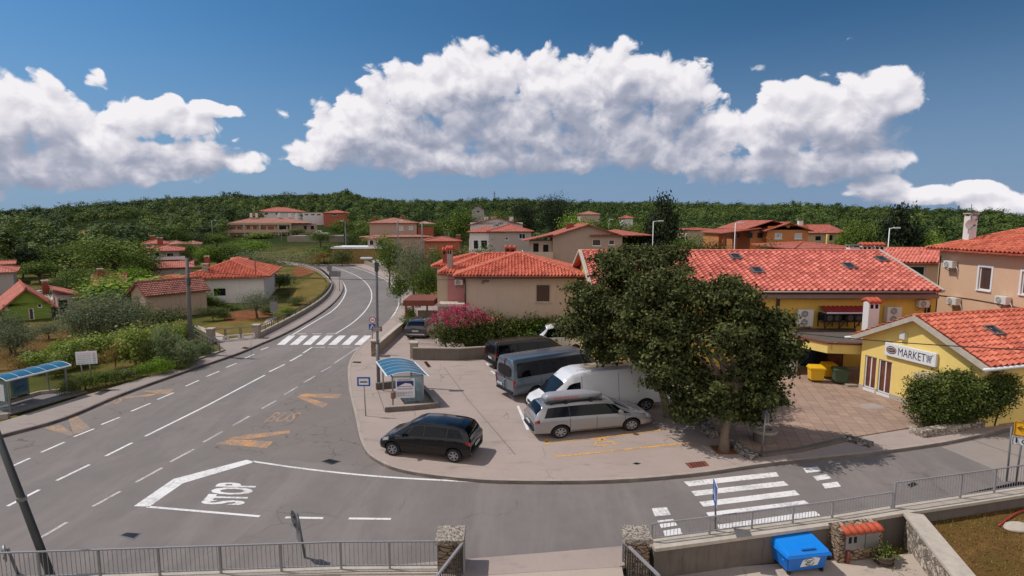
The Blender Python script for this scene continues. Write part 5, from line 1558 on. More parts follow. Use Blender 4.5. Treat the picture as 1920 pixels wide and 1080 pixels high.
def proto(kind):
 """one unit-size plant of a kind (height 1, width about 1), built the first time it is wanted"""
 if kind in PROTO:
  return PROTO[kind]
 k = KINDS[kind]
 s = k['seed']
 g = random.Random(s)
 blobs = k['blobs'](g)
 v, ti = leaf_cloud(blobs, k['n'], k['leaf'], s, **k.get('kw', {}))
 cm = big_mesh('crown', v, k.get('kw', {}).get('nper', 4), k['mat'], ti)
 tips = [b[:3] for b in blobs[:10]]
 tm = limb_mesh('trunk', (0, 0, -.05), k.get('top', (0, 0, .5)), k.get('r', .035), k.get('r', .035) * .6, tips, k.get('bark', 'bark'), s)
 PROTO[kind] = (cm, tm)
 return PROTO[kind]
def round_blobs(zc=.62, spread=.30, n=9, r=(.18, .26), flat=.85):
 def f(g):
  out = [(0, 0, zc, .30, .30, .30 * flat)]
  for i in range(n):
   a = 2 * PI * i / n + g.uniform(-.4, .4)
   q = g.uniform(.55, 1.0) * spread
   z = zc + g.uniform(-.2, .2)
   rr = g.uniform(*r)
   out.append((q * math.cos(a), q * math.sin(a), z, rr, rr, rr * flat))
  out.append((g.uniform(-.1, .1), g.uniform(-.1, .1), zc + .18, .2, .2, .18))
  return out
 return f
def bush_blobs(n=8, h=.5):
 def f(g):
  out = [(0, 0, .36, .36, .36, .34)]
  for i in range(n):
   a = 2 * PI * i / n + g.uniform(-.4, .4)
   q = g.uniform(.12, .30)
   rr = g.uniform(.16, .26)
   out.append((q * math.cos(a), q * math.sin(a), g.uniform(.18, .74), rr, rr, rr))
  return out
 return f
def cone_blobs(g):
 out = []
 for i in range(11):
  z = .12 + .80 * i / 10
  rr = .46 * (1 - z) ** .75 + .04
  for k in range(5 if z < .75 else 2):
   a = g.uniform(0, 2 * PI)
   out.append((rr * .6 * math.cos(a), rr * .6 * math.sin(a), z + g.uniform(-.04, .04), rr * .62 + .03, rr * .62 + .03, .075))
 return out
def spike_blobs(g):
 return [(g.uniform(-.25, .25), g.uniform(-.25, .25), .42 + g.uniform(-.1, .12), .10, .10, .44) for i in range(9)]
def lay_blobs(g):
 return [(-.36 + .72 * i / 6 + g.uniform(-.03, .03), g.uniform(-.12, .12), .56 + g.uniform(-.06, .08), .16, .18, .36) for i in range(7)]
KINDS['broad'] = dict(seed=11, n=5200, leaf=.034, mat='leaf_green', blobs=round_blobs(.58, .30), top=(0, 0, .45), r=.03)
KINDS['broad_b'] = dict(seed=23, n=5200, leaf=.034, mat='leaf_green', blobs=round_blobs(.56, .33, 11, (.15, .24)), top=(.03, 0, .4), r=.03)
KINDS['broad_c'] = dict(seed=37, n=4600, leaf=.036, mat='leaf_bright', blobs=round_blobs(.55, .28, 8, (.2, .28)), top=(0, .03, .4), r=.03)
KINDS['grove'] = dict(seed=41, n=4200, leaf=.036, mat='leaf_forest', blobs=round_blobs(.5, .32, 10, (.17, .27)), top=(0, 0, .4), r=.03)
KINDS['olive'] = dict(seed=53, n=5600, leaf=.036, mat='leaf_olive', blobs=round_blobs(.50, .28, 11, (.17, .25), 1.0), top=(.02, .02, .42), r=.03, kw=dict(aspect=.3, rough=.9, clump=18, spread=3.0))
KINDS['olive_bush'] = dict(seed=55, n=5200, leaf=.042, mat='leaf_olive', blobs=bush_blobs(10), top=(0, 0, .3), r=.02, kw=dict(low=-.2, aspect=.34, rough=.9, clump=18, spread=2.6))
KINDS['olive_low'] = dict(seed=59, n=4200, leaf=.032, mat='leaf_olive', blobs=lay_blobs, top=(0, 0, .4), r=.02, kw=dict(aspect=.32, rough=.9, clump=18, spread=3.0))
KINDS['spruce'] = dict(seed=61, n=13000, leaf=.05, mat='leaf_pine', blobs=cone_blobs, top=(0, 0, .9), r=.022, kw=dict(aspect=.5, clump=16, spread=1.6, low=-.9, hang=.35, up=.1))
KINDS['pine'] = dict(seed=67, n=6500, leaf=.036, mat='leaf_pine', blobs=round_blobs(.62, .30, 10, (.14, .22), .6), top=(0, 0, .6), r=.025, kw=dict(aspect=.34, rough=.8))
KINDS['bush'] = dict(seed=71, n=3200, leaf=.044, mat='leaf_green', blobs=bush_blobs(), top=(0, 0, .3), r=.02, kw=dict(low=-.2))
KINDS['bush_dark'] = dict(seed=73, n=3200, leaf=.044, mat='leaf_hedge', blobs=bush_blobs(9), top=(0, 0, .3), r=.02, kw=dict(low=-.2))
KINDS['bush_bright'] = dict(seed=79, n=3200, leaf=.046, mat='leaf_bright', blobs=bush_blobs(7), top=(0, 0, .3), r=.02, kw=dict(low=-.2))
KINDS['shrub_dry'] = dict(seed=83, n=2200, leaf=.05, mat='leaf_dry', blobs=bush_blobs(7), top=(0, 0, .4), r=.02, kw=dict(low=-.2, aspect=.4, rough=.9))
KINDS['shrub_lime'] = dict(seed=89, n=1700, leaf=.075, mat='leaf_lime', blobs=bush_blobs(10), top=(0, 0, .4), r=.018, kw=dict(low=-.2, clump=9, spread=1.7, rough=.8))
KINDS['reed'] = dict(seed=97, n=2400, leaf=.12, mat='leaf_reed', blobs=spike_blobs, top=(0, 0, .3), r=.012, kw=dict(aspect=.16, rough=1.2, hang=.6, clump=12, spread=.8))
KINDS['vine'] = dict(seed=103, n=5200, leaf=.05, mat='leaf_bright', blobs=lay_blobs, top=(0, 0, .3), r=.015, kw=dict(low=-.3))
KINDS['hedge'] = dict(seed=101, n=4200, leaf=.034, mat='leaf_hedge', blobs=lay_blobs, top=(0, 0, .3), r=.015, kw=dict(low=-.6))
def plant(kind, px, Y, top, wpx, label, group=None, name='shrub', cat='shrub', rz=None, depth=None, base=None):
 """a plant whose crown is centred on the sight line px at the distance Y, top at the level seen at pixel row top"""
 p = D(px, top, Y)
 zb = float(terrain(p.x, Y)) if base is None else base
 h = max(.3, p.z - zb)
 w = wpx * (Y * _c + (CAM_H - zb) * _s) / CAM_F
 cm, tm = proto(kind)
 t = thing(name, label, cat, (p.x, Y, zb), random.uniform(0, 6.28) if rz is None else rz, group)
 dd = (depth or w)
 t.scale = (w * 1.1, dd * 1.1, h * 1.05) if rz is not None else (w * 1.22, w * 1.22, h * 1.05)
 link('crown', cm, t); link('trunk', tm, t)
 return t
TR, SH = ('tree', 'tree'), ('shrub', 'shrub')
def tree(kind, px, Y, top, wpx, label, group=None, **k):
 return plant(kind, px, Y, top, wpx, label, group, 'tree', 'tree', **k)
BR = lambda row: G(960, row, 0).y
# left of the road
tree('broad', 212, 82, 442, 132, 'largest round dense tree left of the terraced house with red chimneys', 'trees of the left gardens')
tree('broad_b', 104, 96, 462, 66, 'rounded tree above the small yard behind the green house', 'trees of the left gardens')
tree('grove', 150, 76, 500, 60, 'dark tree leaning over the small tiled roof with a brick chimney', 'trees of the left gardens')
tree('broad', 60, 108, 466, 70, 'leafy tree beyond the red roofs at the left edge of the picture', 'trees of the left gardens')
tree('broad_c', 18, 116, 452, 62, 'pale green tree at the far left edge of the picture', 'trees of the left gardens')
tree('grove', 128, 112, 452, 70, 'tall dark tree left of the largest round tree', 'trees of the left gardens')
tree('grove', 268, 118, 452, 50, 'dark tree close behind the terraced house', 'trees of the left gardens')
tree('olive', 178, BR(640), 538, 106, 'wide grey green olive tree between the green house and the old shed', 'olive trees')
tree('olive', 236, BR(626), 548, 66, 'olive tree touching the old shed on its left', 'olive trees')
tree('olive', 12, BR(662), 578, 66, 'olive tree cut off by the left edge of the picture', 'olive trees')
tree('olive', 88, BR(637), 600, 46, 'small olive tree with a bare trunk in the dry lawn', 'olive trees')
tree('olive', 480, BR(597), 540, 62, 'small olive tree standing in the red garden soil', 'olive trees')
plant('olive_low', 512, 92, 468, 128, 'long low grey olive hedge behind the hipped house', None, 'olive_hedge', 'hedge', rz=0, depth=6)
plant('shrub_dry', 34, BR(700), 664, 40, 'brown dry shrub behind the left bus shelter roof', 'wild shrubs by the left pavement')
plant('shrub_lime', 74, BR(696), 656, 48, 'pale large leaved shrub behind the left bus shelter roof', 'wild shrubs by the left pavement')
plant('shrub_lime', 108, BR(696), 660, 34, 'pale shrub between shelter roof and information board', 'wild shrubs by the left pavement')
plant('shrub_dry', 212, BR(690), 636, 46, 'tall rusty brown shrub right of the information board', 'wild shrubs by the left pavement')
plant('shrub_lime', 250, BR(686), 612, 60, 'tall light green shrub behind the rusty brown shrub', 'wild shrubs by the left pavement')
plant('bush_dark', 276, BR(690), 624, 34, 'narrow dark shrub among the light green ones', 'wild shrubs by the left pavement')
plant('reed', 300, BR(690), 610, 36, 'tall reed clump with dry stems left of the utility pole', 'reed clumps')
plant('reed', 326, BR(688), 626, 44, 'silvery reed clump directly left of the utility pole', 'reed clumps')
plant('reed', 352, BR(682), 640, 40, 'silvery reed clump at the foot of the utility pole', 'reed clumps')
plant('reed', 380, BR(670), 640, 34, 'silvery reed clump right of the utility pole', 'reed clumps')
plant('shrub_lime', 156, BR(678), 632, 60, 'light green shrub above the information board', 'wild shrubs by the left pavement')
plant('bush', 130, BR(690), 640, 44, 'bushy green shrub left of the information board', 'wild shrubs by the left pavement')
plant('bush_bright', 264, BR(707), 674, 38, 'bright low bush at the pavement edge', 'low bushes at the pavement')
plant('bush_bright', 302, BR(702), 662, 40, 'bright bush at the pavement edge nearest to the wire fence', 'low bushes at the pavement')
plant('bush_dark', 232, BR(716), 684, 44, 'dark low bush between board and bright bushes', 'low bushes at the pavement')
plant('bush', 196, BR(724), 690, 46, 'dense green bush right behind the posts of the information board', 'low bushes at the pavement')
plant('bush', 158, BR(733), 694, 46, 'dense green bush in front of which the information board stands', 'low bushes at the pavement')
plant('bush_dark', 130, BR(742), 700, 34, 'dark bush at the right end of the left bus shelter', 'low bushes at the pavement')
plant('bush_dark', 336, BR(694), 668, 34, 'dark low bush against the wire fence', 'low bushes at the pavement')
plant('bush_dark', 312, BR(614), 572, 66, 'dark shrub growing against the long wall of the old shed', 'garden shrubs')
plant('bush_dark', 336, BR(634), 604, 44, 'dark shrub in front of the right corner of the old shed', 'garden shrubs')
plant('bush', 290, BR(642), 606, 36, 'green shrub below the gable end of the old shed', 'garden shrubs')
plant('bush_bright', 380, BR(582), 540, 44, 'yellow green shrub beside the pole at the hipped house', 'garden shrubs')
plant('hedge', 398, BR(601), 574, 54, 'clipped hedge in the garden of the hipped house', None, 'hedge', 'hedge', rz=.1, depth=2.2)
plant('bush', 420, BR(600), 584, 26, 'small loose bush at the end of the clipped hedge', 'garden shrubs')
plant('bush_dark', 522, BR(542), 506, 52, 'round dark bush at the right corner of the hipped house', 'garden shrubs')
plant('bush_dark', 556, BR(572), 552, 34, 'round bush on the slope above the curved fence', 'garden shrubs')
plant('bush_dark', 498, BR(590), 573, 20, 'little bush at the foot of the small olive', 'garden shrubs')
plant('bush_bright', 540, BR(590), 572, 28, 'bright low shrub just inside the curved fence', 'garden shrubs')
plant('bush', 432, BR(580), 568, 40, 'low green bush under the wall of the hipped house', 'garden shrubs')
tree('broad_b', 410, 100, 452, 62, 'tree standing behind the hipped roof on its left', 'trees of the left gardens')
tree('broad_c', 384, 98, 458, 36, 'yellowish tree behind the chimney of the hipped house', 'trees of the left gardens')
tree('broad', 440, 108, 456, 50, 'dark tree left of the long olive hedge', 'trees of the left gardens')
plant('vine', 262, 58, 522, 165, 'bright vine canopy behind the old shed', None, 'vine_canopy', 'vine', rz=.05, depth=9)
plant('bush', 606, 126, 456, 74, 'wild green thicket on the bank above the bend of the road', 'roadside thickets')
plant('bush_dark', 640, 118, 462, 40, 'thicket on the bank beside the white garden wall', 'roadside thickets')
plant('shrub_dry', 596, 118, 470, 44, 'dry scrub on the bank above the road', 'roadside thickets')
# right of the road
tree('broad', 728, 78, 436, 46, 'dark upright tree at the outer side of the bend', 'trees at the bend')
tree('olive', 776, 64, 446, 84, 'tall grey green tree behind the lamp poles', 'trees at the bend')
tree('broad_b', 800, 56, 492, 56, 'dense tree beside the left side of the cream house', 'trees at the bend')
tree('broad', 822, 74, 462, 40, 'tree behind the chimneys of the cream house', 'trees at the bend')
plant('bush', 748, 62, 500, 40, 'low bush on top of the stone bank at the bend', 'roadside thickets')
plant('bush', 768, 49, 566, 26, 'light green bush beside the driveway under the pergola', 'driveway bushes')
plant('bush_dark', 764, 47, 588, 30, 'dark bush at the low wall beside the parked dark car', 'driveway bushes')
tree('broad', 866, 150, 388, 66, 'round tree on the slope behind the first roofs of the village', 'trees of the village')
tree('broad_b', 645, 190, 409, 48, 'tree on the green right of the long apartment house', 'trees of the village')
tree('broad', 556, 212, 427, 30, 'small tree in front of the long apartment house', 'trees of the village')
plant('shrub_lime', 486, 208, 436, 40, 'shrub in front of the long apartment house', 'roadside thickets')
tree('pine', 1040, 140, 371, 62, 'broad dark pine behind the beige gable house', 'dark conifers')
tree('pine', 985, 146, 384, 50, 'dark pine right of the white house', 'dark conifers')
tree('spruce', 1246, 86, 370, 74, 'tall dark spruce left of the white street lamp', 'dark conifers')
tree('spruce', 1690, 84, 388, 78, 'tall cedar with a bent tip near the tan apartment house', 'dark conifers')
tree('broad_c', 1080, 112, 396, 70, 'olive toned tree behind the beige gable house', 'trees of the village')
tree('broad_b', 1150, 108, 404, 66, 'round tree right of the beige gable house', 'trees of the village')
tree('broad', 1196, 92, 416, 66, 'tree filling the gap between gable house and spruce', 'trees of the village')
tree('grove', 1130, 128, 398, 60, 'dark tree crown behind the beige gable house', 'trees of the village')
tree('broad', 930, 126, 396, 60, 'tree behind the white house', 'trees of the village')
tree('broad', 1290, 78, 438, 76, 'low tree behind the market roof left of the orange house', 'trees of the village')
tree('grove', 1340, 82, 440, 60, 'dark tree at the left corner of the orange house', 'trees of the village')
plant('bush', 1428, 66, 444, 66, 'green bush in front of the orange house wall', 'garden shrubs')
tree('broad', 1624, 90, 410, 76, 'wide tree right of the orange house', 'trees of the village')
tree('broad_c', 1592, 96, 422, 44, 'tree between the orange roofs and the cedar', 'trees of the village')
tree('broad_b', 1735, 84, 426, 66, 'tree between cedar and tan apartment house', 'trees of the village')
tree('broad_c', 1760, 76, 440, 44, 'light green tree touching the tan apartment house', 'trees of the village')
tree('grove', 1660, 80, 440, 60, 'dark low tree at the foot of the cedar', 'trees of the village')
tree('grove', 905, 118, 430, 46, 'tree at the left of the white house', 'trees of the village')
plant('bush', 900, 76, 452, 60, 'bush in front of the white house behind the cream roof', 'garden shrubs')
plant('bush_dark', 860, 88, 452, 50, 'dark bush behind the long low red roof', 'garden shrubs')
tree('broad', 700, 176, 420, 40, 'tree left of the tan hipped house', 'trees of the village')
tree('broad_b', 812, 168, 410, 44, 'tree right of the tan hipped house', 'trees of the village')
# further trees and bushes filling the left gardens
for kd, px, Y, top, wpx, lab in (('broad_b', 150, 70, 500, 74, 'green tree behind the annex of the green house'), ('grove', 108, 66, 520, 56, 'dark tree right above the chimney of the green house'), ('broad', 196, 66, 508, 72, 'green tree left of the little roof with a brick chimney'),
                                 ('broad_c', 246, 70, 498, 60, 'light tree right of the little roof with a brick chimney'), ('broad', 262, 80, 470, 60, 'tree touching the terraced house on its left'), ('broad_b', 70, 84, 486, 64, 'tree behind the roof of the green house'),
                                 ('broad', 152, 104, 452, 70, 'tree between field and largest round tree'), ('grove', 40, 92, 478, 54, 'dark tree behind the grey house'), ('broad', 350, 112, 452, 44, 'tree behind the small pale houses'),
                                 ('broad_c', 468, 126, 446, 60, 'light green tree behind the olive hedge'), ('broad', 600, 176, 432, 44, 'tree on the bank below the white pick-up'), ('broad_b', 672, 168, 424, 50, 'tree left of the tan hipped house above the bend'),
                                 ('grove', 660, 150, 432, 34, 'small tree beside the lamp above the bend'), ('broad', 405, 170, 436, 48, 'tree left below the long apartment house'), ('grove', 366, 165, 432, 50, 'dark tree in the hollow left of the long apartment house'),
                                 ('broad_b', 690, 134, 440, 40, 'low tree in front of the tan hipped house'), ('broad', 322, 160, 430, 52, 'tree behind the brick chimneys of the terraced house')):
 tree(kd, px, Y, top, wpx, lab, 'trees filling the gardens')
for kd, px, row, top, wpx, lab in (('olive_bush', 150, 642, 566, 80, 'grey olive thicket left below the wide olive tree'), ('olive_bush', 205, 642, 560, 86, 'grey olive thicket under the wide olive tree'), ('olive_bush', 22, 668, 600, 74, 'grey olive thicket at the left picture edge'),
                                   ('bush_dark', 180, 648, 612, 50, 'dark undergrowth below the olive trees'), ('shrub_lime', 190, 672, 626, 54, 'light green shrub right of the information board top'), ('shrub_lime', 282, 676, 612, 50, 'light green shrub left of the reeds'),
                                   ('bush', 232, 668, 624, 54, 'green bush behind the rusty brown shrub'), ('shrub_lime', 316, 668, 604, 44, 'tall light shrub in front of the old shed'), ('reed', 310, 684, 618, 48, 'reed clump in the middle of the wild shrubs'),
                                   ('reed', 342, 690, 640, 46, 'reed clump in front of the utility pole'), ('bush', 350, 642, 600, 40, 'bush between old shed and utility pole'), ('bush_dark', 60, 690, 650, 46, 'dark bush behind the left bus shelter'),
                                   ('bush_bright', 120, 668, 628, 50, 'bright bush in the meadow behind the information board'), ('bush', 264, 612, 566, 40, 'bush at the left wall of the old shed'), ('bush_dark', 404, 582, 552, 34, 'dark shrub under the left part of the hipped house'),
                                   ('bush', 100, 706, 668, 40, 'bush directly behind the left shelter roof'), ('shrub_dry', 150, 690, 652, 34, 'dry shrub just left of the information board')):
 plant(kd, px, BR(row), top, wpx, lab, 'bushes filling the gardens')
# ---------------- the two chestnuts
def chestnut(label, base, trunk_top, blobs_px, n, seed, r):
 base = Vector(base)
 t = thing('chestnut_tree', label, 'tree', base, 0, 'chestnut trees beside the parking bays')
 blobs = []
 for px, py, Y, wr, hr, dr in blobs_px:
  p = D(px, py, Y) - base
  k = (Y * _c + 5 * _s) / CAM_F
  blobs.append((p.x, p.y, p.z, wr * k, dr, hr * k))
 g = random.Random(seed)
 boughs = []
 for b in blobs:
  boughs.append((b[0], b[1], b[2], b[3] * .62, b[4] * .62, b[5] * .62))
  for k in range(int(9 + 9 * b[3])):
   d = Vector((g.gauss(0, 1), g.gauss(0, 1), g.gauss(.15, .8))).normalized()
   q = g.uniform(.62, 1.0)
   r_ = g.uniform(.26, .50)
   boughs.append((b[0] + d.x * b[3] * q, b[1] + d.y * b[4] * q, b[2] + d.z * b[5] * q, r_ * 1.15, r_ * 1.15, r_ * .72))
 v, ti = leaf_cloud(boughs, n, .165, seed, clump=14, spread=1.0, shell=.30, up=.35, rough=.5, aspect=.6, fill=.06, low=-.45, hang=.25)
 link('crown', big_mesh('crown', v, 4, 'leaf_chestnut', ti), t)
 link('trunk', limb_mesh('trunk', (0, 0, -.1), Vector(trunk_top) - base, r, r * .55, [b[:3] for b in blobs], 'pale_bark', seed), t)
 return t
b1 = G(1255, 782, .12); b2 = G(1357, 846, .12)
chestnut('large chestnut tree behind the white panel van', b1, D(1215, 650, b1.y + 1.0),
         [(1190, 585, 26.9, 92, 66, 2.3), (1114, 602, 26.5, 48, 44, 1.6), (1170, 520, 27.4, 62, 42, 1.7), (1240, 510, 27.2, 42, 34, 1.5), (1118, 648, 26.4, 26, 24, 1.0), (1225, 600, 26.4, 80, 60, 1.9),
          (1130, 560, 27.0, 50, 46, 1.8), (1160, 655, 26.2, 60, 34, 1.6), (1210, 482, 28.0, 46, 16, 1.3), (1100, 555, 27.0, 30, 26, 1.2), (1075, 620, 26.6, 22, 22, .9), (1260, 480, 28, 20, 12, .8), (1150, 488, 27.6, 26, 14, .9)], 42000, 5, .20)
chestnut('large chestnut tree standing in front at the low stone wall', b2, D(1385, 690, b2.y + .5),
         [(1330, 640, 23.0, 120, 80, 2.3), (1240, 640, 23.4, 72, 62, 1.7), (1408, 650, 22.9, 72, 64, 1.7), (1290, 560, 23.6, 82, 48, 1.7), (1360, 580, 23.2, 66, 44, 1.5), (1400, 730, 22.5, 66, 46, 1.4),
          (1290, 720, 22.7, 66, 42, 1.4), (1190, 590, 23.9, 42, 44, 1.3), (1452, 640, 22.8, 28, 38, 1.0), (1442, 700, 22.6, 28, 38, 1.0), (1340, 750, 22.3, 60, 30, 1.1), (1250, 700, 22.9, 52, 40, 1.2), (1230, 545, 23.9, 46, 30, 1.2), (1472, 660, 22.7, 12, 14, .5), (1438, 742, 22.4, 18, 16, .5), (1300, 770, 22.3, 24, 14, .6), (1400, 775, 22.3, 22, 12, .6), (1370, 545, 23.3, 36, 16, .8), (1455, 605, 22.9, 14, 14, .6)], 62000, 9, .19)
# ---------------- hedge at the market and oleanders at the cream house
def mass(name, label, cat, blobs_px, n, leaf, mat, seed, ground=.12, **kw):
 c = np.mean([D(b[0], b[1], b[2])[:2] for b in blobs_px], 0)
 base = Vector((c[0], c[1], ground))
 t = thing(name, label, cat, base)
 blobs = []
 for px, py, Y, wr, hr, dr in blobs_px:
  p = D(px, py, Y) - base
  k = (Y * _c + 6 * _s) / CAM_F
  blobs.append((p.x, p.y, p.z, wr * k, dr, hr * k))
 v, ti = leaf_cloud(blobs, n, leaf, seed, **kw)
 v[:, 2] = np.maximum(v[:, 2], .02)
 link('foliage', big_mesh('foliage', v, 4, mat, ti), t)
 mb = MB()
 for b in blobs[:9]:
  mb.tube([(b[0] * .8, b[1] * .8, -.1), (b[0], b[1], b[2])], [.04, .015], 6)
 mb.build('stem', 'bark', t)
 return t
hb = []
for i in range(12):
 f = i / 11
 hb.append((1738 + 126 * f, 750 - 16 * f, 24.6 - .2 * f, 34, 44, .9))
 hb.append((1745 + 126 * f, 722 - 6 * f + 5 * math.sin(i * 2.1), 24.8, 26, 24, .7))
 if i < 2:
  hb.append((1726, 740, 24.7, 24, 36, .7)); hb.append((1888, 728, 24.4, 20, 30, .6))
 if f < .9:
  hb.append((1740 + 116 * f, 774 - 16 * f, 24.3, 32, 26, .6))
mass('hedge', 'tall untrimmed hedge beside the market front wall', 'hedge', hb, 52000, .10, 'leaf_hedge', 3, clump=14, spread=1.3, low=-.9, rough=.7, fill=.15)
ob = [(850, 616, 38.9, 36, 34, 1.0), (888, 616, 38.8, 40, 36, 1.0), (925, 618, 38.7, 34, 32, .9), (830, 628, 38.6, 20, 22, .8), (950, 622, 38.7, 22, 26, .8), (870, 634, 38.5, 44, 18, .7), (915, 634, 38.5, 44, 18, .7), (905, 600, 39, 30, 20, .8)]
ol = mass('oleander_hedge', 'dark oleander hedge with pink flowers at the cream house', 'hedge', ob, 12000, .17, 'leaf_hedge', 8, clump=16, spread=1.2, low=-.9, aspect=.4, rough=.7, fill=.12)
fb = [(846, 592, 38.3, 34, 17, .8), (870, 584, 38.5, 24, 14, .7), (826, 600, 38.2, 16, 13, .6), (892, 592, 38.4, 18, 10, .6), (862, 606, 37.9, 30, 10, .5), (915, 600, 38.4, 18, 8, .5)]
base = ol.location
blobs = [((D(a, b, Y) - base)[0], (D(a, b, Y) - base)[1], (D(a, b, Y) - base)[2], wr * .039, dr, hr * .039) for a, b, Y, wr, hr, dr in fb]
v, ti = leaf_cloud(blobs, 1500, .13, 4, clump=7, spread=1.1, low=-.4, rough=.9, shell=.3)
link('blossom', big_mesh('blossom', v, 4, 'flower_pink', ti), ol)
mass('shrub_row', 'mixed green shrubs behind the garden wall right of the oleanders', 'shrub',
     [(970, 618, 39.4, 26, 22, .9), (1000, 614, 39.6, 26, 22, .9), (1030, 616, 39.4, 28, 22, .9), (1060, 622, 39.2, 26, 24, .9), (985, 632, 38.6, 30, 12, .6), (1040, 634, 38.6, 30, 12, .6)], 6500, .17, 'leaf_green', 12, clump=14, spread=1.4, low=-.8, rough=.8)
mass('ground_ivy', 'low weeds at the foot of the garden wall', 'weed', [(960, 668, 36.6, 14, 3, .3), (900, 672, 36.8, 10, 2, .2), (1060, 664, 36.6, 10, 4, .3)], 500, .10, 'leaf_green', 13, low=-.2)
# ---------------- the wooded hills: one mass nobody could count
def build_forest():
 g = np.random.default_rng(77)
 N = 16000
 az = g.uniform(-1.02, 1.02, N)                      # x / y
 r = 95 + 620 * g.random(N) ** .72
 y = r / np.sqrt(1 + az * az); x = y * az
 px = 960 + CAM_F * az
 rmin = np.interp(px, [-200, 0, 120, 200, 290, 330, 420, 600, 680, 700, 800, 900, 1000, 1200, 1330, 1400, 1600, 1700, 2000],
                     [120, 120, 128, 128, 150, 180, 235, 240, 225, 205, 190, 185, 165, 135, 118, 118, 112, 100, 92])
 ok = r > rmin
 f = (px > 128) & (px < 285) & (r > 185) & (r < 345)
 ok &= ~f
 for cx, cy, rad, cw in HOUSE_CLEAR:
  ok &= np.hypot(x - cx, y - cy) > rad
  a0 = cx / cy; rh = math.hypot(cx, cy)
  ok &= ~((np.abs(az - a0) < cw / rh) & (r < rh) & (r > rh - 62))
 x, y, r, px = x[ok], y[ok], r[ok], px[ok]
 # thin out so that crowns stand about a crown apart
 cell = {}
 keep = []
 for i in np.argsort(g.random(len(x))):
  s = 5.0 + r[i] * .004
  k = (int(x[i] // s), int(y[i] // s))
  if k in cell:
   continue
  cell[k] = 1; keep.append(i)
 x, y, r = x[keep], y[keep], r[keep]
 z = terrain(x, y)
 V, T = [], []
 for i in range(len(x)):
  big = g.random(); h = g.uniform(4.8, 8.6) * (1.35 if big > .86 else 1); w = g.uniform(2.5, 4.6) * (1.5 if big > .86 else 1)
  n = int(np.clip(76000 / r[i], 100, 720))
  nb = 7
  a = g.uniform(0, 6.28, nb); q = g.uniform(.3, .75, nb) * w * .6
  bl = [(x[i] + math.cos(a[k]) * q[k], y[i] + math.sin(a[k]) * q[k], z[i] + h * g.uniform(.42, .76), w * .40, w * .40, h * .20) for k in range(nb)]
  bl.append((x[i], y[i], z[i] + h * .62, w * .5, w * .5, h * .36))
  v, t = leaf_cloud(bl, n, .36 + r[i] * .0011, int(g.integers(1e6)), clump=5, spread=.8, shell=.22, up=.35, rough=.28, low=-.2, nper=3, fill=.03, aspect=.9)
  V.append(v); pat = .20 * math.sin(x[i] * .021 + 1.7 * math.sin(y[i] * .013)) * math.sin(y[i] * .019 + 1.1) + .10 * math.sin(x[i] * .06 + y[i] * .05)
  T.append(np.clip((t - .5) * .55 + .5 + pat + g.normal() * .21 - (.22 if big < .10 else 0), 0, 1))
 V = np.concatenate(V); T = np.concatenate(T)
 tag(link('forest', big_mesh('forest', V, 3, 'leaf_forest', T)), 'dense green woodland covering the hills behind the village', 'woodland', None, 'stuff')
 print('forest trees', len(x), 'faces', len(T))
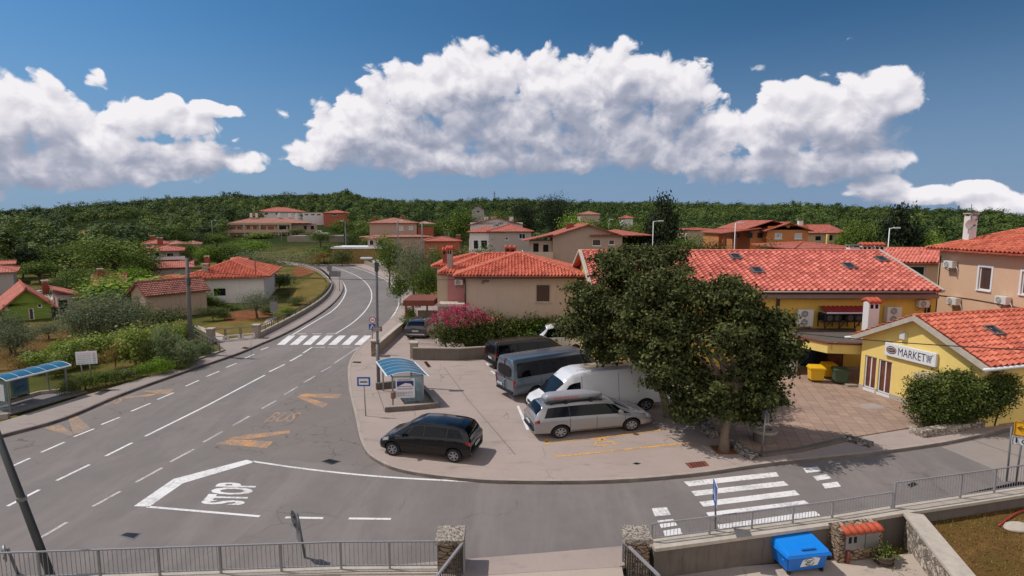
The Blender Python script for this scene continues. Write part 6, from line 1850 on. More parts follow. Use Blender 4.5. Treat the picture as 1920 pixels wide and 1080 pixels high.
# ------------------------------------------------------------------ vehicles
class Body:
 """car body: stations along x (rear to front), each (x, z_low, z_belt, z_top, half width at belt, half width at roof)"""
 def __init__(s, st, sub=10):
  st = np.array(st, float)
  n = len(st)
  t = np.arange(n)
  q = np.linspace(0, n - 1, (n - 1) * sub + 1)
  out = np.stack([np.interp(q, t, st[:, k]) for k in range(6)], 1)
  # soften the kinks
  ker = np.array([1, 2, 3, 2, 1.]); ker /= ker.sum()
  sm = out.copy()
  for k in range(6):
   p = np.pad(out[:, k], 2, mode='edge')
   sm[:, k] = np.convolve(p, ker, 'valid')
  sm[0] = out[0]; sm[-1] = out[-1]
  s.S = sm; s.sub = sub; s.n = n
 def at(s, sv):
  q = np.clip(sv * s.sub, 0, len(s.S) - 1)
  i = int(min(q, len(s.S) - 2)); f = q - i
  return s.S[i] * (1 - f) + s.S[i + 1] * f
 def sec(s, sv):
  x, zl, zb, zt, wb, wt = s.at(sv)
  zt = max(zt, zb + .015)
  cab = min(1, (zt - zb) / .25)
  hb = zb - zl
  return [(x, wb * .84, zl), (x, wb * .955, zl + hb * .10), (x, wb * 1.0, zl + hb * .42), (x, wb * .995, zl + hb * .72), (x, wb * (.93 + .03 * cab), zb),
    (x, wt, zb + (zt - zb) * .86), (x, wt * .90, zt - .012), (x, wt * .5, zt + .012), (x, 0, zt + .018)]
 def p(s, sv, v):
  """v 0..8 on the left side (+y), 8..16 on the right side"""
  sg = 1
  if v > 8:
   v = 16 - v; sg = -1
  pts = s.sec(sv)
  i = int(min(v, 7)); f = v - i
  a, b = Vector(pts[i]), Vector(pts[i + 1])
  q = a.lerp(b, f); q.y *= sg
  return q
 def nrm(s, sv, v):
  e = .04
  a = s.p(min(sv + e, s.n - 1), v) - s.p(max(sv - e, 0), v)
  b = s.p(sv, min(v + e, 16)) - s.p(sv, max(v - e, 0))
  n = a.cross(b)
  if n.length < 1e-9:
   return Vector((0, 0, 1))
  return n.normalized()
 def s_of(s, x):
  return float(np.interp(x, s.S[:, 0], np.arange(len(s.S)) / s.sub))
 def mesh(s, name, mat, wheels, wr):
  m = len(s.S)
  V = []; F = []
  vv = list(range(17))
  for i in range(m):
   V += [s.p(i / s.sub, v) for v in vv]
  k = len(vv)
  for i in range(m - 1):
   for j in range(k - 1):
    F.append((i * k + j, (i + 1) * k + j, (i + 1) * k + j + 1, i * k + j + 1))
   F.append((i * k + k - 1, (i + 1) * k + k - 1, (i + 1) * k, i * k))
  F.append(tuple(range(k))); F.append(tuple((m - 1) * k + j for j in range(k - 1, -1, -1)))
  me = bpy.data.meshes.new(name)
  me.from_pydata([tuple(p) for p in V], [], F)
  bm = bmesh.new(); bm.from_mesh(me); bmesh.ops.recalc_face_normals(bm, faces=bm.faces); bm.to_mesh(me); bm.free()
  me.materials.append(MATS[mat])
  # cut the wheel arches
  ob = bpy.data.objects.new('cut', me); COL.objects.link(ob)
  mb = MB()
  for wx in wheels:
   for sg in (1, -1):
    mb.lathe([(wr, sg * .52), (wr, sg * 1.3)], 28, 'y', (wx, 0, wr * .93))
  cme = mb.mesh('cutter', 'interior_dark')
  bm = bmesh.new(); bm.from_mesh(cme); bmesh.ops.recalc_face_normals(bm, faces=bm.faces); bm.to_mesh(cme); bm.free()
  co = bpy.data.objects.new('cutter', cme); COL.objects.link(co)
  md = ob.modifiers.new('b', 'BOOLEAN'); md.operation = 'DIFFERENCE'; md.object = co; md.solver = 'EXACT'; md.material_mode = 'TRANSFER'
  bpy.context.view_layer.update()
  res = bpy.data.meshes.new_from_object(ob.evaluated_get(bpy.context.evaluated_depsgraph_get()))
  bpy.data.objects.remove(ob); bpy.data.objects.remove(co)
  if len(res.polygons) < 50:
   res = me
  res.shade_smooth()
  res.set_sharp_from_angle(angle=R(42))
  res.name = name
  return res
 def patch(s, mb, s0, s1, v0, v1, off=.010, ns=8, nv=4, s0t=None, s1t=None):
  """a piece of skin lifted off the body; s0t, s1t: the s range at v1 (slanted pillars)"""
  s0t = s0 if s0t is None else s0t; s1t = s1 if s1t is None else s1t
  g = []
  for j in range(nv + 1):
   f = j / nv
   a = s0 + (s0t - s0) * f; b = s1 + (s1t - s1) * f
   v = v0 + (v1 - v0) * f
   row = []
   for i in range(ns + 1):
    sv = a + (b - a) * i / ns
    n = s.nrm(sv, v); q = s.p(sv, v)
    c = Vector((q.x, 0, q.z - .25))
    if n.dot(q - Vector((0, 0, .6))) < 0 and abs(n.y) + abs(n.z) > .3:
     n = -n
    row.append(q + n * off)
   g.append(row)
  vs = [p for r in g for p in r]; k = ns + 1
  fs = [(j * k + i, j * k + i + 1, (j + 1) * k + i + 1, (j + 1) * k + i) for j in range(nv) for i in range(ns)]
  mb.raw(vs, fs)
def wheel(parent, x, y, r, w, rim='rim_silver', spokes=7, dark=False):
 sg = 1 if y > 0 else -1
 o = bpy.data.objects.new('wheel', None)
 mb = MB()
 pr = [(r * .60, -w / 2), (r * .93, -w / 2), (r, -w * .32), (r, w * .32), (r * .93, w / 2), (r * .62, w / 2), (r * .60, w * .3)]
 mb.lathe(pr, 28, 'y', (x, y, r))
 t = mb.build('wheel', 'tyre_rubber', parent, smooth=False)
 mb = MB()
 yo = y + sg * w * .40
 mb.lathe([(r * .63, -.02), (r * .63, .02), (r * .55, .02)], 24, 'y', (x, yo, r))
 for k in range(spokes):
  a = 2 * PI * k / spokes + .3
  mb.bar((x + r * .1 * math.cos(a), yo + sg * .022, r + r * .1 * math.sin(a)), (x + r * .58 * math.cos(a), yo + sg * .022, r + r * .58 * math.sin(a)), r * .17, .03, up=(0, 1, 0))
 mb.lathe([(r * .16, -.03), (r * .16, .045)], 14, 'y', (x, yo, r))
 for k in range(24):
  a0, a1 = 2 * PI * k / 24, 2 * PI * (k + 1) / 24
  mb.bar((x + r * .60 * math.cos(a0), yo + sg * .02, r + r * .60 * math.sin(a0)), (x + r * .60 * math.cos(a1), yo + sg * .02, r + r * .60 * math.sin(a1)), r * .07, .04, up=(0, 1, 0))
 mb.build('rim', rim, t)
 mb = MB(); mb.lathe([(r * .58, -.004), (r * .58, .004)], 20, 'y', (x, yo + sg * .018, r)); mb.build('brake', 'interior_dark', t)
 return t
def vehicle(name, label, cat, st, paint, wb, wr, windows, ws, rw=None, track=.8, rim='rim_silver', lamps=None, extras=None, seams=(), handles=(), mirror=None, group=None, ww=.21, rearbox=None, head=None, spokes=7, lower=True, sides=(1, -1), wsmat='windscreen_glass'):
 t = thing(name, label, cat, (0, 0, 0), 0, group)
 B = Body(st)
 xr, xf = -wb / 2, wb / 2
 link('body', B.mesh('body', paint, (xr, xf), wr * 1.16), t)
 S = B.s_of
 for x in (xr, xf):
  for sg in (1, -1):
   wheel(t, x, sg * (track - ww / 2), wr, ww, rim, spokes)
 for sg in (1, -1):
  if len(windows) > 1:
   a, b = (4.08, 4.93) if sg > 0 else (11.92, 11.07)
   mb = MB(); B.patch(mb, S(windows[0][0] - .03), S(windows[-1][1] + .03), a, b, .005, 24, 4, S(windows[0][2] - .03), S(windows[-1][3] + .02)); mb.build('window_band', 'trim_black', t, smooth=True, fix=False)
  for x0, x1, x0t, x1t, v0, v1, mat in windows:
   mb = MB()
   a, b = (v0, v1) if sg > 0 else (16 - v0, 16 - v1)
   B.patch(mb, S(x0), S(x1), a, b, .009, 10, 4, S(x0t), S(x1t)); mb.build('side_window', mat, t, smooth=True, fix=False)
  mb = MB()
  for x, va, vb in seams:
   a, b = (va, vb) if sg > 0 else (16 - va, 16 - vb)
   B.patch(mb, S(x - .008), S(x + .008), a, b, .004, 1, 8)
  if seams: mb.build('door_seam', 'trim_black', t, fix=False)
  for x, v in handles:
   q = B.p(S(x), v if sg > 0 else 16 - v)
   mb = MB(); mb.box(q.x - .10, q.x + .10, q.y + (0 if sg > 0 else -.035), q.y + (.035 if sg > 0 else 0), q.z - .02, q.z + .02); mb.build('door_handle', paint if paint != 'car_silver' else 'chrome', t, bevel=.008)
  if mirror:
   q = B.p(S(mirror[0]), 4.2 if sg > 0 else 11.8)
   mb = MB(); h = mirror[1]
   mb.box(q.x - .09, q.x + .07, q.y + (0 if sg > 0 else -.26), q.y + (.26 if sg > 0 else 0), q.z - .02, q.z + h); mb.build('wing_mirror', mirror[2], t, bevel=.05)
  for spec in (lamps or []):
   s0, s1, v0, v1, mat, nm = spec
   a, b = (v0, v1) if sg > 0 else (16 - v0, 16 - v1)
   mb = MB(); B.patch(mb, s0, s1, a, b, .012, 6, 4); mb.build(nm, mat, t, smooth=True, fix=False)
  if lower:
   a, b = (.05, 1.25) if sg > 0 else (15.95, 14.75)
   mb = MB(); B.patch(mb, S(xr + wr * 1.25), S(xf - wr * 1.25), a, b, .006, 12, 3); mb.build('sill_trim', 'trim_black' if lower is True else lower, t, fix=False)
 mb = MB(); B.patch(mb, ws[0], ws[1], ws[2], 16 - ws[2], .009, 6, 14); mb.build('windscreen', wsmat, t, smooth=True, fix=False)
 if rw:
  mb = MB(); B.patch(mb, rw[0], rw[1], rw[2], 16 - rw[2], .009, 6, 14); mb.build('rear_window', 'car_glass', t, smooth=True, fix=False)
 if extras:
  extras(t, B)
 return t
def plate(t, x, z, sg=-1, w=.5, mat='plate_white', y=0):
 mb = MB(); mb.box(x - .012, x + .012, y - w / 2, y + w / 2, z - .055, z + .055); p = mb.build('number_plate', mat, t)
 mb = MB()
 for k in range(6):
  yy = y - w * .38 + w * .76 * k / 5
  mb.box(x + (-.016 if sg < 0 else .012), x + (-.012 if sg < 0 else .016), yy - .018, yy + .018, z - .03, z + .03)
 mb.build('plate_characters', 'sign_black', p)
 return p
def place(t, rear, front, wb, track, near, zs=1.0, ys=1.0, z=.12):
 """set a vehicle so that its near-side wheels stand on two survey points; near = +1 when the near side is its left side"""
 r, f = G(*rear, z), G(*front, z)
 d = (f - r); L = d.length; d.normalize()
 left = Vector((-d.y, d.x, 0))
 c = (r + f) / 2 - left * near * (track * ys - .10)
 t.location = (c.x, c.y, z); t.rotation_euler = (0, 0, math.atan2(d.y, d.x))
 t.scale = (L / wb, ys, zs)
 print(t.name, 'wheelbase', round(L, 2), 'scale', round(L / wb, 2))
 return t
# ---- silver people carrier with roof box
st = [(-2.36, .40, .62, .66, .72, .62), (-2.42, .34, .80, .84, .84, .66), (-2.40, .30, .98, 1.02, .90, .70), (-2.28, .28, 1.04, 1.30, .925, .70), (-2.08, .26, 1.05, 1.58, .94, .68), (-1.7, .24, 1.04, 1.655, .95, .68), (-.6, .22, 1.01, 1.69, .955, .69), (.35, .22, .98, 1.66, .955, .68), (.75, .22, .97, 1.54, .955, .66),
      (1.42, .22, .96, 1.08, .95, .72), (1.62, .22, .94, .97, .94, .76), (2.0, .23, .87, .895, .91, .74), (2.25, .25, .74, .77, .82, .66), (2.40, .28, .56, .60, .70, .58), (2.44, .34, .46, .50, .60, .50)]
def galaxy_extra(t, B):
 mb = MB(); mb.box(-2.47, -2.36, -.72, .72, .44, .50); mb.build('bumper_trim', 'trim_black', t, bevel=.02)
 plate(t, -2.455, .72)
 for sg in (1, -1):
  mb = MB(); mb.tube([(-1.75, sg * .60, 1.66), (-1.6, sg * .60, 1.72), (.1, sg * .60, 1.74), (.3, sg * .60, 1.67)], .022, 6); mb.build('roof_rail', 'trim_black', t, smooth=True)
 mb = MB()
 for x in (-1.15, -.15):
  mb.box(x - .04, x + .04, -.68, .68, 1.75, 1.80)
  for sg in (1, -1):
   mb.box(x - .06, x + .06, sg * .62 - .05, sg * .62 + .05, 1.66, 1.80)
 mb.build('roof_bar', 'trim_black', t)
 # roof box: long flattened shell with pointed nose
 n = 20; V = []; F = []
 for i in range(n + 1):
  f = i / n; x = -1.95 + 2.35 * f
  w = .36 * (1 - abs(2 * f - .9) ** 4 * .55); hz = .30 * (1 - max(0, (f - .55) / .45) ** 2 * .72) * (1 - max(0, (.10 - f) / .10) ** 2 * .45)
  y0 = -.28
  for k in range(14):
   a = PI * k / 13
   ca, sa = math.cos(a), math.sin(a)
   V.append((x, y0 + w * (abs(ca) ** .6) * (1 if ca >= 0 else -1), 1.86 + hz * abs(sa) ** .55))
  for k in range(14):
   a = PI + PI * k / 13
   ca, sa = math.cos(a), math.sin(a)
   V.append((x, y0 + w * .97 * (abs(ca) ** .6) * (1 if ca >= 0 else -1), 1.86 - .09 * abs(sa) ** .6))
 k = 28
 for i in range(n):
  for j in range(k):
   F.append((i * k + j, i * k + (j + 1) % k, (i + 1) * k + (j + 1) % k, (i + 1) * k + j))
 F.append(tuple(range(k - 1, -1, -1))); F.append(tuple(n * k + j for j in range(k)))
 mb = MB(); mb.raw(V, F); rb_ = mb.build('roof_box', 'box_grey', t, smooth=True)
 mb = MB(); mb.box(-1.9, .30, -.655, -.645, 1.845, 1.865); mb.build('box_seam', 'trim_black', rb_)
 mb = MB()
 for i in range(13):
  x = -1.6 + .075 * i
  mb.bar((x, -.652, 1.93), (x + .012, -.640, 2.04 - .02 * (i % 3)), .028, .012)
  if i % 2:
   mb.bar((x, -.648, 1.98), (x + .06, -.648, 1.98), .022, .012)
 mb.build('box_decal', 'sign_red', rb_)
 mb = MB(); mb.bar((.86, -.2, 1.56), (1.02, -.2, 1.48), .02); mb.bar((-1.95, 0, 1.68), (-2.1, 0, 1.78), .015); mb.build('aerial', 'trim_black', t)
WIN = [(-2.02, -1.08, -1.85, -1.1, 4.12, 4.9, 'car_glass'), (-1.03, -.02, -1.05, -.04, 4.12, 4.9, 'car_glass'), (.03, 1.0, .01, .52, 4.12, 4.9, 'car_glass'), (1.04, 1.34, .66, .80, 4.15, 4.85, 'car_glass')]
v1 = vehicle('people_carrier', 'silver people carrier with a grey roof box in the parking bay', 'car', st, 'car_silver', 2.85, .335, WIN, (8.05, 9.1, 5.2), (2.75, 4.0, 5.3), track=.93,
             lamps=[(1.9, 3.3, 3.2, 3.95, 'lamp_red', 'tail_lamp'), (10.9, 12.4, 3.1, 4.0, 'lamp_clear', 'headlamp')], extras=galaxy_extra, seams=[(-1.06, 1.4, 4.05), (0, 1.0, 4.05), (1.16, 1.4, 3.9), (-1.06, 4.1, 5.0), (0, 4.1, 5.0)], handles=[(-.88, 3.75), (.22, 3.72)], mirror=(.95, .17, 'car_silver'))
place(v1, (1050, 821), (1182, 807), 2.85, .93, -1, .87, .95)
# ---- black compact people carrier
st = [(-1.96, .42, .60, .64, .66, .56), (-2.02, .34, .76, .80, .78, .62), (-2.0, .28, .94, .98, .83, .66), (-1.9, .26, 1.02, 1.22, .845, .66), (-1.72, .24, 1.04, 1.50, .85, .64), (-1.4, .23, 1.03, 1.585, .855, .64), (-.4, .22, 1.0, 1.625, .86, .65), (.25, .22, .97, 1.60, .86, .64), (.6, .22, .96, 1.48, .855, .62),
      (1.25, .22, .95, 1.04, .85, .66), (1.4, .22, .92, .95, .845, .68), (1.7, .23, .82, .85, .81, .64), (1.9, .26, .68, .71, .72, .56), (2.02, .30, .52, .56, .58, .46)]
WIN2 = [(-1.72, -1.02, -1.5, -1.06, 4.14, 4.88, 'car_glass'), (-.97, -.06, -1.0, -.08, 4.12, 4.9, 'car_glass'), (0, .82, -.02, .42, 4.12, 4.9, 'car_glass'), (.86, 1.16, .54, .66, 4.15, 4.85, 'car_glass')]
def meriva_extra(t, B):
 plate(t, -2.035, .68)
 mb = MB(); mb.box(-2.06, -1.94, -.66, .66, .42, .48); mb.build('bumper_trim', 'pole_dark', t, bevel=.02)
 mb = MB(); mb.box(-1.99, -1.955, -.3, .3, 1.0, 1.03); mb.build('tailgate_handle', 'chrome', t)
 mb = MB(); mb.bar((-1.4, 0, 1.6), (-1.62, 0, 1.80), .015); mb.build('aerial', 'trim_black', t)
v2 = vehicle('compact_car', 'glossy black compact people carrier parked alone on the open apron', 'car', st, 'car_black', 2.63, .315, WIN2, (7.05, 8.1, 5.2), (2.75, 4.0, 5.3), track=.84,
             lamps=[(1.9, 3.4, 3.3, 4.0, 'lamp_red', 'tail_lamp'), (10.3, 11.4, 3.2, 3.95, 'lamp_clear', 'headlamp')], extras=meriva_extra, seams=[(-1.0, 1.4, 4.05), (0, 1.0, 4.05), (1.02, 1.4, 3.9)], handles=[(-.8, 3.75), (.2, 3.72)], mirror=(.78, .15, 'car_black'), spokes=6)
place(v2, (852, 866), (738, 853), 2.63, .84, 1, .88, .98)
# ---- vans
def van(st, paint, wb, wr, name, label, win, ws, track, extras, seams, handles, lamps, mirror, lower=True, rw=None, cat='van'):
 return vehicle(name, label, cat, st, paint, wb, wr, win, ws, rw, track=track, lamps=lamps, extras=extras, seams=seams, handles=handles, mirror=mirror, lower=lower, spokes=5, rim='rim_silver')
# blue grey minibus
st = [(-2.94, .46, .80, .84, .82, .74), (-2.97, .40, 1.15, 1.20, .95, .82), (-2.97, .38, 1.22, 2.05, .97, .80), (-2.93, .36, 1.24, 2.30, .985, .78), (-2.8, .34, 1.25, 2.345, .99, .78), (-1.5, .32, 1.25, 2.36, .99, .78), (.9, .32, 1.24, 2.36, .99, .78), (1.25, .32, 1.23, 2.28, .99, .76),
      (2.0, .32, 1.20, 1.42, .975, .76), (2.15, .32, 1.18, 1.22, .97, .80), (2.6, .33, 1.05, 1.09, .93, .74), (2.8, .36, .86, .90, .86, .64), (2.9, .40, .6, .64, .72, .54)]
def gv_extra(t, B):
 mb = MB(); n = 14
 z0, z1, y = 1.30, 1.95, .70
 pts = []
 for a in range(24):
  q = 2 * PI * a / 24
  c, s_ = math.cos(q), math.sin(q)
  pts.append((-2.992 - .0, y * abs(c) ** .45 * (1 if c > 0 else -1), (z0 + z1) / 2 + (z1 - z0) / 2 * abs(s_) ** .45 * (1 if s_ > 0 else -1)))
 mb.face(pts); mb.build('rear_window', 'car_glass', t, fix=False)
 mb = MB()
 mb.box(-2.995, -2.97, -.012, .012, .55, 2.2); mb.box(-2.995, -2.97, -.8, .8, 1.22, 1.235); mb.build('door_seam', 'trim_black', t)
 plate(t, -2.985, .72, y=.55)
 mb = MB(); mb.box(-3.04, -2.9, -.86, .86, .42, .55); mb.build('bumper', 'trim_black', t, bevel=.03)
 mb = MB(); mb.box(-2.98, -2.90, -.10, .10, 2.24, 2.32); mb.build('brake_lamp', 'lamp_red', t)
 mb = MB(); mb.lathe([(.06, -3.0), (.06, -2.97)], 14, 'x', (0, 0, 1.1)); mb.build('badge', 'chrome', t)
 for sg in (1, -1):
  mb = MB(); mb.box(-2.99, -2.86, sg * .93 - .04, sg * .93 + .055, .78, 1.22); mb.build('tail_lamp', 'lamp_red', t, bevel=.02)
WV = [(-2.75, -1.55, -2.72, -1.55, 4.1, 4.86, 'car_glass'), (-1.47, .02, -1.47, .02, 4.1, 4.86, 'car_glass'), (.10, 1.9, .10, 1.12, 4.1, 4.86, 'car_glass')]
v3 = van(st, 'car_grey_blue', 3.6, .345, 'minibus', 'blue grey minibus parked between black van and white van', WV, (7.05, 8.4, 5.3), .97, gv_extra, [(-1.51, 1, 5), (.06, 1, 5), (1.3, 1, 4)], [(.25, 3.9), (-.1, 3.6)],
         [(10.2, 11.6, 3.1, 4.0, 'lamp_clear', 'headlamp')], (1.75, .30, 'trim_black'))
place(v3, (1003, 746), (1118, 724), 3.6, .97, -1, .93, .98)
# white panel van, heading left
st = [(-2.98, .46, 1.2, 2.40, .96, .84), (-2.99, .40, 1.25, 2.50, 1.0, .85), (-2.9, .36, 1.26, 2.54, 1.01, .85), (-1.0, .34, 1.26, 2.56, 1.01, .85), (1.0, .34, 1.25, 2.55, 1.01, .85), (1.45, .34, 1.24, 2.42, 1.01, .82), (1.78, .34, 1.23, 2.10, 1.0, .78),
      (2.42, .34, 1.18, 1.34, .97, .76), (2.55, .34, 1.14, 1.18, .96, .80), (2.85, .36, 1.0, 1.04, .92, .74), (3.0, .38, .82, .86, .84, .62), (3.06, .42, .58, .62, .7, .5)]
def wv_extra(t, B):
 mb = MB(); mb.box(2.92, 3.1, -.8, .8, .40, .62); mb.build('bumper', 'trim_black', t, bevel=.04)
 plate(t, 3.09, .52, 1)
 mb = MB(); mb.box(2.99, 3.05, -.5, .5, .66, .80); mb.build('grille', 'trim_black', t)
WW = [(1.12, 2.20, 1.12, 1.62, 4.12, 4.72, 'car_glass')]
v4 = van(st, 'car_white', 3.75, .35, 'panel_van', 'white high roofed panel van partly under the chestnut leaves', WW, (6.05, 7.3, 5.3), 1.0, wv_extra, [(1.06, 1, 5), (2.25, 1.5, 4), (-.6, 1, 5)], [(1.25, 3.9)],
         [(8.2, 9.6, 3.3, 4.1, 'lamp_clear', 'headlamp')], (2.0, .32, 'trim_black'))
place(v4, (1209, 769), (1056, 785), 3.75, 1.0, 1, .84, .98)
# black van
st = [(-2.5, .42, .7, .74, .82, .74), (-2.54, .36, 1.05, 1.10, .92, .80), (-2.53, .34, 1.10, 1.70, .94, .76), (-2.46, .32, 1.12, 1.86, .95, .74), (-2.3, .30, 1.12, 1.895, .955, .74), (-.5, .28, 1.1, 1.91, .96, .75), (.75, .28, 1.08, 1.89, .96, .74), (1.05, .28, 1.07, 1.80, .955, .72),
      (1.75, .28, 1.04, 1.2, .94, .72), (1.9, .28, 1.02, 1.06, .935, .76), (2.3, .30, .92, .95, .89, .70), (2.5, .33, .76, .79, .8, .6), (2.58, .38, .55, .58, .66, .5)]
def bv_extra(t, B):
 mb = MB(); mb.box(-2.56, -2.535, -.66, .66, 1.18, 1.68); mb.build('rear_window', 'car_glass', t)
 for sg in (1, -1):
  mb = MB(); mb.box(-2.555, -2.44, sg * .89 - .04, sg * .89 + .055, .86, 1.25); mb.build('tail_lamp', 'lamp_red', t, bevel=.02)
 plate(t, -2.55, .78)
 mb = MB(); mb.box(-2.62, -2.48, -.84, .84, .40, .56); mb.build('bumper', 'trim_black', t, bevel=.03)
 mb = MB(); mb.box(-2.40, -2.25, -.62, -.52, 1.88, 1.94); mb.build('roof_light', 'chrome', t)
WB = [(-2.35, -1.2, -2.3, -1.2, 4.1, 4.88, 'car_glass'), (-1.12, .02, -1.12, .02, 4.1, 4.88, 'car_glass'), (.1, 1.66, .1, .95, 4.1, 4.86, 'car_glass')]
v5 = van(st, 'car_van_black', 3.2, .33, 'black_van', 'long black passenger van nearest to the garden wall', WB, (7.05, 8.3, 5.3), .94, bv_extra, [(-1.16, 1, 5), (.06, 1, 5)], [(.25, 3.8)],
         [(10.1, 11.5, 3.2, 4.0, 'lamp_clear', 'headlamp')], (1.5, .25, 'car_black'))
place(v5, (958, 693), (1052, 681), 3.2, .94, -1, .92, .98)
# white estate van behind
st = [(-2.1, .40, .72, .76, .76, .66), (-2.14, .34, 1.0, 1.05, .86, .70), (-2.1, .32, 1.08, 1.6, .88, .68), (-1.98, .30, 1.1, 1.80, .89, .67), (-1.7, .28, 1.1, 1.835, .895, .67), (.3, .26, 1.07, 1.84, .9, .68), (.7, .26, 1.06, 1.74, .9, .66), (1.35, .26, 1.02, 1.18, .89, .66), (1.5, .26, 1.0, 1.04, .885, .7), (1.9, .28, .88, .91, .84, .64), (2.1, .32, .66, .7, .72, .52), (2.18, .36, .5, .54, .6, .4)]
def we_extra(t, B):
 for sg in (1, -1):
  mb = MB(); mb.tube([(-1.75, sg * .60, 1.83), (-1.6, sg * .60, 1.90), (.1, sg * .60, 1.90), (.3, sg * .60, 1.83)], .025, 6); mb.build('roof_rail', 'trim_black', t, smooth=True)
  mb = MB(); mb.box(-2.15, -2.05, sg * .84 - .03, sg * .84 + .05, .8, 1.3); mb.build('tail_lamp', 'lamp_red', t)
 mb = MB(); mb.box(-2.16, -2.13, -.6, .6, 1.12, 1.6); mb.build('rear_window', 'car_glass', t)
v6 = van(st, 'car_white', 2.7, .31, 'family_van', 'small white van with black roof rails behind the black van', [(-1.9, -.9, -1.8, -.9, 4.1, 4.88, 'car_glass'), (-.82, .05, -.82, .05, 4.1, 4.88, 'car_glass'), (.12, 1.25, .12, .62, 4.1, 4.86, 'car_glass')],
         (6.05, 7.3, 5.3), .88, we_extra, [(-.86, 1, 5), (.08, 1, 5)], [(.2, 3.8)], None, (1.05, .2, 'car_white'))
v6.location = (3.05, 38.75, .12); v6.rotation_euler = (0, 0, R(186)); v6.scale = (.98, .98, 1.12)
# dark car in the driveway, seen from behind
st = [(-2.2, .44, .70, .74, .78, .66), (-2.26, .36, .92, .96, .89, .70), (-2.24, .32, 1.04, 1.08, .92, .72), (-2.12, .30, 1.08, 1.34, .925, .70), (-1.85, .28, 1.1, 1.60, .93, .68), (-1.5, .27, 1.08, 1.66, .935, .68), (-.3, .26, 1.04, 1.685, .94, .69), (.3, .26, 1.02, 1.64, .94, .68), (.6, .26, 1.01, 1.52, .935, .66),
      (1.2, .26, .99, 1.10, .93, .70), (1.4, .27, .96, .99, .92, .72), (1.9, .28, .86, .89, .88, .68), (2.15, .32, .7, .73, .78, .58), (2.25, .36, .54, .58, .64, .48)]
def su_extra(t, B):
 plate(t, -2.275, .80)
 mb = MB(); mb.box(-2.30, -2.16, -.8, .8, .44, .56); mb.build('bumper', 'chrome', t, bevel=.03)
 mb = MB()
 for sg in (1, -1):
  mb.tube([(-1.6, sg * .6, 1.66), (-1.4, sg * .6, 1.72), (.1, sg * .6, 1.72), (.3, sg * .6, 1.65)], .02, 6)
 mb.build('roof_rail', 'chrome', t, smooth=True)
v7 = vehicle('estate_car', 'dark grey car seen from behind in the driveway of the cream house', 'car', st, 'car_dark', 2.7, .33, [(-1.85, -.95, -1.62, -.98, 4.12, 4.9, 'car_glass'), (-.9, 0, -.92, -.02, 4.12, 4.9, 'car_glass'), (.06, .95, .04, .45, 4.12, 4.9, 'car_glass')], (7.05, 8.1, 5.2), (2.7, 3.95, 5.25), track=.92,
             lamps=[(1.2, 3.2, 3.1, 3.95, 'lamp_red', 'tail_lamp'), (10.5, 12, 3.1, 4, 'lamp_clear', 'headlamp')], extras=su_extra, seams=[(-.93, 1.4, 4.05), (.02, 1.0, 4.05)], handles=[(-.75, 3.75)], mirror=(.9, .16, 'car_dark'))
p = G(781, 637, .12)
v7.location = (p.x + .15, p.y + 2.2, .12); v7.rotation_euler = (0, 0, R(84)); v7.scale = (1, 1.0, .87)
# far small white pick-up and a light car
st = [(-1.9, .4, .8, .84, .7, .6), (-1.92, .35, .95, .98, .8, .7), (-.3, .3, .95, .98, .82, .72), (-.2, .3, 1.0, 1.5, .82, .66), (0, .3, 1.0, 1.6, .82, .66), (.6, .3, 1.0, 1.58, .82, .64), (1.2, .3, .98, 1.06, .82, .66), (1.7, .32, .88, .91, .78, .6), (1.9, .36, .6, .64, .66, .5)]
v8 = vehicle('pickup', 'tiny white pick-up parked beside the long apartment house', 'car', st, 'car_white', 2.4, .3, [(-.12, .95, -.05, .55, 4.1, 4.88, 'car_glass')], (5.05, 6.0, 5.3), None, track=.8, mirror=None, lower=False)
q = D(601, 440, 200); v8.location = (q.x, 200, q.z - .3); v8.rotation_euler = (0, 0, R(182)); v8.scale = (1.5, 1.2, 1.1)
mb = MB(); mb.prism([(q.x - 10, 195), (q.x + 14, 195), (q.x + 14, 208), (q.x - 10, 208)], -2, q.z - .31); tag(mb.build('terrace', 'side_pavement'), kind='structure')
# ------------------------------------------------------------------ walls, railings, shelters, signs, bins
def gpts(px, z=0.0):
 return [G(a, b, z) for a, b in px]
def wall_run(name, label, pts, w, z0, z1, mat, cap=None, capw=.06, caph=.07, cat='wall', group=None, segs=True):
 """a wall along world points; z1 may be a list"""
 t = thing(name, label, cat, (pts[0][0], pts[0][1], 0), 0, group)
 o = t.location
 zz = z1 if isinstance(z1, (list, tuple)) else [z1] * len(pts)
 p = [Vector((q[0], q[1], 0)) - o for q in pts]
 nrm = []
 for i in range(len(p)):
  d = (p[min(i + 1, len(p) - 1)] - p[max(i - 1, 0)]); d.z = 0; d.normalize()
  nrm.append(Vector((-d.y, d.x, 0)))
 def run(mb, hw, a, b):
  for i in range(len(p) - 1):
   q = [p[i] - nrm[i] * hw, p[i + 1] - nrm[i + 1] * hw, p[i + 1] + nrm[i + 1] * hw, p[i] + nrm[i] * hw]
   za = [a(i), a(i + 1), a(i + 1), a(i)]; zb = [b(i), b(i + 1), b(i + 1), b(i)]
   mb.hexa([(v.x, v.y, z) for v, z in zip(q, za)], [(v.x, v.y, z) for v, z in zip(q, zb)])
 mb = MB(); run(mb, w / 2, lambda i: z0, lambda i: zz[i] - (caph if cap else 0)); mb.build('wall', mat, t)
 if cap:
  mb = MB(); run(mb, w / 2 + capw, lambda i: zz[i] - caph, lambda i: zz[i]); mb.build('coping', cap, t)
 return t
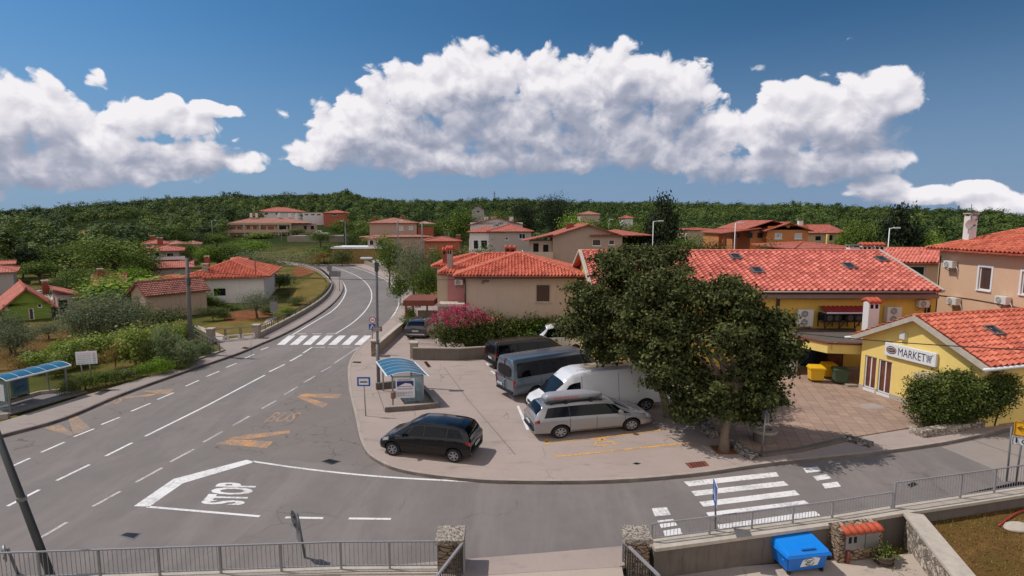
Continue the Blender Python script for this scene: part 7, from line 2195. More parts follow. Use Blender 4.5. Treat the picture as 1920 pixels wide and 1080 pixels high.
def railing(name, label, pts, zb, h, gap=.125, post=1.8, mat='rail_grey', group=None, slant=0.0, bar=.011, rail=.04, mid=False, foot=.10, wire=False):
 """bar railing along world points; one post part each, bars and rails as a panel"""
 t = thing(name, label, 'railing', (pts[0][0], pts[0][1], zb if not isinstance(zb, (list, tuple)) else zb[0]), 0, group)
 o = t.location
 zl = zb if isinstance(zb, (list, tuple)) else [zb] * len(pts)
 P = [Vector((q[0], q[1], z)) - o for q, z in zip(pts, zl)]
 panel = MB()
 for i in range(len(P) - 1):
  a, b = P[i], P[i + 1]
  L = (b - a).length
  n = max(1, round(L / post))
  for k in range(n + (1 if i == len(P) - 2 else 0)):
   q = a.lerp(b, k / n)
   mb = MB(); mb.bar(q + Vector((0, 0, -.1)), q + Vector((0, 0, h + .01)), .05); mb.build('post', mat, t)
  up = Vector((0, 0, h)); lo = Vector((0, 0, foot))
  panel.bar(a + up, b + up, rail, rail * .8); panel.bar(a + lo, b + lo, rail * .7, rail * .7)
  if mid: panel.bar(a + (up + lo) / 2, b + (up + lo) / 2, rail * .7)
  m = int(L / gap)
  for k in range(1, m):
   q = a.lerp(b, k / m)
   panel.bar(q + lo, q + up, bar)
 panel.build('bar_panel', mat, t, fix=False)
 return t
# ---- foreground wall and railing, left of the gate
lw = [(-17.0, G(-60, 1098).y - .0), tuple(G(300, 1079, .10)[:2]), tuple(G(640, 1067, .10)[:2]), tuple(G(822, 1066, .10)[:2])]
lw[0] = (lw[1][0] + (lw[1][0] - lw[2][0]) * 1.6, lw[1][1] + (lw[1][1] - lw[2][1]) * 1.6)
wall_run('front_wall', 'low concrete wall under the railing left of the open gate', lw, .3, -1.1, .10, 'cement', 'cement_cap', .04, .08)
railing('railing', 'grey bar railing on the low wall left of the gate with round sign posts behind', lw, .10, .78, .115, 1.62, 'rail_grey')
# pillars
def pillar(label, px0, px1, pyb, ztop):
 a, b = G(px0, pyb, .0), G(px1, pyb, .0)
 w = (b - a).length
 t = thing('gate_pillar', label, 'gate pillar', ((a.x + b.x) / 2, (a.y + b.y) / 2, 0), math.atan2(b.y - a.y, b.x - a.x), 'stone gate pillars')
 mb = MB(); mb.box(-w * .40, w * .40, -.02, w * .78, -1.0, ztop - .14); mb.build('shaft', 'brick_stone', t, bevel=.01)
 mb = MB(); mb.box(-w * .5, w * .5, -.09, w * .86, ztop - .139, ztop); mb.build('cap', 'pebble_cap', t, bevel=.01)
 return t
m_, t_, b_ = newmat('pebble_cap'); MATS['pebble_cap'] = m_
p_ = opos(t_); vv = t_.node('ShaderNodeTexVoronoi'); t_.put(vv.inputs['Vector'], p_); vv.inputs['Scale'].default_value = 24
sp_ = t_.node('ShaderNodeSeparateColor'); t_.put(sp_.inputs[0], vv.outputs['Color'])
t_.put(b_.inputs['Base Color'], t_.ramp(sp_.outputs[0], [(0, lin(84, 76, 70)), (.4, lin(132, 120, 110)), (.75, lin(160, 148, 136)), (1, lin(182, 170, 158))])); b_.inputs['Roughness'].default_value = .9
t_.put(b_.inputs['Normal'], t_.bump(vv.outputs['Distance'], .8, -.02))
pillar('left stone gate pillar with a pebble topped cap', 817, 871, 1076, 1.0)
pillar('right stone gate pillar with a pebble topped cap', 1170, 1222, 1064, .86)
def gate_leaf(label, top0, top1, Y0, Y1, n, h):
 a = D(top0[0], top0[1], Y0); b = D(top1[0], top1[1], Y1)
 t = thing('gate_leaf', label, 'gate', a - Vector((0, 0, h)), 0, 'open gate leaves of grey steel bars')
 o = t.location
 a = a - o; b = b - o
 b.z = a.z - .0 if False else b.z
 dn = Vector((0, 0, -h))
 mb = MB(); mb.bar(a, b, .06); mb.bar(a + dn, b + dn, .05); mb.bar(a + Vector((0, 0, .03)), a + dn, .06); mb.bar(b + Vector((0, 0, .02)), b + dn, .05); mb.build('frame', 'rail_grey', t)
 mb = MB()
 for k in range(1, n):
  q = a.lerp(b, k / n); mb.bar(q, q + dn, .03, .03)
 mb.build('bar_panel', 'pole_dark', t)
 return t
gate_leaf('open left gate leaf of grey vertical bars', (870, 1015), (818, 1082), 13.9, 12.3, 14, .95)
gate_leaf('open right gate leaf of grey vertical bars', (1169, 1015), (1236, 1080), 14.35, 12.6, 14, .92)
# ---- foreground wall and railing, right of the gate
rw_px = [(1222, 1020), (1330, 1006), (1560, 975), (1671, 957), (1800, 938), (1925, 919), (2080, 893)]
rwp = [G(a, b, .12) for a, b in rw_px]
wall_run('retaining_wall', 'grey weathered retaining wall behind the blue bin', rwp, .34, -1.2, .12, 'cement_dark', 'cement_cap', .07, .10)
rp = [G(a, b - 5, .13) for a, b in rw_px]
railing('railing', 'low grey bar railing on the retaining wall behind the blue bin', rp[:4], .12, .55, .11, 1.6, 'rail_grey')
railing('railing', 'taller grey bar railing on the retaining wall at the right edge', [rp[3] + Vector((.1, .02, 0))] + rp[4:], .12, .86, .115, 1.9, 'rail_grey')
# stone wall running towards the camera
sa, sb = SWA, SWB
wall_run('stone_wall', 'rubble stone wall with a broad concrete cap between yard and dry lawn', [sa, sb], .40, -1.2, .14, 'rubble_stone', 'cement_cap', .09, .09)
# meter cabinet
mc0, mc1 = G(1575, 1056, -.86), G(1650, 1046, -.86)
t = thing('meter_cabinet', 'brick niche with grey meter box under a row of orange roof tiles', 'meter cabinet', mc0, math.atan2(mc1.y - mc0.y, mc1.x - mc0.x))
mw = (mc1 - mc0).length
mb = MB(); mb.box(-.06, mw + .04, .02, .5, -.1, 1.02); mb.build('surround', 'brick_stone', t)
mb = MB(); mb.box(.12, mw - .12, -.03, .06, .40, .90); bx_ = mb.build('meter_box', 'galvanised', t, bevel=.01)
mb = MB(); mb.box(.22, .32, -.036, -.029, .62, .82); mb.box(.40, .50, -.036, -.029, .62, .82); mb.build('meter_window', 'interior_dark', bx_)
mb = MB(); mb.box(mw * .56, mw * .57, -.034, -.029, .40, .90); mb.build('box_seam', 'trim_black', bx_)
mb = MB()
for k in range(6):
 x = .04 + (mw - .06) * (k + .5) / 6
 mb.tube([(x, -.10, .97), (x, .16, 1.06)], [.10, .085], 10)
mb.build('roof_tile', 'terracotta', t, smooth=True)
mb = MB(); mb.tube([(.22, -.04, .40), (.22, -.04, 0)], .06, 8); mb.build('conduit', 'rust_sheet', t, smooth=True)
# half barrel planter
q = G(1656, 1056, -.86)
t = thing('barrel_planter', 'wooden half barrel planter with yellowish plants beside the meter cabinet', 'planter', q)
mb = MB(); mb.lathe([(.20, 0), (.26, .16), (.27, .30), (.24, .30), (.22, .22)], 20); mb.build('barrel', 'barrel_wood', t, smooth=False)
mb = MB(); mb.lathe([(.268, .06), (.275, .09)], 20); mb.lathe([(.278, .22), (.282, .25)], 20); mb.build('hoop', 'pole_dark', t)
v, ti = leaf_cloud([(0, 0, .32, .18, .18, .12)], 260, .07, 6, clump=8, low=-.2, rough=.9); link('foliage', big_mesh('foliage', v, 4, 'leaf_lime', ti), t)
# ---- blue wheeled container in the yard
a, b = G(1474, 1083, -.86), G(1553, 1074, -.86)
t = thing('wheeled_container', 'large bright blue wheeled waste container in the yard', 'waste container', ((a.x + b.x) / 2, (a.y + b.y) / 2, -.86), math.atan2(b.y - a.y, b.x - a.x))
w = (b - a).length
def bin_body(t, w, d, h, mat, lidmat, wheels=4, ribs=3, lidh=.10, slope=.0, taper=.10):
 mb = MB()
 b0 = [(-w / 2 + taper * .6, taper * .6, .12), (w / 2 - taper * .6, taper * .6, .12), (w / 2 - taper * .6, d - taper * .6, .12), (-w / 2 + taper * .6, d - taper * .6, .12)]
 t0 = [(-w / 2, 0, h), (w / 2, 0, h), (w / 2, d, h), (-w / 2, d, h)]
 mb.hexa(b0, t0); mb.build('body', mat, t, bevel=.03)
 mb = MB(); mb.hexa([(-w / 2 - .05, -.05, h - .07), (w / 2 + .05, -.05, h - .07), (w / 2 + .05, d + .03, h - .07), (-w / 2 - .05, d + .03, h - .07)], [(-w / 2 - .05, -.05, h + .004), (w / 2 + .05, -.05, h + .004), (w / 2 + .05, d + .03, h + .004), (-w / 2 - .05, d + .03, h + .004)]); mb.build('rim', lidmat, t, bevel=.015)
 mb = MB(); mb.hexa([(-w / 2 - .03, -.03, h + .006), (w / 2 + .03, -.03, h + .006), (w / 2 + .03, d, h + .006), (-w / 2 - .03, d, h + .006)],
                       [(-w / 2 + .02, .05, h + lidh), (w / 2 - .02, .05, h + lidh), (w / 2 - .02, d - .02, h + lidh + slope), (-w / 2 + .02, d - .02, h + lidh + slope)])
 l = mb.build('lid', lidmat, t, bevel=.02)
 for sx in (-1, 1):
  for yy in ((.12, d - .12) if wheels == 4 else (d - .06,)):
   mb = MB(); mb.lathe([(.085, -.025), (.09, 0), (.085, .025)], 14, 'x', (sx * (w / 2 - .14), yy, .09)); mb.build('wheel', 'tyre_rubber', t)
 return l
hb_ = D(1504, 1003, a.y + .8).z + .86 - .18
l = bin_body(t, w * .98, .80, hb_ - .02, 'bin_blue', 'bin_blue_bright', 4, lidh=.09, slope=.10)
hh_ = hb_ - .02
mb = MB(); mb.box(-.20, .30, .06, .24, hh_ + .085, hh_ + .15); hd_ = mb.build('lid_handle', 'bin_blue_bright', l, bevel=.02)
mb = MB(); mb.box(-.16, .26, .055, .062, hh_ + .09, hh_ + .125); mb.build('handle_recess', 'bin_navy', hd_)
mb = MB()
tp = lambda u, z: (u, .105 * (1 - (z - .12) / (hh_ - .12)) * .58 - .008, z)
pl = [(-.16, .42), (.20, .46), (.24, .84), (.14, .92), (-.02, .90), (-.12, .78)]
mb.face([tp(u * w * 1.15 + .02, z * hh_ * .92) for u, z in pl]); st_ = mb.build('sticker', 'sign_white', t, fix=False)
mb = MB()
def arc(c, r, a0, a1, wd, n=10):
 for i in range(n):
  q0, q1 = R(a0 + (a1 - a0) * i / n), R(a0 + (a1 - a0) * (i + 1) / n)
  P0 = tp(c[0] + r * math.cos(q0), c[1] + r * .8 * math.sin(q0)); P1 = tp(c[0] + r * math.cos(q1), c[1] + r * .8 * math.sin(q1))
  mb.bar((P0[0], P0[1] - .006, P0[2]), (P1[0], P1[1] - .006, P1[2]), wd, .006, up=(0, 1, 0))
cz = .66 * hh_ * .95
arc((.06, cz), .15, 20, 170, .018); arc((.06, cz), .15, 200, 350, .018)
for k in range(3):
 P0 = tp(-.04, cz + .03 - .05 * k); mb.bar((P0[0], P0[1] - .006, P0[2]), (P0[0] + .20 - .04 * k, P0[1] - .006, P0[2]), .022, .006, up=(0, 1, 0))
mb.build('sticker_print', 'leaf_sign_green', st_) if 'leaf_sign_green' in MATS else mb.build('sticker_print', 'bin_green', st_)
for sx in (-1, 1):
 mb = MB(); mb.tube([(sx * (w / 2 + .02), .05, hh_ - .12), (sx * (w / 2 + .09), .05, hh_ - .12), (sx * (w / 2 + .09), .10, hh_ - .12)], .03, 8); mb.build('trunnion', 'bin_blue', t, smooth=True)
# garden hose and stone at the right
q = G(1905, 985, -.36)
mb = MB(); mb.tube([G(1925, 955, -.30), G(1905, 962, -.3), G(1885, 976, -.32), G(1872, 986, -.33)], .026, 6); o_ = mb.build('garden_hose', 'hose_red', smooth=True); tag(o_, 'red hose lying at the wall foot at the right edge', 'hose')
mb = MB(); g_ = np.random.default_rng(4)
bm = bmesh.new(); bmesh.ops.create_icosphere(bm, subdivisions=3, radius=.5)
for v_ in bm.verts:
 v_.co *= 1 + .16 * math.sin(v_.co.x * 7 + 1) * math.sin(v_.co.y * 6) + .08 * math.sin(v_.co.z * 13)
 v_.co.z *= .35; v_.co.x *= 1.3
me = bpy.data.meshes.new('boulder'); bm.to_mesh(me); bm.free(); me.materials.append(MATS['cement_cap']); me.shade_smooth()
o_ = tag(link('boulder', me), 'flat pale boulder on the dry lawn at the right edge', 'rock'); o_.location = G(1912, 990, -.34); o_.scale = (.8, .6, .8)
# ---- plaza: dry stone walls, well, posts
wall_run('stone_wall', 'long dry stone wall between the parking bays and the plaza', [G(1268, 768, .12), G(1300, 792, .12), G(1338, 822, .12)], .38, .0, .55, 'dry_stone', None)
wall_run('stone_wall', 'low dry stone wall right of the front chestnut trunk', [G(1368, 832, .12), G(1392, 850, .12), G(1415, 862, .12)], .36, .0, .36, 'dry_stone', None)
wall_run('stone_wall', 'very low rubble wall lying loose at the plaza edge', [G(1582, 824, .12), G(1604, 829, .12), G(1634, 838, .12)], .40, .0, .30, 'dry_stone', None)
wall_run('stone_wall', 'pale stone footing wall under the market hedge', [G(1712, 812, .12), G(1722, 818, .12), G(1790, 808, .12), G(1850, 796, .12)], .34, .0, .42, 'rubble_stone', None)
wall_run('plaza_step', 'thin stone edging along the front of the plaza', [G(1425, 856, .12), G(1500, 846, .12), G(1578, 828, .12)], .22, .05, .25, 'cement_dark', None, cat='kerb')
wall_run('tree_pit_edging', 'short stone edging around the pit of the front chestnut', [G(1318, 836, .12), G(1334, 848, .12)], .16, .05, .17, 'kerb_stone', None, cat='kerb')
wall_run('tree_pit_edging', 'short stone edging beside the pit of the rear chestnut', [G(1222, 786, .12), G(1240, 796, .12), G(1262, 790, .12)], .14, .05, .17, 'kerb_stone', None, cat='kerb')
mb = MB(); mb.prism([G(*q, .12)[:2] for q in ((1330, 836), (1372, 836), (1384, 852), (1346, 852))], .1, .135); tag(mb.build('tree_pit', 'red_soil'), kind='structure')
q = G(1438, 832, .17)
t = thing('stone_well', 'round grey stone well head in the tree shadow on the plaza', 'well', q + Vector((0, .3, 0)))
mb = MB(); mb.lathe([(.42, 0), (.43, .34), (.40, .40)], 28); mb.build('drum', 'cement_dark', t, smooth=False)
mb = MB(); mb.lathe([(.49, .40), (.52, .46), (.50, .54), (.30, .545), (.28, .44)], 28); mb.build('rim', 'cement', t)
p0 = G(1427, 854, .12)
t = thing('sign_post', 'bare grey steel post leaning slightly beside the stone well', 'sign post', p0)
mb = MB(); mb.tube([(0, 0, -.1), D(1437, 768, p0.y - .02) - p0], .035, 8); mb.build('post', 'galvanised', t, smooth=True)
top = D(1437, 768, p0.y - .02) - p0
mb = MB(); mb.box(top.x - .02, top.x + .01, -.28, .28, top.z - .48, top.z - .05); mb.build('sign_plate', 'sign_back', t)
# ---- garden wall with the driveway gate
wall_run('garden_wall', 'rendered garden wall along the back of the parking area', [G(775, 674, .12), G(860, 675, .12), G(935, 670, .12), Vector((3.6, 40.4, .12)), Vector((5.2, 40.8, .12))], .24, 0, .95, 'cement_dark', 'cement', .02, .06)
wp0, wp1 = G(704, 664, .12), G(756, 618, .12)
wall_run('driveway_wall', 'low wall with pale coping between driveway and road', [wp0, G(730, 641, .12), wp1, G(768, 600, .12)], .24, 0, .82, 'cement', 'cement_cap', .05, .09)
for lab, px, py, h in (('left gate pillar at the driveway beside the lamp post', 703, 668, 1.12), ('right gate pillar at the driveway joining the garden wall', 776, 672, 1.12)):
 t = thing('gate_pillar', lab, 'gate pillar', G(px, py, .12), 0, 'driveway gate pillars')
 mb = MB(); mb.box(-.24, .24, -.05, .42, 0, h - .08); mb.build('shaft', 'brick_stone' if px < 720 else 'cement', t, bevel=.01)
 mb = MB(); mb.box(-.30, .30, -.11, .48, h - .079, h); mb.build('cap', 'cement_cap', t, bevel=.01)
a, b = G(779, 646, .12), G(822, 648, .12)
t = thing('driveway_gate', 'short white barred gate behind the garden wall', 'gate', a)
mb = MB(); d = b - a
mb.bar((0, 0, .38), d + Vector((0, 0, .38)), .06); mb.bar((0, 0, .10), d + Vector((0, 0, .10)), .05); mb.build('frame', 'gate_white', t)
mb = MB()
for k in range(13):
 q = d * (k / 12); mb.bar(q + Vector((0, 0, .08)), q + Vector((0, 0, .46)), .035)
mb.build('bar_panel', 'gate_white', t)
# pergola and steps left of the cream house
p0 = D(762, 566, 50)
t = thing('carport', 'flat dark pergola roof left of the cream house', 'carport', (p0.x, 50, .1))
w_ = D(820, 566, 50).x - p0.x
mb = MB(); mb.box(0, w_ - .1, -1.5, 2.5, zat(566, 50) - .25, zat(559, 50) - .1); mb.build('roof', 'rust_sheet', t)
mb = MB(); mb.bar((.2, -1.3, 0), (.2, -1.3, zat(566, 50) - .26), .15); mb.bar((.2, 2.2, 0), (.2, 2.2, zat(566, 50) - .26), .15); mb.build('post', 'brick_red', t)
mb = MB(); mb.box(.8, w_ - .15, 1.2, 1.5, 0, 1.0); mb.build('back_wall', 'cement', t)
mb = MB(); mb.prism([G(*q, .14)[:2] for q in ((784, 604), (818, 600), (824, 640), (800, 640), (772, 622))], .1, .145); tag(mb.build('driveway', 'pale_path'), kind='structure')
# wall of the bend
bw = [G(a, b, .1) for a, b in smooth_px([(782, 577), (775, 552), (757, 530), (735, 514), (706, 503), (690, 497), (672, 490)], 3)]
wall_run('bank_wall', 'pale stone bank along the outer side of the bend', bw, .5, -.1, [.4 + .5 * (i / (len(bw) - 1)) for i in range(len(bw))], 'rubble_stone', None)
wall_run('white_garden_wall', 'white garden wall climbing beside the far bend', [G(674, 490, .1), G(660, 482, .1), G(646, 474, .1)], .35, -.1, [1.7, 1.9, 2.2], 'plaster_white', 'cement_cap', .05, .12)
wall_run('white_garden_wall', 'low white wall with a square post beyond the bend', [G(722, 502, .1), G(700, 495, .1), G(677, 490, .1)], .35, -.1, [1.2, 1.2, 1.3], 'plaster_white', 'cement_cap', .05, .12)
p0 = D(648, 463, 122)
t = thing('pool_terrace', 'pale pink terrace edge above the far bend', 'terrace', (p0.x, 122, p0.z))
mb = MB(); mb.box(-3, 9, 0, 8, -6, -.4); mb.build('wall', 'tan_field', t)
mb = MB(); mb.box(-3.2, 9.2, -.2, 8, -.399, .0); mb.build('coping', 'sign_white', t)
# ---- fences on the left
cf = [G(a, b, .12) for a, b in smooth_px([(486, 632), (533, 608), (574, 585), (604, 564), (618, 547), (621, 534), (612, 521), (598, 510), (580, 503), (560, 498)], 4)]
wall_run('fence_wall', 'curved low concrete wall under the garden railing', cf, .22, -.1, .52, 'cement', 'cement_cap', .03, .06)
railing('garden_fence', 'curved grey railing on the wall of the bend', cf, .50, .50, .42, 2.2, 'pole_dark', bar=.03, rail=.05)
a, b = G(480, 634, .12), G(394, 642, .12)
for lab, q in (('right concrete pillar of the white garden gate', a), ('left concrete pillar of the white garden gate', b)):
 t = thing('gate_pillar', lab, 'gate pillar', q, 0, 'garden gate pillars')
 mb = MB(); mb.box(-.24, .24, -.05, .42, -.1, 1.0); mb.build('shaft', 'cement', t, bevel=.01)
 mb = MB(); mb.box(-.29, .29, -.1, .47, 1.001, 1.09); mb.build('cap', 'cement_cap', t)
t = thing('garden_gate', 'white panelled garden gate with open grid above', 'gate', b)
d = a - b; ux = d.normalized()
for i in range(3):
 s0, s1 = d * (i / 3) + ux * .05, d * ((i + 1) / 3) - ux * .05
 mb = MB()
 for z0, z1 in ((.05, .12), (.36, .43)):
  mb.bar(s0 + Vector((0, 0, (z0 + z1) / 2)), s1 + Vector((0, 0, (z0 + z1) / 2)), .07, z1 - z0)
 L = (s1 - s0)
 for f in ((.0, .16), (.84, 1.0)):
  mb.bar(s0 + L * f[0] + Vector((0, 0, .24)), s0 + L * f[1] + Vector((0, 0, .24)), .06, .24)
 mb.build('panel', 'gate_white', t)
 mb = MB(); mb.bar(s0 + Vector((0, 0, .05)), s0 + Vector((0, 0, .98)), .05); mb.bar(s1 + Vector((0, 0, .05)), s1 + Vector((0, 0, .98)), .05); mb.bar(s0 + Vector((0, 0, .97)), s1 + Vector((0, 0, .97)), .05)
 mb.build('frame', 'pole_grey', t)
hf = [G(362, 632, .5), G(400, 654, .3), G(412, 660, .14)]
railing('handrail', 'white tubular handrail beside the garden gate', hf, [.35, .2, .12], .8, .5, 1.2, 'pole_grey', bar=.02, mid=True)
wf = [G(330, 690, .05), G(372, 676, .05), G(396, 668, .05), G(420, 659, .05)]
wall_run('kerb_wall', 'low dark wall under the green wire fence', wf, .2, -.1, .22, 'cement_dark', 'cement', .02, .04)
railing('wire_fence', 'thin green wire fence beside the left pavement', wf[:3], .2, .6, .16, 1.2, 'bin_green', bar=.008, rail=.015)
# ---- bus shelters
def shelter(label, F0, F1, depth_vec, h, roofrise, posts_h, roof_over=.25, group='blue roofed bus shelters', poster=True, low=True):
 """F0-F1: the open front seen from the road; depth_vec points to the closed rear"""
 t = thing('bus_shelter', label, 'bus shelter', F0, 0, group)
 o = Vector(F0)
 A = Vector((0, 0, 0)); B = Vector(F1) - o; Dp = Vector(depth_vec)
 ux, uy = B.normalized(), Dp.normalized()
 L, W = B.length, Dp.length
 for q in (A, B, A + Dp, B + Dp):
  mb = MB(); mb.bar(q + Vector((0, 0, -.05)), q + Vector((0, 0, h)), .07); mb.build('post', 'galvanised', t)
 mb = MB()
 for z in (h - .03,):
  mb.bar(A + Vector((0, 0, z)), B + Vector((0, 0, z)), .06); mb.bar(A + Dp + Vector((0, 0, z)), B + Dp + Vector((0, 0, z)), .06); mb.bar(A + Vector((0, 0, z)), A + Dp + Vector((0, 0, z)), .05); mb.bar(B + Vector((0, 0, z)), B + Dp + Vector((0, 0, z)), .05)
 mb.build('top_frame', 'galvanised', t)
 # curved roof, arching from front to rear
 n = 12
 S = lambda f, u: A + ux * (-roof_over + (L + 2 * roof_over) * u) + uy * (-roof_over * 1.2 + (W + 2.2 * roof_over) * f) + Vector((0, 0, h + roofrise * (1 - (2 * f - .9) ** 2 * .9)))
 mb = MB()
 for i in range(n):
  mb.face([S(i / n, 0), S((i + 1) / n, 0), S((i + 1) / n, 1), S(i / n, 1)])
 rf = mb.build('roof', 'blue_sheet', t, smooth=True, fix=False)
 for k in range(6):
  mb = MB()
  for i in range(n):
   mb.bar(S(i / n, k / 5) + Vector((0, 0, .015)), S((i + 1) / n, k / 5) + Vector((0, 0, .008)), .035 if k in (0, 5) else .014, .014)
  mb.build('roof_rib', 'white_frame', rf)
 mb = MB(); mb.bar(S(0, 0), S(0, 1), .05, .06); mb.bar(S(1, 0), S(1, 1), .05, .06); mb.build('roof_edge', 'white_frame', rf)
 return t, A, B, Dp, ux, uy, L, W
# right shelter: open side towards the road (left), rear towards the parking area
F0, Fb = G(737, 761, .12), G(719, 733, .12)
rear = G(803, 758, .12) - F0; rear.z = 0
B_ = Fb - F0
hS = D(733, 706, F0.y).z - .12
t, A, B, Dp, ux, uy, L, W = shelter('blue roofed bus shelter on the parking apron', F0, Fb, rear * .86, hS, .26, hS)
mb = MB(); mb.bar(A + Dp + Vector((0, 0, hS * .2)), B + Dp + Vector((0, 0, hS * .2)), .04); mb.bar(A + Dp * .35 + Vector((0, 0, .3)), A + Dp + Vector((0, 0, .3)), .04); mb.build('rail', 'galvanised', t)
up = Vector((0, 0, 1))
mb = MB(); mb.face([A + Dp + up * .22, B + Dp + up * .22, B + Dp + up * (hS - .06), A + Dp + up * (hS - .06)]); mb.build('rear_pane', 'dim_sheet', t, fix=False)
mb = MB(); mb.face([A + Dp * .36 + up * .2, A + Dp + up * .2, A + Dp + up * (hS - .06), A + Dp * .36 + up * (hS - .06)]); mb.build('side_pane', 'clear_sheet', t, fix=False)
mb = MB(); mb.face([B + Dp * .36 + up * .2, B + Dp + up * .2, B + Dp + up * (hS - .06), B + Dp * .36 + up * (hS - .06)]); mb.build('side_pane', 'clear_sheet', t, fix=False)
# timetable poster on the end facing the camera
e1 = -ux * .03
q = lambda u, z: A + Dp * u + up * z + e1
pz0, pz1 = hS * .26, hS * .93
mb = MB(); mb.face([q(.10, pz0), q(.72, pz0), q(.72, pz1), q(.10, pz1)]); po = mb.build('poster', 'sign_white', t, fix=False)
PH = pz1 - pz0
qq = lambda u, v, k=.012: A + Dp * (.10 + .62 * u) + up * (pz0 + PH * v) + e1 - ux * k
mb = MB(); mb.face([qq(.06, .58), qq(.94, .58), qq(.94, .86), qq(.06, .86)]); mb.build('poster_picture', 'print_navy', po, fix=False)
mb = MB(); mb.face([qq(.12, .60, .018), qq(.9, .60, .018), qq(.78, .72, .018), qq(.5, .76, .018), qq(.3, .68, .018)]); mb.build('poster_picture', 'sign_white', po, fix=False)
mb = MB(); text_into(mb, 'Slobenija', qq(.1, .40, .014), Dp.normalized(), up, (W * .62) * .8, PH * .13, .01); mb.build('poster_lettering', 'print_pink', po, fix=False)
mb = MB()
for v in (.90, .95):
 mb.bar(qq(.1, v), qq(.86, v), .02, .006)
for v, u1 in ((.30, .45), (.24, .92), (.18, .5), (.12, .9), (.30, .92)):
 for k in range(6):
  s0 = .08 + (u1 - .08) * k / 6
  mb.bar(qq(s0, v), qq(s0 + (u1 - .08) / 6 * .7, v), .03, .006)
mb.build('poster_print', 'print_navy', po)
mb = MB(); mb.box(-.005, .005, -.005, .005, 0, .01)
b0 = A - uy * .0 + up * .42 - ux * .10
mb = MB(); mb.lathe([(.10, 0), (.13, .05), (.13, .34), (.10, .36)], 14, 'z', b0); mb.build('litter_bin', 'sign_brown', t)
mb = MB(); mb.bar(A + Dp * .85 + ux * .3 + up * .32, B + Dp * .85 - ux * .3 + up * .32, .34, .05); mb.bar(A + Dp * .85 + ux * .6, A + Dp * .85 + ux * .6 + up * .3, .06); mb.bar(B + Dp * .85 - ux * .6, B + Dp * .85 - ux * .6 + up * .3, .06); mb.build('bench', 'wood_dark', t)
wall_run('shelter_wall', 'low dark concrete wall around the right bus shelter', [G(722, 772, .12), G(775, 768, .12), G(820, 764, .12), G(806, 744, .12), G(784, 722, .12)], .2, .05, .38, 'cement_dark', 'cement', .01, .03)
wall_run('shelter_wall', 'short dark concrete wall at the far end of the right bus shelter', [G(705, 730, .12), G(742, 726, .12)], .2, .05, .48, 'cement_dark', None)
# left shelter: front along the road
F0, F1 = G(20, 772, .12), G(127, 741, .12)
d = F1 - F0
bk = Vector((-d.y, d.x, 0)).normalized() * 1.35
hL = D(124, 688, F1.y).z - .12
t, A, B, Dp, ux, uy, L, W = shelter('blue roofed bus shelter beside the left pavement', F0, F1, bk, hL, .22, hL, .18)
mb = MB()
for u0, u1 in ((.0, .32), (.34, .66)):
 mb.face([A + Dp + ux * L * u0 + up * .2, A + Dp + ux * L * u1 + up * .2, A + Dp + ux * L * u1 + up * (hL - .08), A + Dp + ux * L * u0 + up * (hL - .08)])
mb.build('rear_pane', 'dim_sheet', t, fix=False)
mb = MB(); mb.face([A + Dp * .1 + up * .2, A + Dp + up * .2, A + Dp + up * (hL - .08), A + Dp * .1 + up * (hL - .08)]); mb.build('side_pane', 'clear_sheet', t, fix=False)
mb = MB(); mb.face([A + Dp * .2 + up * .5 - ux * .02, A + Dp * .62 + up * .5 - ux * .02, A + Dp * .62 + up * 1.35 - ux * .02, A + Dp * .2 + up * 1.35 - ux * .02]); mb.build('poster', 'sign_white', t, fix=False)
f_ = A + Dp - uy * .03
mb = MB(); mb.face([f_ + ux * L * .38 + up * .45, f_ + ux * L * .62 + up * .45, f_ + ux * L * .62 + up * (hL - .2), f_ + ux * L * .38 + up * (hL - .2)]); flat('advert_print', lin(70, 108, 136), .4, var=.5, vs=3); po = mb.build('advert', 'advert_print', t, fix=False)
mb = MB(); mb.bar(f_ - uy * .02 + ux * L * .43 + up * .7, f_ - uy * .02 + ux * L * .57 + up * .8, .05, .01); mb.build('advert_print', 'sign_black', po)
mb = MB(); mb.face([f_ + ux * L * .18 + up * .75, f_ + ux * L * .25 + up * .75, f_ + ux * L * .25 + up * 1.0, f_ + ux * L * .18 + up * 1.0]); mb.build('notice', 'bin_blue_bright', t, fix=False)
mb = MB(); mb.bar(A + Dp * .8 + ux * .3 + up * .32, B + Dp * .8 - ux * 1.2 + up * .32, .3, .05); mb.build('bench', 'wood_dark', t)
wall_run('shelter_wall', 'low pale kerb wall behind the left bus shelter', [A + Dp * 1.2 + F0 - ux * .4, B + Dp * 1.2 + F0 - ux * .3, B + F0 + ux * .9 + Dp * .2], .2, -.05, .30, 'cement', None)
wall_run('shelter_wall', 'short wooden looking kerb wall at the near end of the left bus shelter', [A + F0 - ux * .5 - Dp * .5, A + F0 - ux * 1.6 + Dp * .6], .2, -.05, .28, 'cement', None)
mb = MB(); pz = [A + F0 - ux * .3 - Dp * .25, B + F0 + ux * .8 - Dp * .25, B + F0 + Dp * 1.1, A + F0 + Dp * 1.1 - ux * .3]
mb.prism([(q.x, q.y) for q in pz], .05, .128); tag(mb.build('shelter_floor', 'asphalt'), kind='structure')
# ---- signs and poles
def post(t, a, b, r=.03, mat='galvanised', name='post'):
 mb = MB(); mb.tube([a, b], r, 8); return mb.build(name, mat, t, smooth=True)
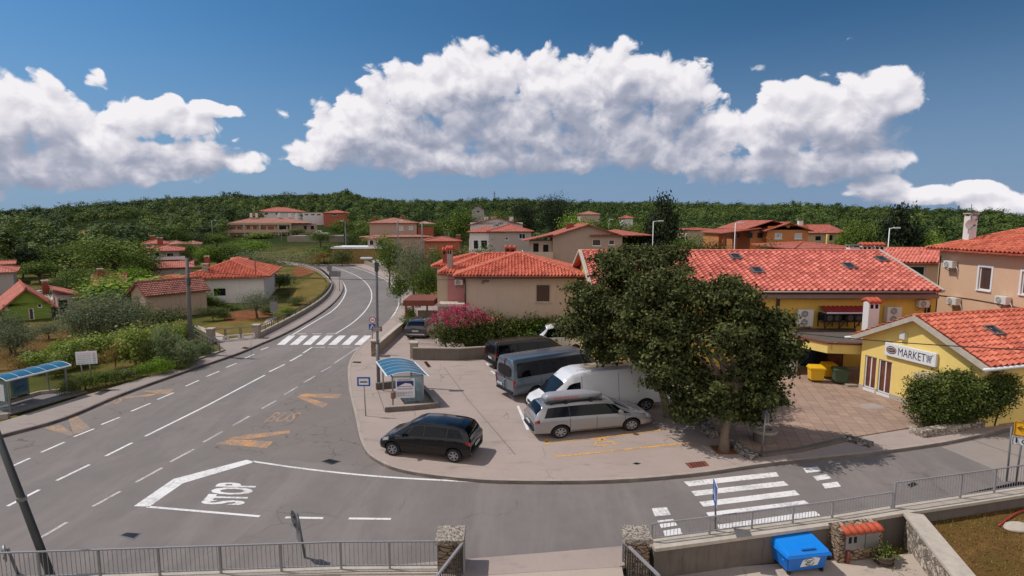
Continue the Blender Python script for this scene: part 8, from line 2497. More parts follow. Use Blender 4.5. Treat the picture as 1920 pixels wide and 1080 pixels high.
# bus stop sign
p0 = G(686, 780, .12)
t = thing('bus_stop_sign', 'small blue and white bus stop sign on a thin post at the kerb', 'bus stop sign', p0)
post(t, (0, 0, -.1), D(682, 715, p0.y) - p0, .028)
a, b = D(670, 724, p0.y - .06) - p0, D(694, 707, p0.y - .06) - p0
mb = MB(); mb.box(a.x, b.x, a.y - .01, a.y + .01, a.z, b.z); pl_ = mb.build('plate', 'sign_blue', t)
w_, h_ = b.x - a.x, b.z - a.z
mb = MB(); mb.box(a.x + w_ * .13, b.x - w_ * .13, a.y - .016, a.y - .011, a.z + h_ * .16, b.z - h_ * .16); mb.build('white_field', 'sign_white', pl_)
mb = MB(); mb.box(a.x + w_ * .22, b.x - w_ * .22, a.y - .021, a.y - .017, a.z + h_ * .40, a.z + h_ * .54); mb.build('bus_symbol', 'sign_black', pl_)
# lamp post by the shelter
p0 = G(710, 722, .12)
t = thing('street_lamp', 'tall grey street lamp beside the right bus shelter', 'street lamp', p0)
tp_ = D(706, 492, p0.y) - p0
post(t, (0, 0, -.1), (0, 0, 2.4), .10, 'pole_grey'); mb = MB(); mb.tube([(0, 0, 2.4), (0, 0, 2.5), tp_ * .8, tp_], [.10, .075, .07, .06], 10); mb.build('mast', 'pole_grey', t, smooth=True)
mb = MB(); mb.tube([tp_ + Vector((0, 0, -.15)), tp_ + Vector((-.05, 0, .12)), D(694, 484, p0.y) - p0], .045, 8); mb.build('arm', 'pole_grey', t, smooth=True)
q = D(690, 484, p0.y) - p0
mb = MB(); mb.box(q.x - .42, q.x + .25, -.13, .13, q.z - .05, q.z + .05); mb.build('lamp_head', 'sign_white', t, bevel=.03)
mb = MB(); mb.box(tp_.x - .09, tp_.x + .09, -.12, .10, tp_.z - .5, tp_.z); mb.build('junction_box', 'pole_dark', t)
# crossing signs on a post in front of the pillar
p0 = G(698, 664, .12)
t = thing('traffic_sign', 'round red rimmed sign over a blue crossing sign at the upper crosswalk', 'traffic sign', p0)
post(t, (0, 0, -.1), D(698.5, 592, p0.y) - p0, .03)
c = D(698.5, 600, p0.y - .05) - p0
def disc(t, c, r, mat, y, name, n=28, par=None):
 mb = MB(); mb.lathe([(r, -.006), (r, .006)], n, 'y', (c.x, y, c.z)); return mb.build(name, mat, par or t)
rr = 6.6 * (p0.y * _c) / CAM_F
d_ = disc(t, c, rr, 'sign_red', -.05, 'round_plate'); disc(t, c, rr * .76, 'sign_white', -.058, 'white_field', 28, d_)
mb = MB(); mb.box(c.x - rr * .5, c.x + rr * .5, -.072, -.066, c.z - rr * .12, c.z + rr * .12); mb.build('black_bar', 'sign_black', d_)
c2 = D(698, 612.5, p0.y - .05) - p0
mb = MB(); mb.box(c2.x - rr * 1.0, c2.x + rr * .98, -.056, -.044, c2.z - rr * .85, c2.z + rr * .85); s_ = mb.build('square_plate', 'sign_blue', t)
def walker(par, c, s, y, ux=Vector((1, 0, 0)), ny=None):
 """white triangle with a walking figure"""
 n = Vector((0, -1, 0)) if ny is None else ny
 P = lambda a, b, k=0.0: Vector((c.x, y, c.z)) + ux * (a * s) + Vector((0, 0, b * s)) + n * k
 mb = MB(); mb.face([P(-.7, -.55, .012), P(.7, -.55, .012), P(0, .75, .012)]); w = mb.build('white_triangle', 'sign_white', par, fix=False)
 mb = MB()
 for a, b in (((0, .36), (.02, .26)), ((.0, .2), (-.03, -.1)), ((-.03, -.1), (.2, -.46)), ((-.03, -.1), (-.22, -.46)), ((0, .16), (.2, -.02)), ((0, .16), (-.18, .0))):
  mb.bar(P(*a, .018), P(*b, .018), .13 * s, .01)
 mb.build('walking_figure', 'sign_black', w)
walker(s_, c2, rr, -.058)
p1 = D(707, 616, p0.y - .3)
t2 = thing('name_plate', 'small brown plate on the lamp post beside the crossing sign', 'sign', Vector((D(708, 616, G(710, 722, .12).y).x, G(710, 722, .12).y - .12, D(708, 616, G(710, 722, .12).y).z)))
mb = MB(); mb.box(-.30, .28, -.02, .02, -.14, .13); mb.build('plate', 'sign_brown', t2)
mb = MB()
for z in (-.06, .05):
 mb.box(-.22, .2, -.026, -.021, z - .012, z + .012)
mb.build('plate_print', 'sign_white', t2)
# information board on the left
pa, pb = G(160, 733, .0), G(175, 726, .0)
t = thing('information_board', 'white board with rows of red and grey lettering on two posts', 'sign', pa)
pb_ = pb - pa
za_, zb_ = D(147, 684, pa.y).z, D(150, 659, pa.y).z
for q in (Vector((0, 0, 0)), pb_):
 post(t, q + Vector((0, 0, -.1)), q + Vector((-.15, 0, zb_ - .1)), .03)
ex = Vector((.93, .36, 0)).normalized()
c = (D(162, 671, pa.y - .06) - pa)
W2, H2 = 16.5 * (pa.y * _c + 1) / CAM_F, 12.5 * pa.y / CAM_F
P = lambda u, v, k=0.0: c + ex * (u * W2) + Vector((0, 0, v * H2)) + Vector((ex.y, -ex.x, 0)) * k
mb = MB(); mb.hexa([P(-1, -1), P(1, -1), P(1, -1, -.03), P(-1, -1, -.03)], [P(-1, 1), P(1, 1), P(1, 1, -.03), P(-1, 1, -.03)]); b_ = mb.build('board', 'sign_white', t)
for k in range(6):
 v = .72 - .3 * k
 mb = MB()
 for j in range(5):
  u0 = -.82 + .26 * j
  mb.bar(P(u0, v, .012), P(u0 + .2, v, .012), .035 if k != 1 else .05, .006, up=(0, 0, 1))
 mb.bar(P(.62, v, .012), P(.86, v, .012), .12, .006)
 mb.build('text_row', ['print_pink', 'sign_red', 'print_grey', 'print_purple', 'print_grey', 'print_grey'][k], b_)
# sign seen from behind at the bend
p0 = G(636, 546, .12)
t = thing('direction_sign', 'grey rectangular sign seen from behind on the inner side of the bend', 'sign', p0)
w_ = 9.5 * p0.y / CAM_F
post(t, (w_ * .1, 0, -.1), Vector((w_ * .1, 0, 0)) + Vector((0, 0, (D(636, 508, p0.y) - p0).z)), .04)
a, b = D(618, 519, p0.y) - p0, D(638.5, 508, p0.y) - p0
mb = MB(); mb.box(a.x, b.x, -.02, .02, a.z, b.z); mb.build('plate', 'sign_back', t, bevel=.01)
mb = MB(); mb.box(a.x + .1, b.x - .1, -.05, -.021, (a.z + b.z) / 2 - .03, (a.z + b.z) / 2 + .03); mb.build('stiffener', 'galvanised', t)
p0 = G(617, 543, .12)
t = thing('traffic_sign', 'small round sign with dark back on the fence of the bend', 'traffic sign', p0)
post(t, (0, 0, -.1), D(617.5, 500, p0.y) - p0, .04, 'pole_dark')
c = D(617.5, 501.5, p0.y - .05) - p0; disc(t, c, .36, 'sign_back', -.05, 'round_plate')
c = D(617.5, 506, p0.y - .05) - p0; mb = MB(); mb.box(c.x - .3, c.x + .3, -.06, -.04, c.z - .22, c.z + .05); mb.build('plate', 'sign_back', t)
p0 = G(513, 618, .12)
t = thing('traffic_sign', 'grey square sign seen from behind inside the garden railing', 'traffic sign', p0)
post(t, (0, 0, -.1), D(514, 566, p0.y) - p0, .03)
a, b = D(507.5, 585, p0.y) - p0, D(520, 565.5, p0.y) - p0
mb = MB(); mb.box(a.x, b.x, -.04, -.02, a.z, b.z); mb.build('plate', 'sign_back', t)
# two round signs seen from behind at the bottom left
for lab, base, top, rp, Yb, low in (('round sign seen from behind, nearer to the open gate', (574, 1066), (553, 957), 18.5, 14.6, 1), ('round sign seen from behind at the bottom left corner', (36, 1086), (9, 1022), 17, 13.9, 0)):
 p0 = D(base[0], base[1], Yb); p0.z = 0
 t = thing('round_sign', lab, 'traffic sign', p0, 0, 'round signs seen from behind')
 x0 = D(base[0], base[1], Yb) - p0
 c = D(top[0], top[1] + rp * .9, Yb - .1) - p0
 post(t, Vector((0, 0, -.1)), c + Vector((.05, .04, rp * .5 * Yb / CAM_F)), .035, 'pole_grey')
 r = rp * Yb / CAM_F
 mb = MB(); mb.lathe([(r, -.012), (r, .012), (r * .9, .02)], 32, 'x')
 o_ = mb.build('round_plate', 'sign_back', t); o_.location = c; o_.rotation_euler = (0, R(-3), R(42))
 mb = MB(); mb.lathe([(r * 1.03, -.02), (r * 1.03, .014), (r * .95, .014), (r * .95, -.02)], 32, 'x'); mb.build('rim', 'galvanised', o_)
 mb = MB(); mb.box(-.05, -.012, -.05, .05, -r * .6, -r * .4); mb.box(-.05, -.012, -.05, .05, r * .3, r * .5); mb.build('clamp', 'pole_dark', o_)
 if low:
  q = D(top[0] + 7, 1003, Yb - .1) - p0
  mb = MB(); mb.box(-.012, .012, -.16, .16, -.2, .2); o2 = mb.build('lower_plate', 'sign_back', t); o2.location = q; o2.rotation_euler = (0, R(-3), R(42))
# leaning utility pole at the left
p0 = D(97, 1084, 13.75); p0.z = 0.0
top = D(-52, 690, 14.3)
t = thing('leaning_pole', 'dark steel pole leaning to the left in the near left corner', 'pole', p0)
q = D(97, 1084, 13.75)
mb = MB(); mb.tube([Vector((.05, 0, -1.0)), q - p0, (top - p0)], [.105, .10, .075], 12); mb.build('mast', 'pole_dark', t, smooth=True)
f = .38; c = (q - p0).lerp(top - p0, f)
mb = MB(); mb.lathe([(.115, -.05), (.115, .05)], 12, 'z', c); mb.build('collar', 'galvanised', t)
# concrete utility pole with wires
p0 = G(358, 664, .1)
t = thing('utility_pole', 'weathered concrete utility pole at the garden with cables', 'utility pole', p0)
tp_ = D(350.5, 484, p0.y) - p0
mb = MB(); mb.tube([(0, 0, -.3), tp_], [.17, .11], 10); mb.build('mast', 'concrete_pole', t, smooth=True)
mb = MB(); mb.bar(tp_ + Vector((-.1, 0, -.3)), tp_ + Vector((.45, 0, -.1)), .08); mb.bar(tp_ + Vector((0, -.1, -1.6)), tp_ + Vector((.2, -.2, -1.6)), .16, .5); mb.build('bracket', 'pole_dark', t)
def cable(label, a, b, sag, r=.022, n=14):
 mb = MB(); a, b = Vector(a), Vector(b)
 mb.tube([a.lerp(b, i / n) - Vector((0, 0, sag * 4 * (i / n) * (1 - i / n))) for i in range(n + 1)], r, 6)
 o = mb.build('overhead_cable', 'cable_black', smooth=True, fix=False)
 return tag(o, label, 'cable')
pt = p0 + tp_
cable('thin black cable spanning from the utility pole across the bend to the cream house', D(352, 508, p0.y), D(872, 524, 40.05), .25, .016)
cable('thin cable from the utility pole towards the green house', D(350, 500, p0.y), D(60, 586, 51.0), .4, .014)
cable('thin cable from the utility pole to the hipped house', D(351, 492, p0.y), D(446, 514, 61.8), .2, .014)
cable('black cable running from the market canopy past the shop gable to the right edge', D(1478, 622, 31.0), D(1990, 659, 18.0), .12, .022)
cable('cable along the yellow wall under the market eave', (D(1380, 560, 34.85).x, 34.84, zat(558, 34.85)), (D(1745, 556, 34.85).x, 34.84, zat(556, 34.85)), .12, .016)
# crossing sign seen edge-on in front of the lower crosswalk
p0 = D(1342, 1005, 15.75); p0.z = .12
t = thing('crossing_sign', 'blue pedestrian crossing sign turned edge-on at the retaining wall', 'traffic sign', p0)
tp_ = D(1341, 905, p0.y) - p0
post(t, (0, 0, -.15), (tp_.x, 0, tp_.z), .03, 'pole_grey')
cz_ = (D(1341, 905, p0.y).z + D(1341, 942, p0.y).z) / 2 - .12
hs = (D(1341, 905, p0.y).z - D(1341, 942, p0.y).z) / 2
mb = MB(); mb.box(-.012, .012, -hs, hs, -hs, hs); o_ = mb.build('plate', 'sign_blue', t); o_.location = (tp_.x, -.02, cz_); o_.rotation_euler = (0, 0, R(-11))
mb = MB(); mb.box(.0, .016, -hs * 1.03, hs * 1.03, -hs * 1.03, hs * 1.03); mb.build('backing', 'sign_white', o_)
mb = MB(); nv = Vector((1, 0, 0)); P = lambda a, b, k=.016: Vector((-k, -a * hs, b * hs))
mb.face([P(-.7, -.55), P(.7, -.55), P(0, .75)]); w_ = mb.build('white_triangle', 'sign_white', o_, fix=False)
mb = MB()
for a, b in (((0, .36), (.02, .26)), ((.0, .2), (-.03, -.1)), ((-.03, -.1), (.2, -.46)), ((-.03, -.1), (-.22, -.46))):
 mb.bar(P(*a, .02), P(*b, .02), .12 * hs, .01)
mb.build('walking_figure', 'sign_black', w_)
# direction signs at the right edge
Yd = 19.2
p0 = D(1900, 912, Yd); p0.z = .0
t = thing('direction_sign', 'yellow direction sign above a white one at the right edge', 'direction sign', p0)
for dx, px_t in ((0, (1897, 830)), (.42, (1918, 842))):
 q = D(px_t[0], px_t[1] - 30, Yd) - p0
 base_ = D(1886 if dx == 0 else 1903, 918, Yd) - p0
 post(t, Vector((base_.x, 0, -.1)), q, .03, 'pole_grey')
ex = Vector((.80, -.60, 0)); nrm_ = Vector((-.60, -.80, 0))
def board(px, py0, py1, wd, mat, lines, arrow, rise=0.0):
 a = D(px, py1, Yd - .1) - p0; b = D(px, py0, Yd - .1) - p0
 h = b.z - a.z
 P = lambda u, v, k=0.0: a + ex * (u * wd) + Vector((0, 0, v * h)) + nrm_ * k
 mb = MB(); mb.hexa([P(0, 0), P(1, 0), P(1, 0, -.03), P(0, 0, -.03)], [P(0, 1), P(1, 1), P(1, 1, -.03), P(0, 1, -.03)]); o = mb.build('board', mat, t)
 mb = MB()
 for s_, u, v, ww, hh in lines:
  text_into(mb, s_, P(u, v, .012), ex, (0, 0, 1), ww * wd, hh * h, .012)
 mb.build('lettering', 'sign_black', o, fix=False)
 if arrow:
  mb = MB(); mb.bar(P(.22, .55, .012), P(.08, .55, .012), .04, .008); mb.bar(P(.07, .55, .012), P(.15, .70, .012), .04, .008); mb.bar(P(.07, .55, .012), P(.15, .40, .012), .04, .008); mb.bar(P(.22, .55, .012), P(.22, .36, .012), .04, .008); mb.build('arrow', 'sign_black', o)
 else:
  mb = MB(); c_ = P(.09, .5, .013); mb.bar(c_ + Vector((0, 0, -.07)), c_ + Vector((0, 0, .07)), .09, .008); mb.bar(c_ + Vector((0, 0, .06)), c_ + Vector((0, 0, .12)), .05, .008); mb.build('town_symbol', 'sign_black', o)
 mb = MB()
 for u0, v0, u1, v1 in ((.02, .03, .98, .03), (.02, .97, .98, .97), (.02, .03, .02, .97), (.98, .03, .98, .97)):
  mb.bar(P(u0, v0, .008), P(u1, v1, .008), .018, .006)
 mb.build('border', 'sign_black', o)
board(1900, 789, 815, 1.3, 'sign_yellow', [('Fazana', .30, .54, .62, .34), ('Zminj', .30, .10, .5, .34)], True)
board(1896, 817, 832, 1.3, 'sign_white', [('Centar', .20, .22, .55, .56)], False)
# sign with white top at the hedge's right end
p0 = G(1893, 775, .12)
t = thing('sign_post', 'slanting grey post with a white sign plate right of the market hedge', 'sign post', p0)
tp_ = D(1911, 690, p0.y) - p0
post(t, (0, 0, -.1), tp_, .035)
a = D(1909, 706, p0.y - .05) - p0
mb = MB(); mb.box(a.x, a.x + .62, a.y - .012, a.y + .012, a.z, a.z + .42); mb.build('plate', 'sign_white', t)
# shutter-like gate right of the hedge
q = D(1897, 745, 25.5)
t = thing('metal_fence', 'dark corrugated metal fence panel behind the white sign plate', 'fence', (q.x, 25.5, .1))
mb = MB()
for k in range(14):
 mb.box(k * .17, k * .17 + .12, 0, .03, .1, D(1897, 706, 25.5).z)
mb.build('slat_panel', 'pole_dark', t)
# umbrella over the market side window
q = D(1745, 706, 25.2)
t = thing('parasol', 'pale parasol at the market window behind the hedge top', 'parasol', (q.x, 25.2, .15))
mb = MB(); mb.lathe([(.75, D(1745, 707, 25.2).z - .15), (.3, D(1745, 707, 25.2).z + .03), (.01, D(1745, 707, 25.2).z + .1)], 10); mb.build('canopy', 'plaster_pale', t)
post(t, (0, 0, 0), (0, 0, D(1745, 707, 25.2).z - .05), .025, 'wood_dark')
# ---- wheeled bins under the canopy
def small_bin(label, px, py, w, h, mat, rz=0.0, d=.62):
 p = G(px, py, .17)
 t = thing('wheeled_bin', label, 'waste bin', p, rz, 'wheeled bins under the market canopy')
 bin_body(t, w, d, h, mat, mat, 2, lidh=.06, slope=.06, taper=.08)
 mb = MB(); mb.tube([(-w * .35, d + .06, h - .02), (w * .35, d + .06, h - .02)], .018, 8); mb.build('handle', mat, t)
 return t
small_bin('bright yellow wheeled bin standing out in the sun', 1533, 718, .78, .84, 'bin_yellow', R(-8))
small_bin('yellow wheeled bin half in the canopy shadow behind the sunlit one', 1558, 711, .72, .80, 'bin_yellow', R(-4))
small_bin('dark green wheeled bin beside the yellow ones', 1578, 722, .72, .84, 'bin_green', R(-10))
p = G(1527, 696, .17)
t = thing('wheeled_container', 'dark blue waste container in the canopy shadow', 'waste container', p + Vector((-.2, 1.2, 0)), 0)
bin_body(t, 1.7, .85, .86, 'bin_navy', 'bin_navy', 4)
p = G(1484, 706, .17)
t = thing('freezer_chest', 'grey white chest standing left of the dark blue container', 'chest', p + Vector((0, .5, 0)), 0)
mb = MB(); mb.box(-.6, .6, 0, .7, .05, .78); mb.build('chest', 'ac_white', t, bevel=.03)
mb = MB(); mb.box(-.62, .62, -.02, .72, .785, .86); mb.build('lid', 'sign_back', t, bevel=.02)
p = G(1596, 724, .17)
mb = MB(); mb.box(-.3, .3, -.2, .2, 0, .12); o_ = mb.build('crate', 'cement', bevel=.02); tag(o_, 'flat grey crate on the paving beside the green bin', 'crate'); o_.location = p
# ---- scooter behind the grey minibus
p = G(938, 703, .12)
t = thing('scooter', 'black scooter parked between black van and blue grey minibus', 'scooter', p, R(75))
wheel(t, -.6, .0001, .24, .11, 'pole_dark', 5); wheel(t, .62, .0001, .24, .11, 'pole_dark', 5)
mb = MB(); mb.hexa([(-.75, -.13, .34), (.05, -.14, .3), (.05, .14, .3), (-.75, .13, .34)], [(-.95, -.10, .66), (-.05, -.12, .62), (-.05, .12, .62), (-.95, .10, .66)]); mb.box(-.1, .42, -.14, .14, .22, .30); mb.hexa([(.36, -.18, .25), (.46, -.18, .25), (.46, .18, .25), (.36, .18, .25)], [(.30, -.20, .86), (.42, -.16, .9), (.42, .16, .9), (.30, .20, .86)]); mb.build('body', 'car_black', t, bevel=.03)
mb = MB(); mb.hexa([(-.9, -.12, .67), (.0, -.12, .64), (.0, .12, .64), (-.9, .12, .67)], [(-.86, -.10, .76), (-.06, -.10, .73), (-.06, .10, .73), (-.86, .10, .76)]); mb.build('seat', 'trim_black', t, bevel=.03)
mb = MB(); mb.tube([(.62, 0, .24), (.40, 0, .95)], .035, 8); mb.tube([(.36, -.32, 1.0), (.40, 0, .95), (.36, .32, 1.0)], .022, 8); mb.build('handlebar', 'pole_dark', t, smooth=True)
mb = MB(); mb.box(-1.05, -.78, -.16, .16, .78, 1.05); mb.build('top_box', 'trim_black', t, bevel=.03)
mb = MB(); mb.box(-.96, -.93, -.08, .08, .46, .58); mb.build('number_plate', 'plate_white', t)
# ---- street lamps in the distance
def lamp(label, px, Y, top, base, armpx, mat='galvanised', group='thin street lamps in the distance', rad=.07):
 p = D(px, top, Y); zb = float(terrain(p.x, Y))
 if base is not None:
  zb = D(px, base, Y).z
 t = thing('street_lamp', label, 'street lamp', (p.x, Y, zb), 0, group)
 mb = MB(); mb.tube([(0, 0, -.2), (0, 0, p.z - zb)], [rad, rad * .7], 8); mb.build('mast', mat, t, smooth=True)
 e = D(px + armpx, top - 1, Y); mb = MB(); mb.tube([(0, 0, p.z - zb - .05), (e.x - p.x, 0, e.z - zb)], rad * .6, 6); mb.build('arm', mat, t, smooth=True)
 mb = MB(); x = e.x - p.x; s = 1 if armpx > 0 else -1
 mb.box(min(x, x + s * .6), max(x, x + s * .6), -.14, .14, e.z - zb - .08, e.z - zb + .06); mb.build('lamp_head', 'sign_white', t, bevel=.02)
 return t
lamp('street lamp left of the long apartment house', 397, 180, 414, None, 5, 'pole_grey', rad=.16)
lamp('street lamp in front of the long apartment house', 527, 196, 432, 470, 4, 'pole_grey', rad=.14)
lamp('street lamp on the green above the bend', 647, 130, 415, None, -4, 'pole_grey', rad=.15)
lamp('left of the two lamp poles in front of the tan hipped house', 745, 72, 415, 500, 3, 'pole_grey', rad=.085)
lamp('right of the two lamp poles in front of the tan hipped house', 791.5, 66, 419, 512, 3, 'pole_grey', rad=.10)
lamp('white street lamp beside the tall dark spruce', 1225, 70, 415, None, 10, 'sign_white', rad=.06)
lamp('white street lamp in front of the orange house terrace', 1379, 68, 418, None, 6, 'sign_white', rad=.06)
lamp('white street lamp behind the market ridge left of the tan house', 1668, 56, 428, None, 8, 'sign_white', rad=.06)
lamp('thin lamp among the trees right of the pine', 1142, 110, 412, None, 2, 'sign_white', rad=.06)
# lattice masts on the skyline
for px, top, lab in ((927, 359, 'lattice mast on the skyline above the white house'), (1291, 377, 'lattice mast on the skyline right of the spruce'), (1501, 377, 'lattice mast on the skyline above the orange house'), (1719, 383, 'left lattice mast on the skyline near the tan house'), (1798, 385, 'right lattice mast on the skyline near the tan house')):
 Y = 620.0
 p = D(px, top, Y); zb = float(terrain(p.x, Y))
 t = thing('lattice_mast', lab, 'mast', (p.x, Y, zb), 0, 'lattice masts on the wooded skyline')
 h = p.z - zb
 mb = MB()
 for sx, sy in ((-1, -1), (1, -1), (1, 1), (-1, 1)):
  mb.bar((sx * 1.3, sy * 1.3, -1), (sx * .2, sy * .2, h), .35)
 for k in range(8):
  f = k / 8; r = 1.3 - 1.1 * f; f2 = (k + 1) / 8; r2 = 1.3 - 1.1 * f2
  mb.bar((-r, -r, h * f), (r2, -r2, h * f2), .22); mb.bar((r, r, h * f), (-r2, r2, h * f2), .22)
 mb.bar((-1.8, 0, h * .86), (1.8, 0, h * .86), .3)
 mb.build('frame', 'pole_grey', t)
# dry grass blades on the lawn
g_ = np.random.default_rng(31)
n_ = 26000
ax_, ay_ = g_.uniform(10.5, 24, n_), g_.uniform(10.5, 21.5, n_)
e_ = (SWB - SWA)
side = e_.x * (ay_ - SWA.y) - e_.y * (ax_ - SWA.x)
ok_ = (side > .35 * e_.length) & (ay_ < np.interp(ax_, [p.x for p in rwp], [p.y for p in rwp]) - .22)
ax_, ay_ = ax_[ok_], ay_[ok_]; n_ = len(ax_)
hh_ = g_.uniform(.03, .09, n_); th_ = g_.uniform(0, 6.28, n_); wd_ = .016
dx_, dy_ = np.cos(th_) * wd_, np.sin(th_) * wd_
ln_ = g_.normal(size=(n_, 2)) * .035
bv_ = np.stack([np.stack([ax_ - dx_, ay_ - dy_, np.full(n_, -.362)], 1), np.stack([ax_ + dx_, ay_ + dy_, np.full(n_, -.362)], 1), np.stack([ax_ + ln_[:, 0], ay_ + ln_[:, 1], -.36 + hh_], 1)], 1)
tag(link('grass', big_mesh('grass', bv_.reshape(-1, 3), 3, 'leaf_dry', np.clip(g_.normal(.45, .22, n_), 0, 1))), 'short dry grass on the lawn in the right corner', 'grass', None, 'stuff')
# ------------------------------------------------------------------ sun and sky
build_forest()
SUN_EL = R(55)
SUN_DIR = Vector((1.0, -.22, 0)).normalized()          # where shadows fall
sun = bpy.data.lights.new('sun', 'SUN')
sun.energy = 3.25; sun.angle = R(.53); sun.color = (1.0, .95, .88)
so = bpy.data.objects.new('sun', sun); COL.objects.link(so)
dirv = Vector((SUN_DIR.x * math.cos(SUN_EL), SUN_DIR.y * math.cos(SUN_EL), -math.sin(SUN_EL)))
so.rotation_euler = dirv.to_track_quat('-Z', 'Y').to_euler()
so.location = (-20, 10, 60)
w = bpy.data.worlds.new('World'); SC.world = w
w.use_nodes = True
t = NT(w.node_tree)
bg = w.node_tree.nodes['Background']
sky = t.node('ShaderNodeTexSky', sky_type='NISHITA')
sky.sun_disc = False
sky.sun_elevation = SUN_EL
sky.sun_rotation = math.atan2(-SUN_DIR.x, -SUN_DIR.y)
sky.air_density = 1.0; sky.dust_density = .6; sky.ozone_density = 2.0; sky.altitude = 50
SKY_K = .10
tc = t.node('ShaderNodeTexCoord').outputs['Generated']
sep = t.node('ShaderNodeSeparateXYZ'); t.put(sep.inputs[0], tc)
az = t.math('ARCTAN2', sep.outputs[0], sep.outputs[1])
el = t.math('ARCSINE', sep.outputs[2])
cmb = t.node('ShaderNodeCombineXYZ'); t.put(cmb.inputs[0], az); t.put(cmb.inputs[1], el)
ang0 = cmb.outputs[0]
def pang(px, py):
 x, y, z = ray(px, py)
 return math.atan2(x, y), math.atan2(z, math.hypot(x, y))
BL = [  # great cloud
 (900, 150, 120, 66), (800, 178, 130, 56), (1050, 160, 95, 62), (1180, 152, 100, 72), (1270, 172, 66, 62), (1165, 95, 28, 26), (700, 226, 105, 50), (612, 290, 80, 30), (640, 250, 60, 40), (750, 268, 190, 56), (950, 240, 210, 82), (1150, 240, 190, 76), (900, 304, 330, 28), (1308, 176, 42, 22),
 # right cloud
 (1330, 258, 100, 46), (1455, 250, 78, 38), (1440, 222, 46, 30), (1255, 292, 100, 36), (1490, 178, 62, 34), (1526, 176, 44, 30), (1600, 192, 78, 42), (1660, 178, 56, 44), (1652, 150, 22, 20), (1700, 188, 30, 18), (1560, 248, 100, 46), (1500, 312, 180, 34),
 (1650, 350, 52, 18), (1655, 338, 26, 14), (1760, 364, 90, 17), (1820, 354, 36, 12), (1890, 378, 76, 18),
 # left clouds
 (40, 226, 90, 66), (84, 180, 34, 28), (30, 180, 40, 26), (130, 230, 40, 36), (150, 268, 80, 44), (210, 302, 170, 36), (300, 228, 96, 32), (320, 200, 26, 20), (395, 206, 50, 14), (360, 296, 110, 30), (60, 318, 150, 32), (455, 312, 40, 10),
 (-120, 250, 120, 90), (2030, 380, 100, 24),
 # wisps: fifth number is the thickness in the middle
 (180, 158, 26, 26, .34), (186, 138, 12, 14, .2), (536, 212, 36, 22, .24), (552, 194, 16, 12, .25), (1862, 170, 30, 8, .0), (1602, 72, 24, 9, .0), (580, 236, 26, 12, .1), (1428, 128, 40, 18, .08), (440, 262, 26, 12, .15), (1150, 66, 30, 10, .15), (1345, 178, 30, 14, .3), (126, 158, 18, 8, .0)]
def density(vec, warp):
 """cloud thickness at a direction: rounded masses with billowing edges"""
 best = None
 for px, py, rx, ry, *pk in BL:
  a, e = pang(px, py)
  sx = CAM_F / rx * .97; sy = CAM_F / ry * .97
  v = t.vmath('MULTIPLY_ADD', vec, (sx, sy, 0), (-a * sx, -e * sy, 0))
  d = t.vmath('DOT_PRODUCT', v, v)
  if pk:
   d = t.math('ADD', d, 1 - pk[0])
  best = d if best is None else t.math('SMOOTH_MIN', best, d, .35)
 return t.math('ADD', t.math('MULTIPLY', t.math('SUBTRACT', .80, best), 1.55), warp)
def warpn(vec, full=True):
 n1 = t.node('ShaderNodeTexNoise', noise_dimensions='2D'); t.put(n1.inputs['Vector'], t.vmath('MULTIPLY_ADD', vec, (1, 1.3, 1), (3.1, 1.7, 0)))
 n1.inputs['Scale'].default_value = 17; n1.inputs['Detail'].default_value = 10 if full else 3; n1.inputs['Roughness'].default_value = .60; n1.inputs['Distortion'].default_value = .35
 a = t.math('MULTIPLY', t.math('SUBTRACT', n1.outputs['Fac'], .46), 2.1)
 if not full:
  return a
 for sc_v, amp in ((20, .50), (48, .30)):
  vo = t.node('ShaderNodeTexVoronoi', feature='F1', voronoi_dimensions='2D'); t.put(vo.inputs['Vector'], t.vmath('ADD', vec, t.vmath('MULTIPLY', n1.outputs['Color'], (.03, .03, 0))))
  vo.inputs['Scale'].default_value = sc_v
  a = t.math('ADD', a, t.math('MULTIPLY', t.math('SUBTRACT', .40, vo.outputs['Distance']), amp * 2))
 return a
off = lambda dx, dy: t.vmath('ADD', ang0, (dx, dy, 0))
d0 = density(ang0, warpn(ang0))
v1_ = off(-.006, .016); d1_ = density(v1_, warpn(v1_))
v2_ = off(-.014, .062); d2_ = density(v2_, warpn(v2_, False))
relief = t.math('SUBTRACT', d0, d1_)                         # brighter where the cloud thins towards the sun
under = t.step(d2_, -.2, 1.7)
soft = t.math('MULTIPLY', t.math('ADD', d0, .35), .62)
hard = t.math('MULTIPLY', t.math('ADD', d0, .12), 2.2)
mask = t.step(t.math('ADD', t.math('MULTIPLY', hard, t.math('SUBTRACT', 1.0, under)), t.math('MULTIPLY', soft, under)), 0, 1)
lit = t.math('ADD', t.math('MULTIPLY', relief, .30), t.math('SUBTRACT', .80, t.math('MULTIPLY', under, .66)), clamp=True)
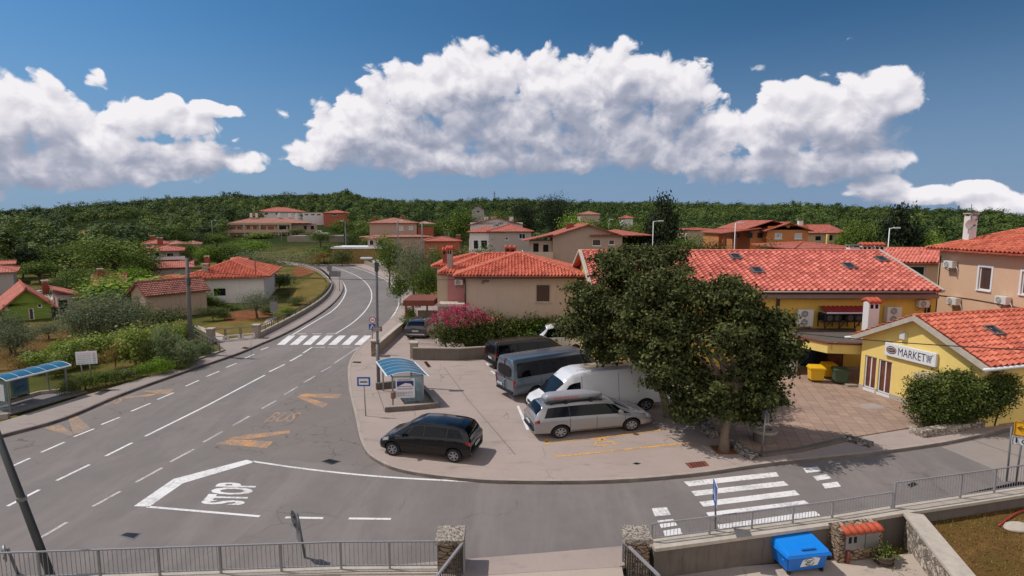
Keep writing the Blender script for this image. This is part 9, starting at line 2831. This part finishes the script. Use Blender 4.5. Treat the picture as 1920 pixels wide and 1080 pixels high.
cloud = t.ramp(lit, [(0.0, lin(146, 153, 173)), (.30, lin(168, 172, 189)), (.55, lin(198, 198, 210)), (.78, lin(222, 220, 227)), (1.0, lin(244, 241, 245))])
skyc = t.vmath('MULTIPLY', sky.outputs[0], (SKY_K * .29, SKY_K * .57, SKY_K * .75))
# deeper blue towards the right of the view, as the polarised sky shows
skyr = t.node('ShaderNodeMapRange', clamp=True); t.put(skyr.inputs[0], az); skyr.inputs[1].default_value = -.7; skyr.inputs[2].default_value = .8; skyr.inputs[3].default_value = 1.14; skyr.inputs[4].default_value = .78
skyc = t.vmath('SCALE', skyc); sc_ = skyc.node; sc_.inputs['Scale'].default_value = 1
t.l.new(skyr.outputs[0], sc_.inputs['Scale'])
haze = t.step(el, .34, -.02)
# unseen bright cloud deck behind the viewer, added as fill light for facing walls
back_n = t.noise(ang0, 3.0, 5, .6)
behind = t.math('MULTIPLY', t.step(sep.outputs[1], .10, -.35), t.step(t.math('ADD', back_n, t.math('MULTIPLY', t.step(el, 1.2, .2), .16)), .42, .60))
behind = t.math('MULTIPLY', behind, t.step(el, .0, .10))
skyc = t.mix(t.math('MULTIPLY', haze, .8), skyc, lin(134, 155, 190))
col = t.mix(t.math('MULTIPLY', mask, t.step(sep.outputs[1], .05, .3)), skyc, cloud)
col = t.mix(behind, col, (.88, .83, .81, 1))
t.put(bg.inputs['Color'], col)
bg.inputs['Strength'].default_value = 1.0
w.cycles.sampling_method = 'MANUAL'; w.cycles.sample_map_resolution = 512
SC.view_settings.view_transform = 'Standard'
SC.view_settings.look = 'None'
SC.view_settings.exposure = 0
SC.view_settings.gamma = 1
SC.cycles.use_denoising = True
try:
 SC.cycles.denoiser = 'OPENIMAGEDENOISE'
except Exception:
 pass
SC.cycles.max_bounces = 5
SC.cycles.diffuse_bounces = 3
SC.cycles.glossy_bounces = 3
SC.cycles.transparent_max_bounces = 10
SC.cycles.sample_clamp_indirect = 8
SC.cycles.use_adaptive_sampling = True
SC.cycles.adaptive_threshold = .015
SC.render.use_persistent_data = False
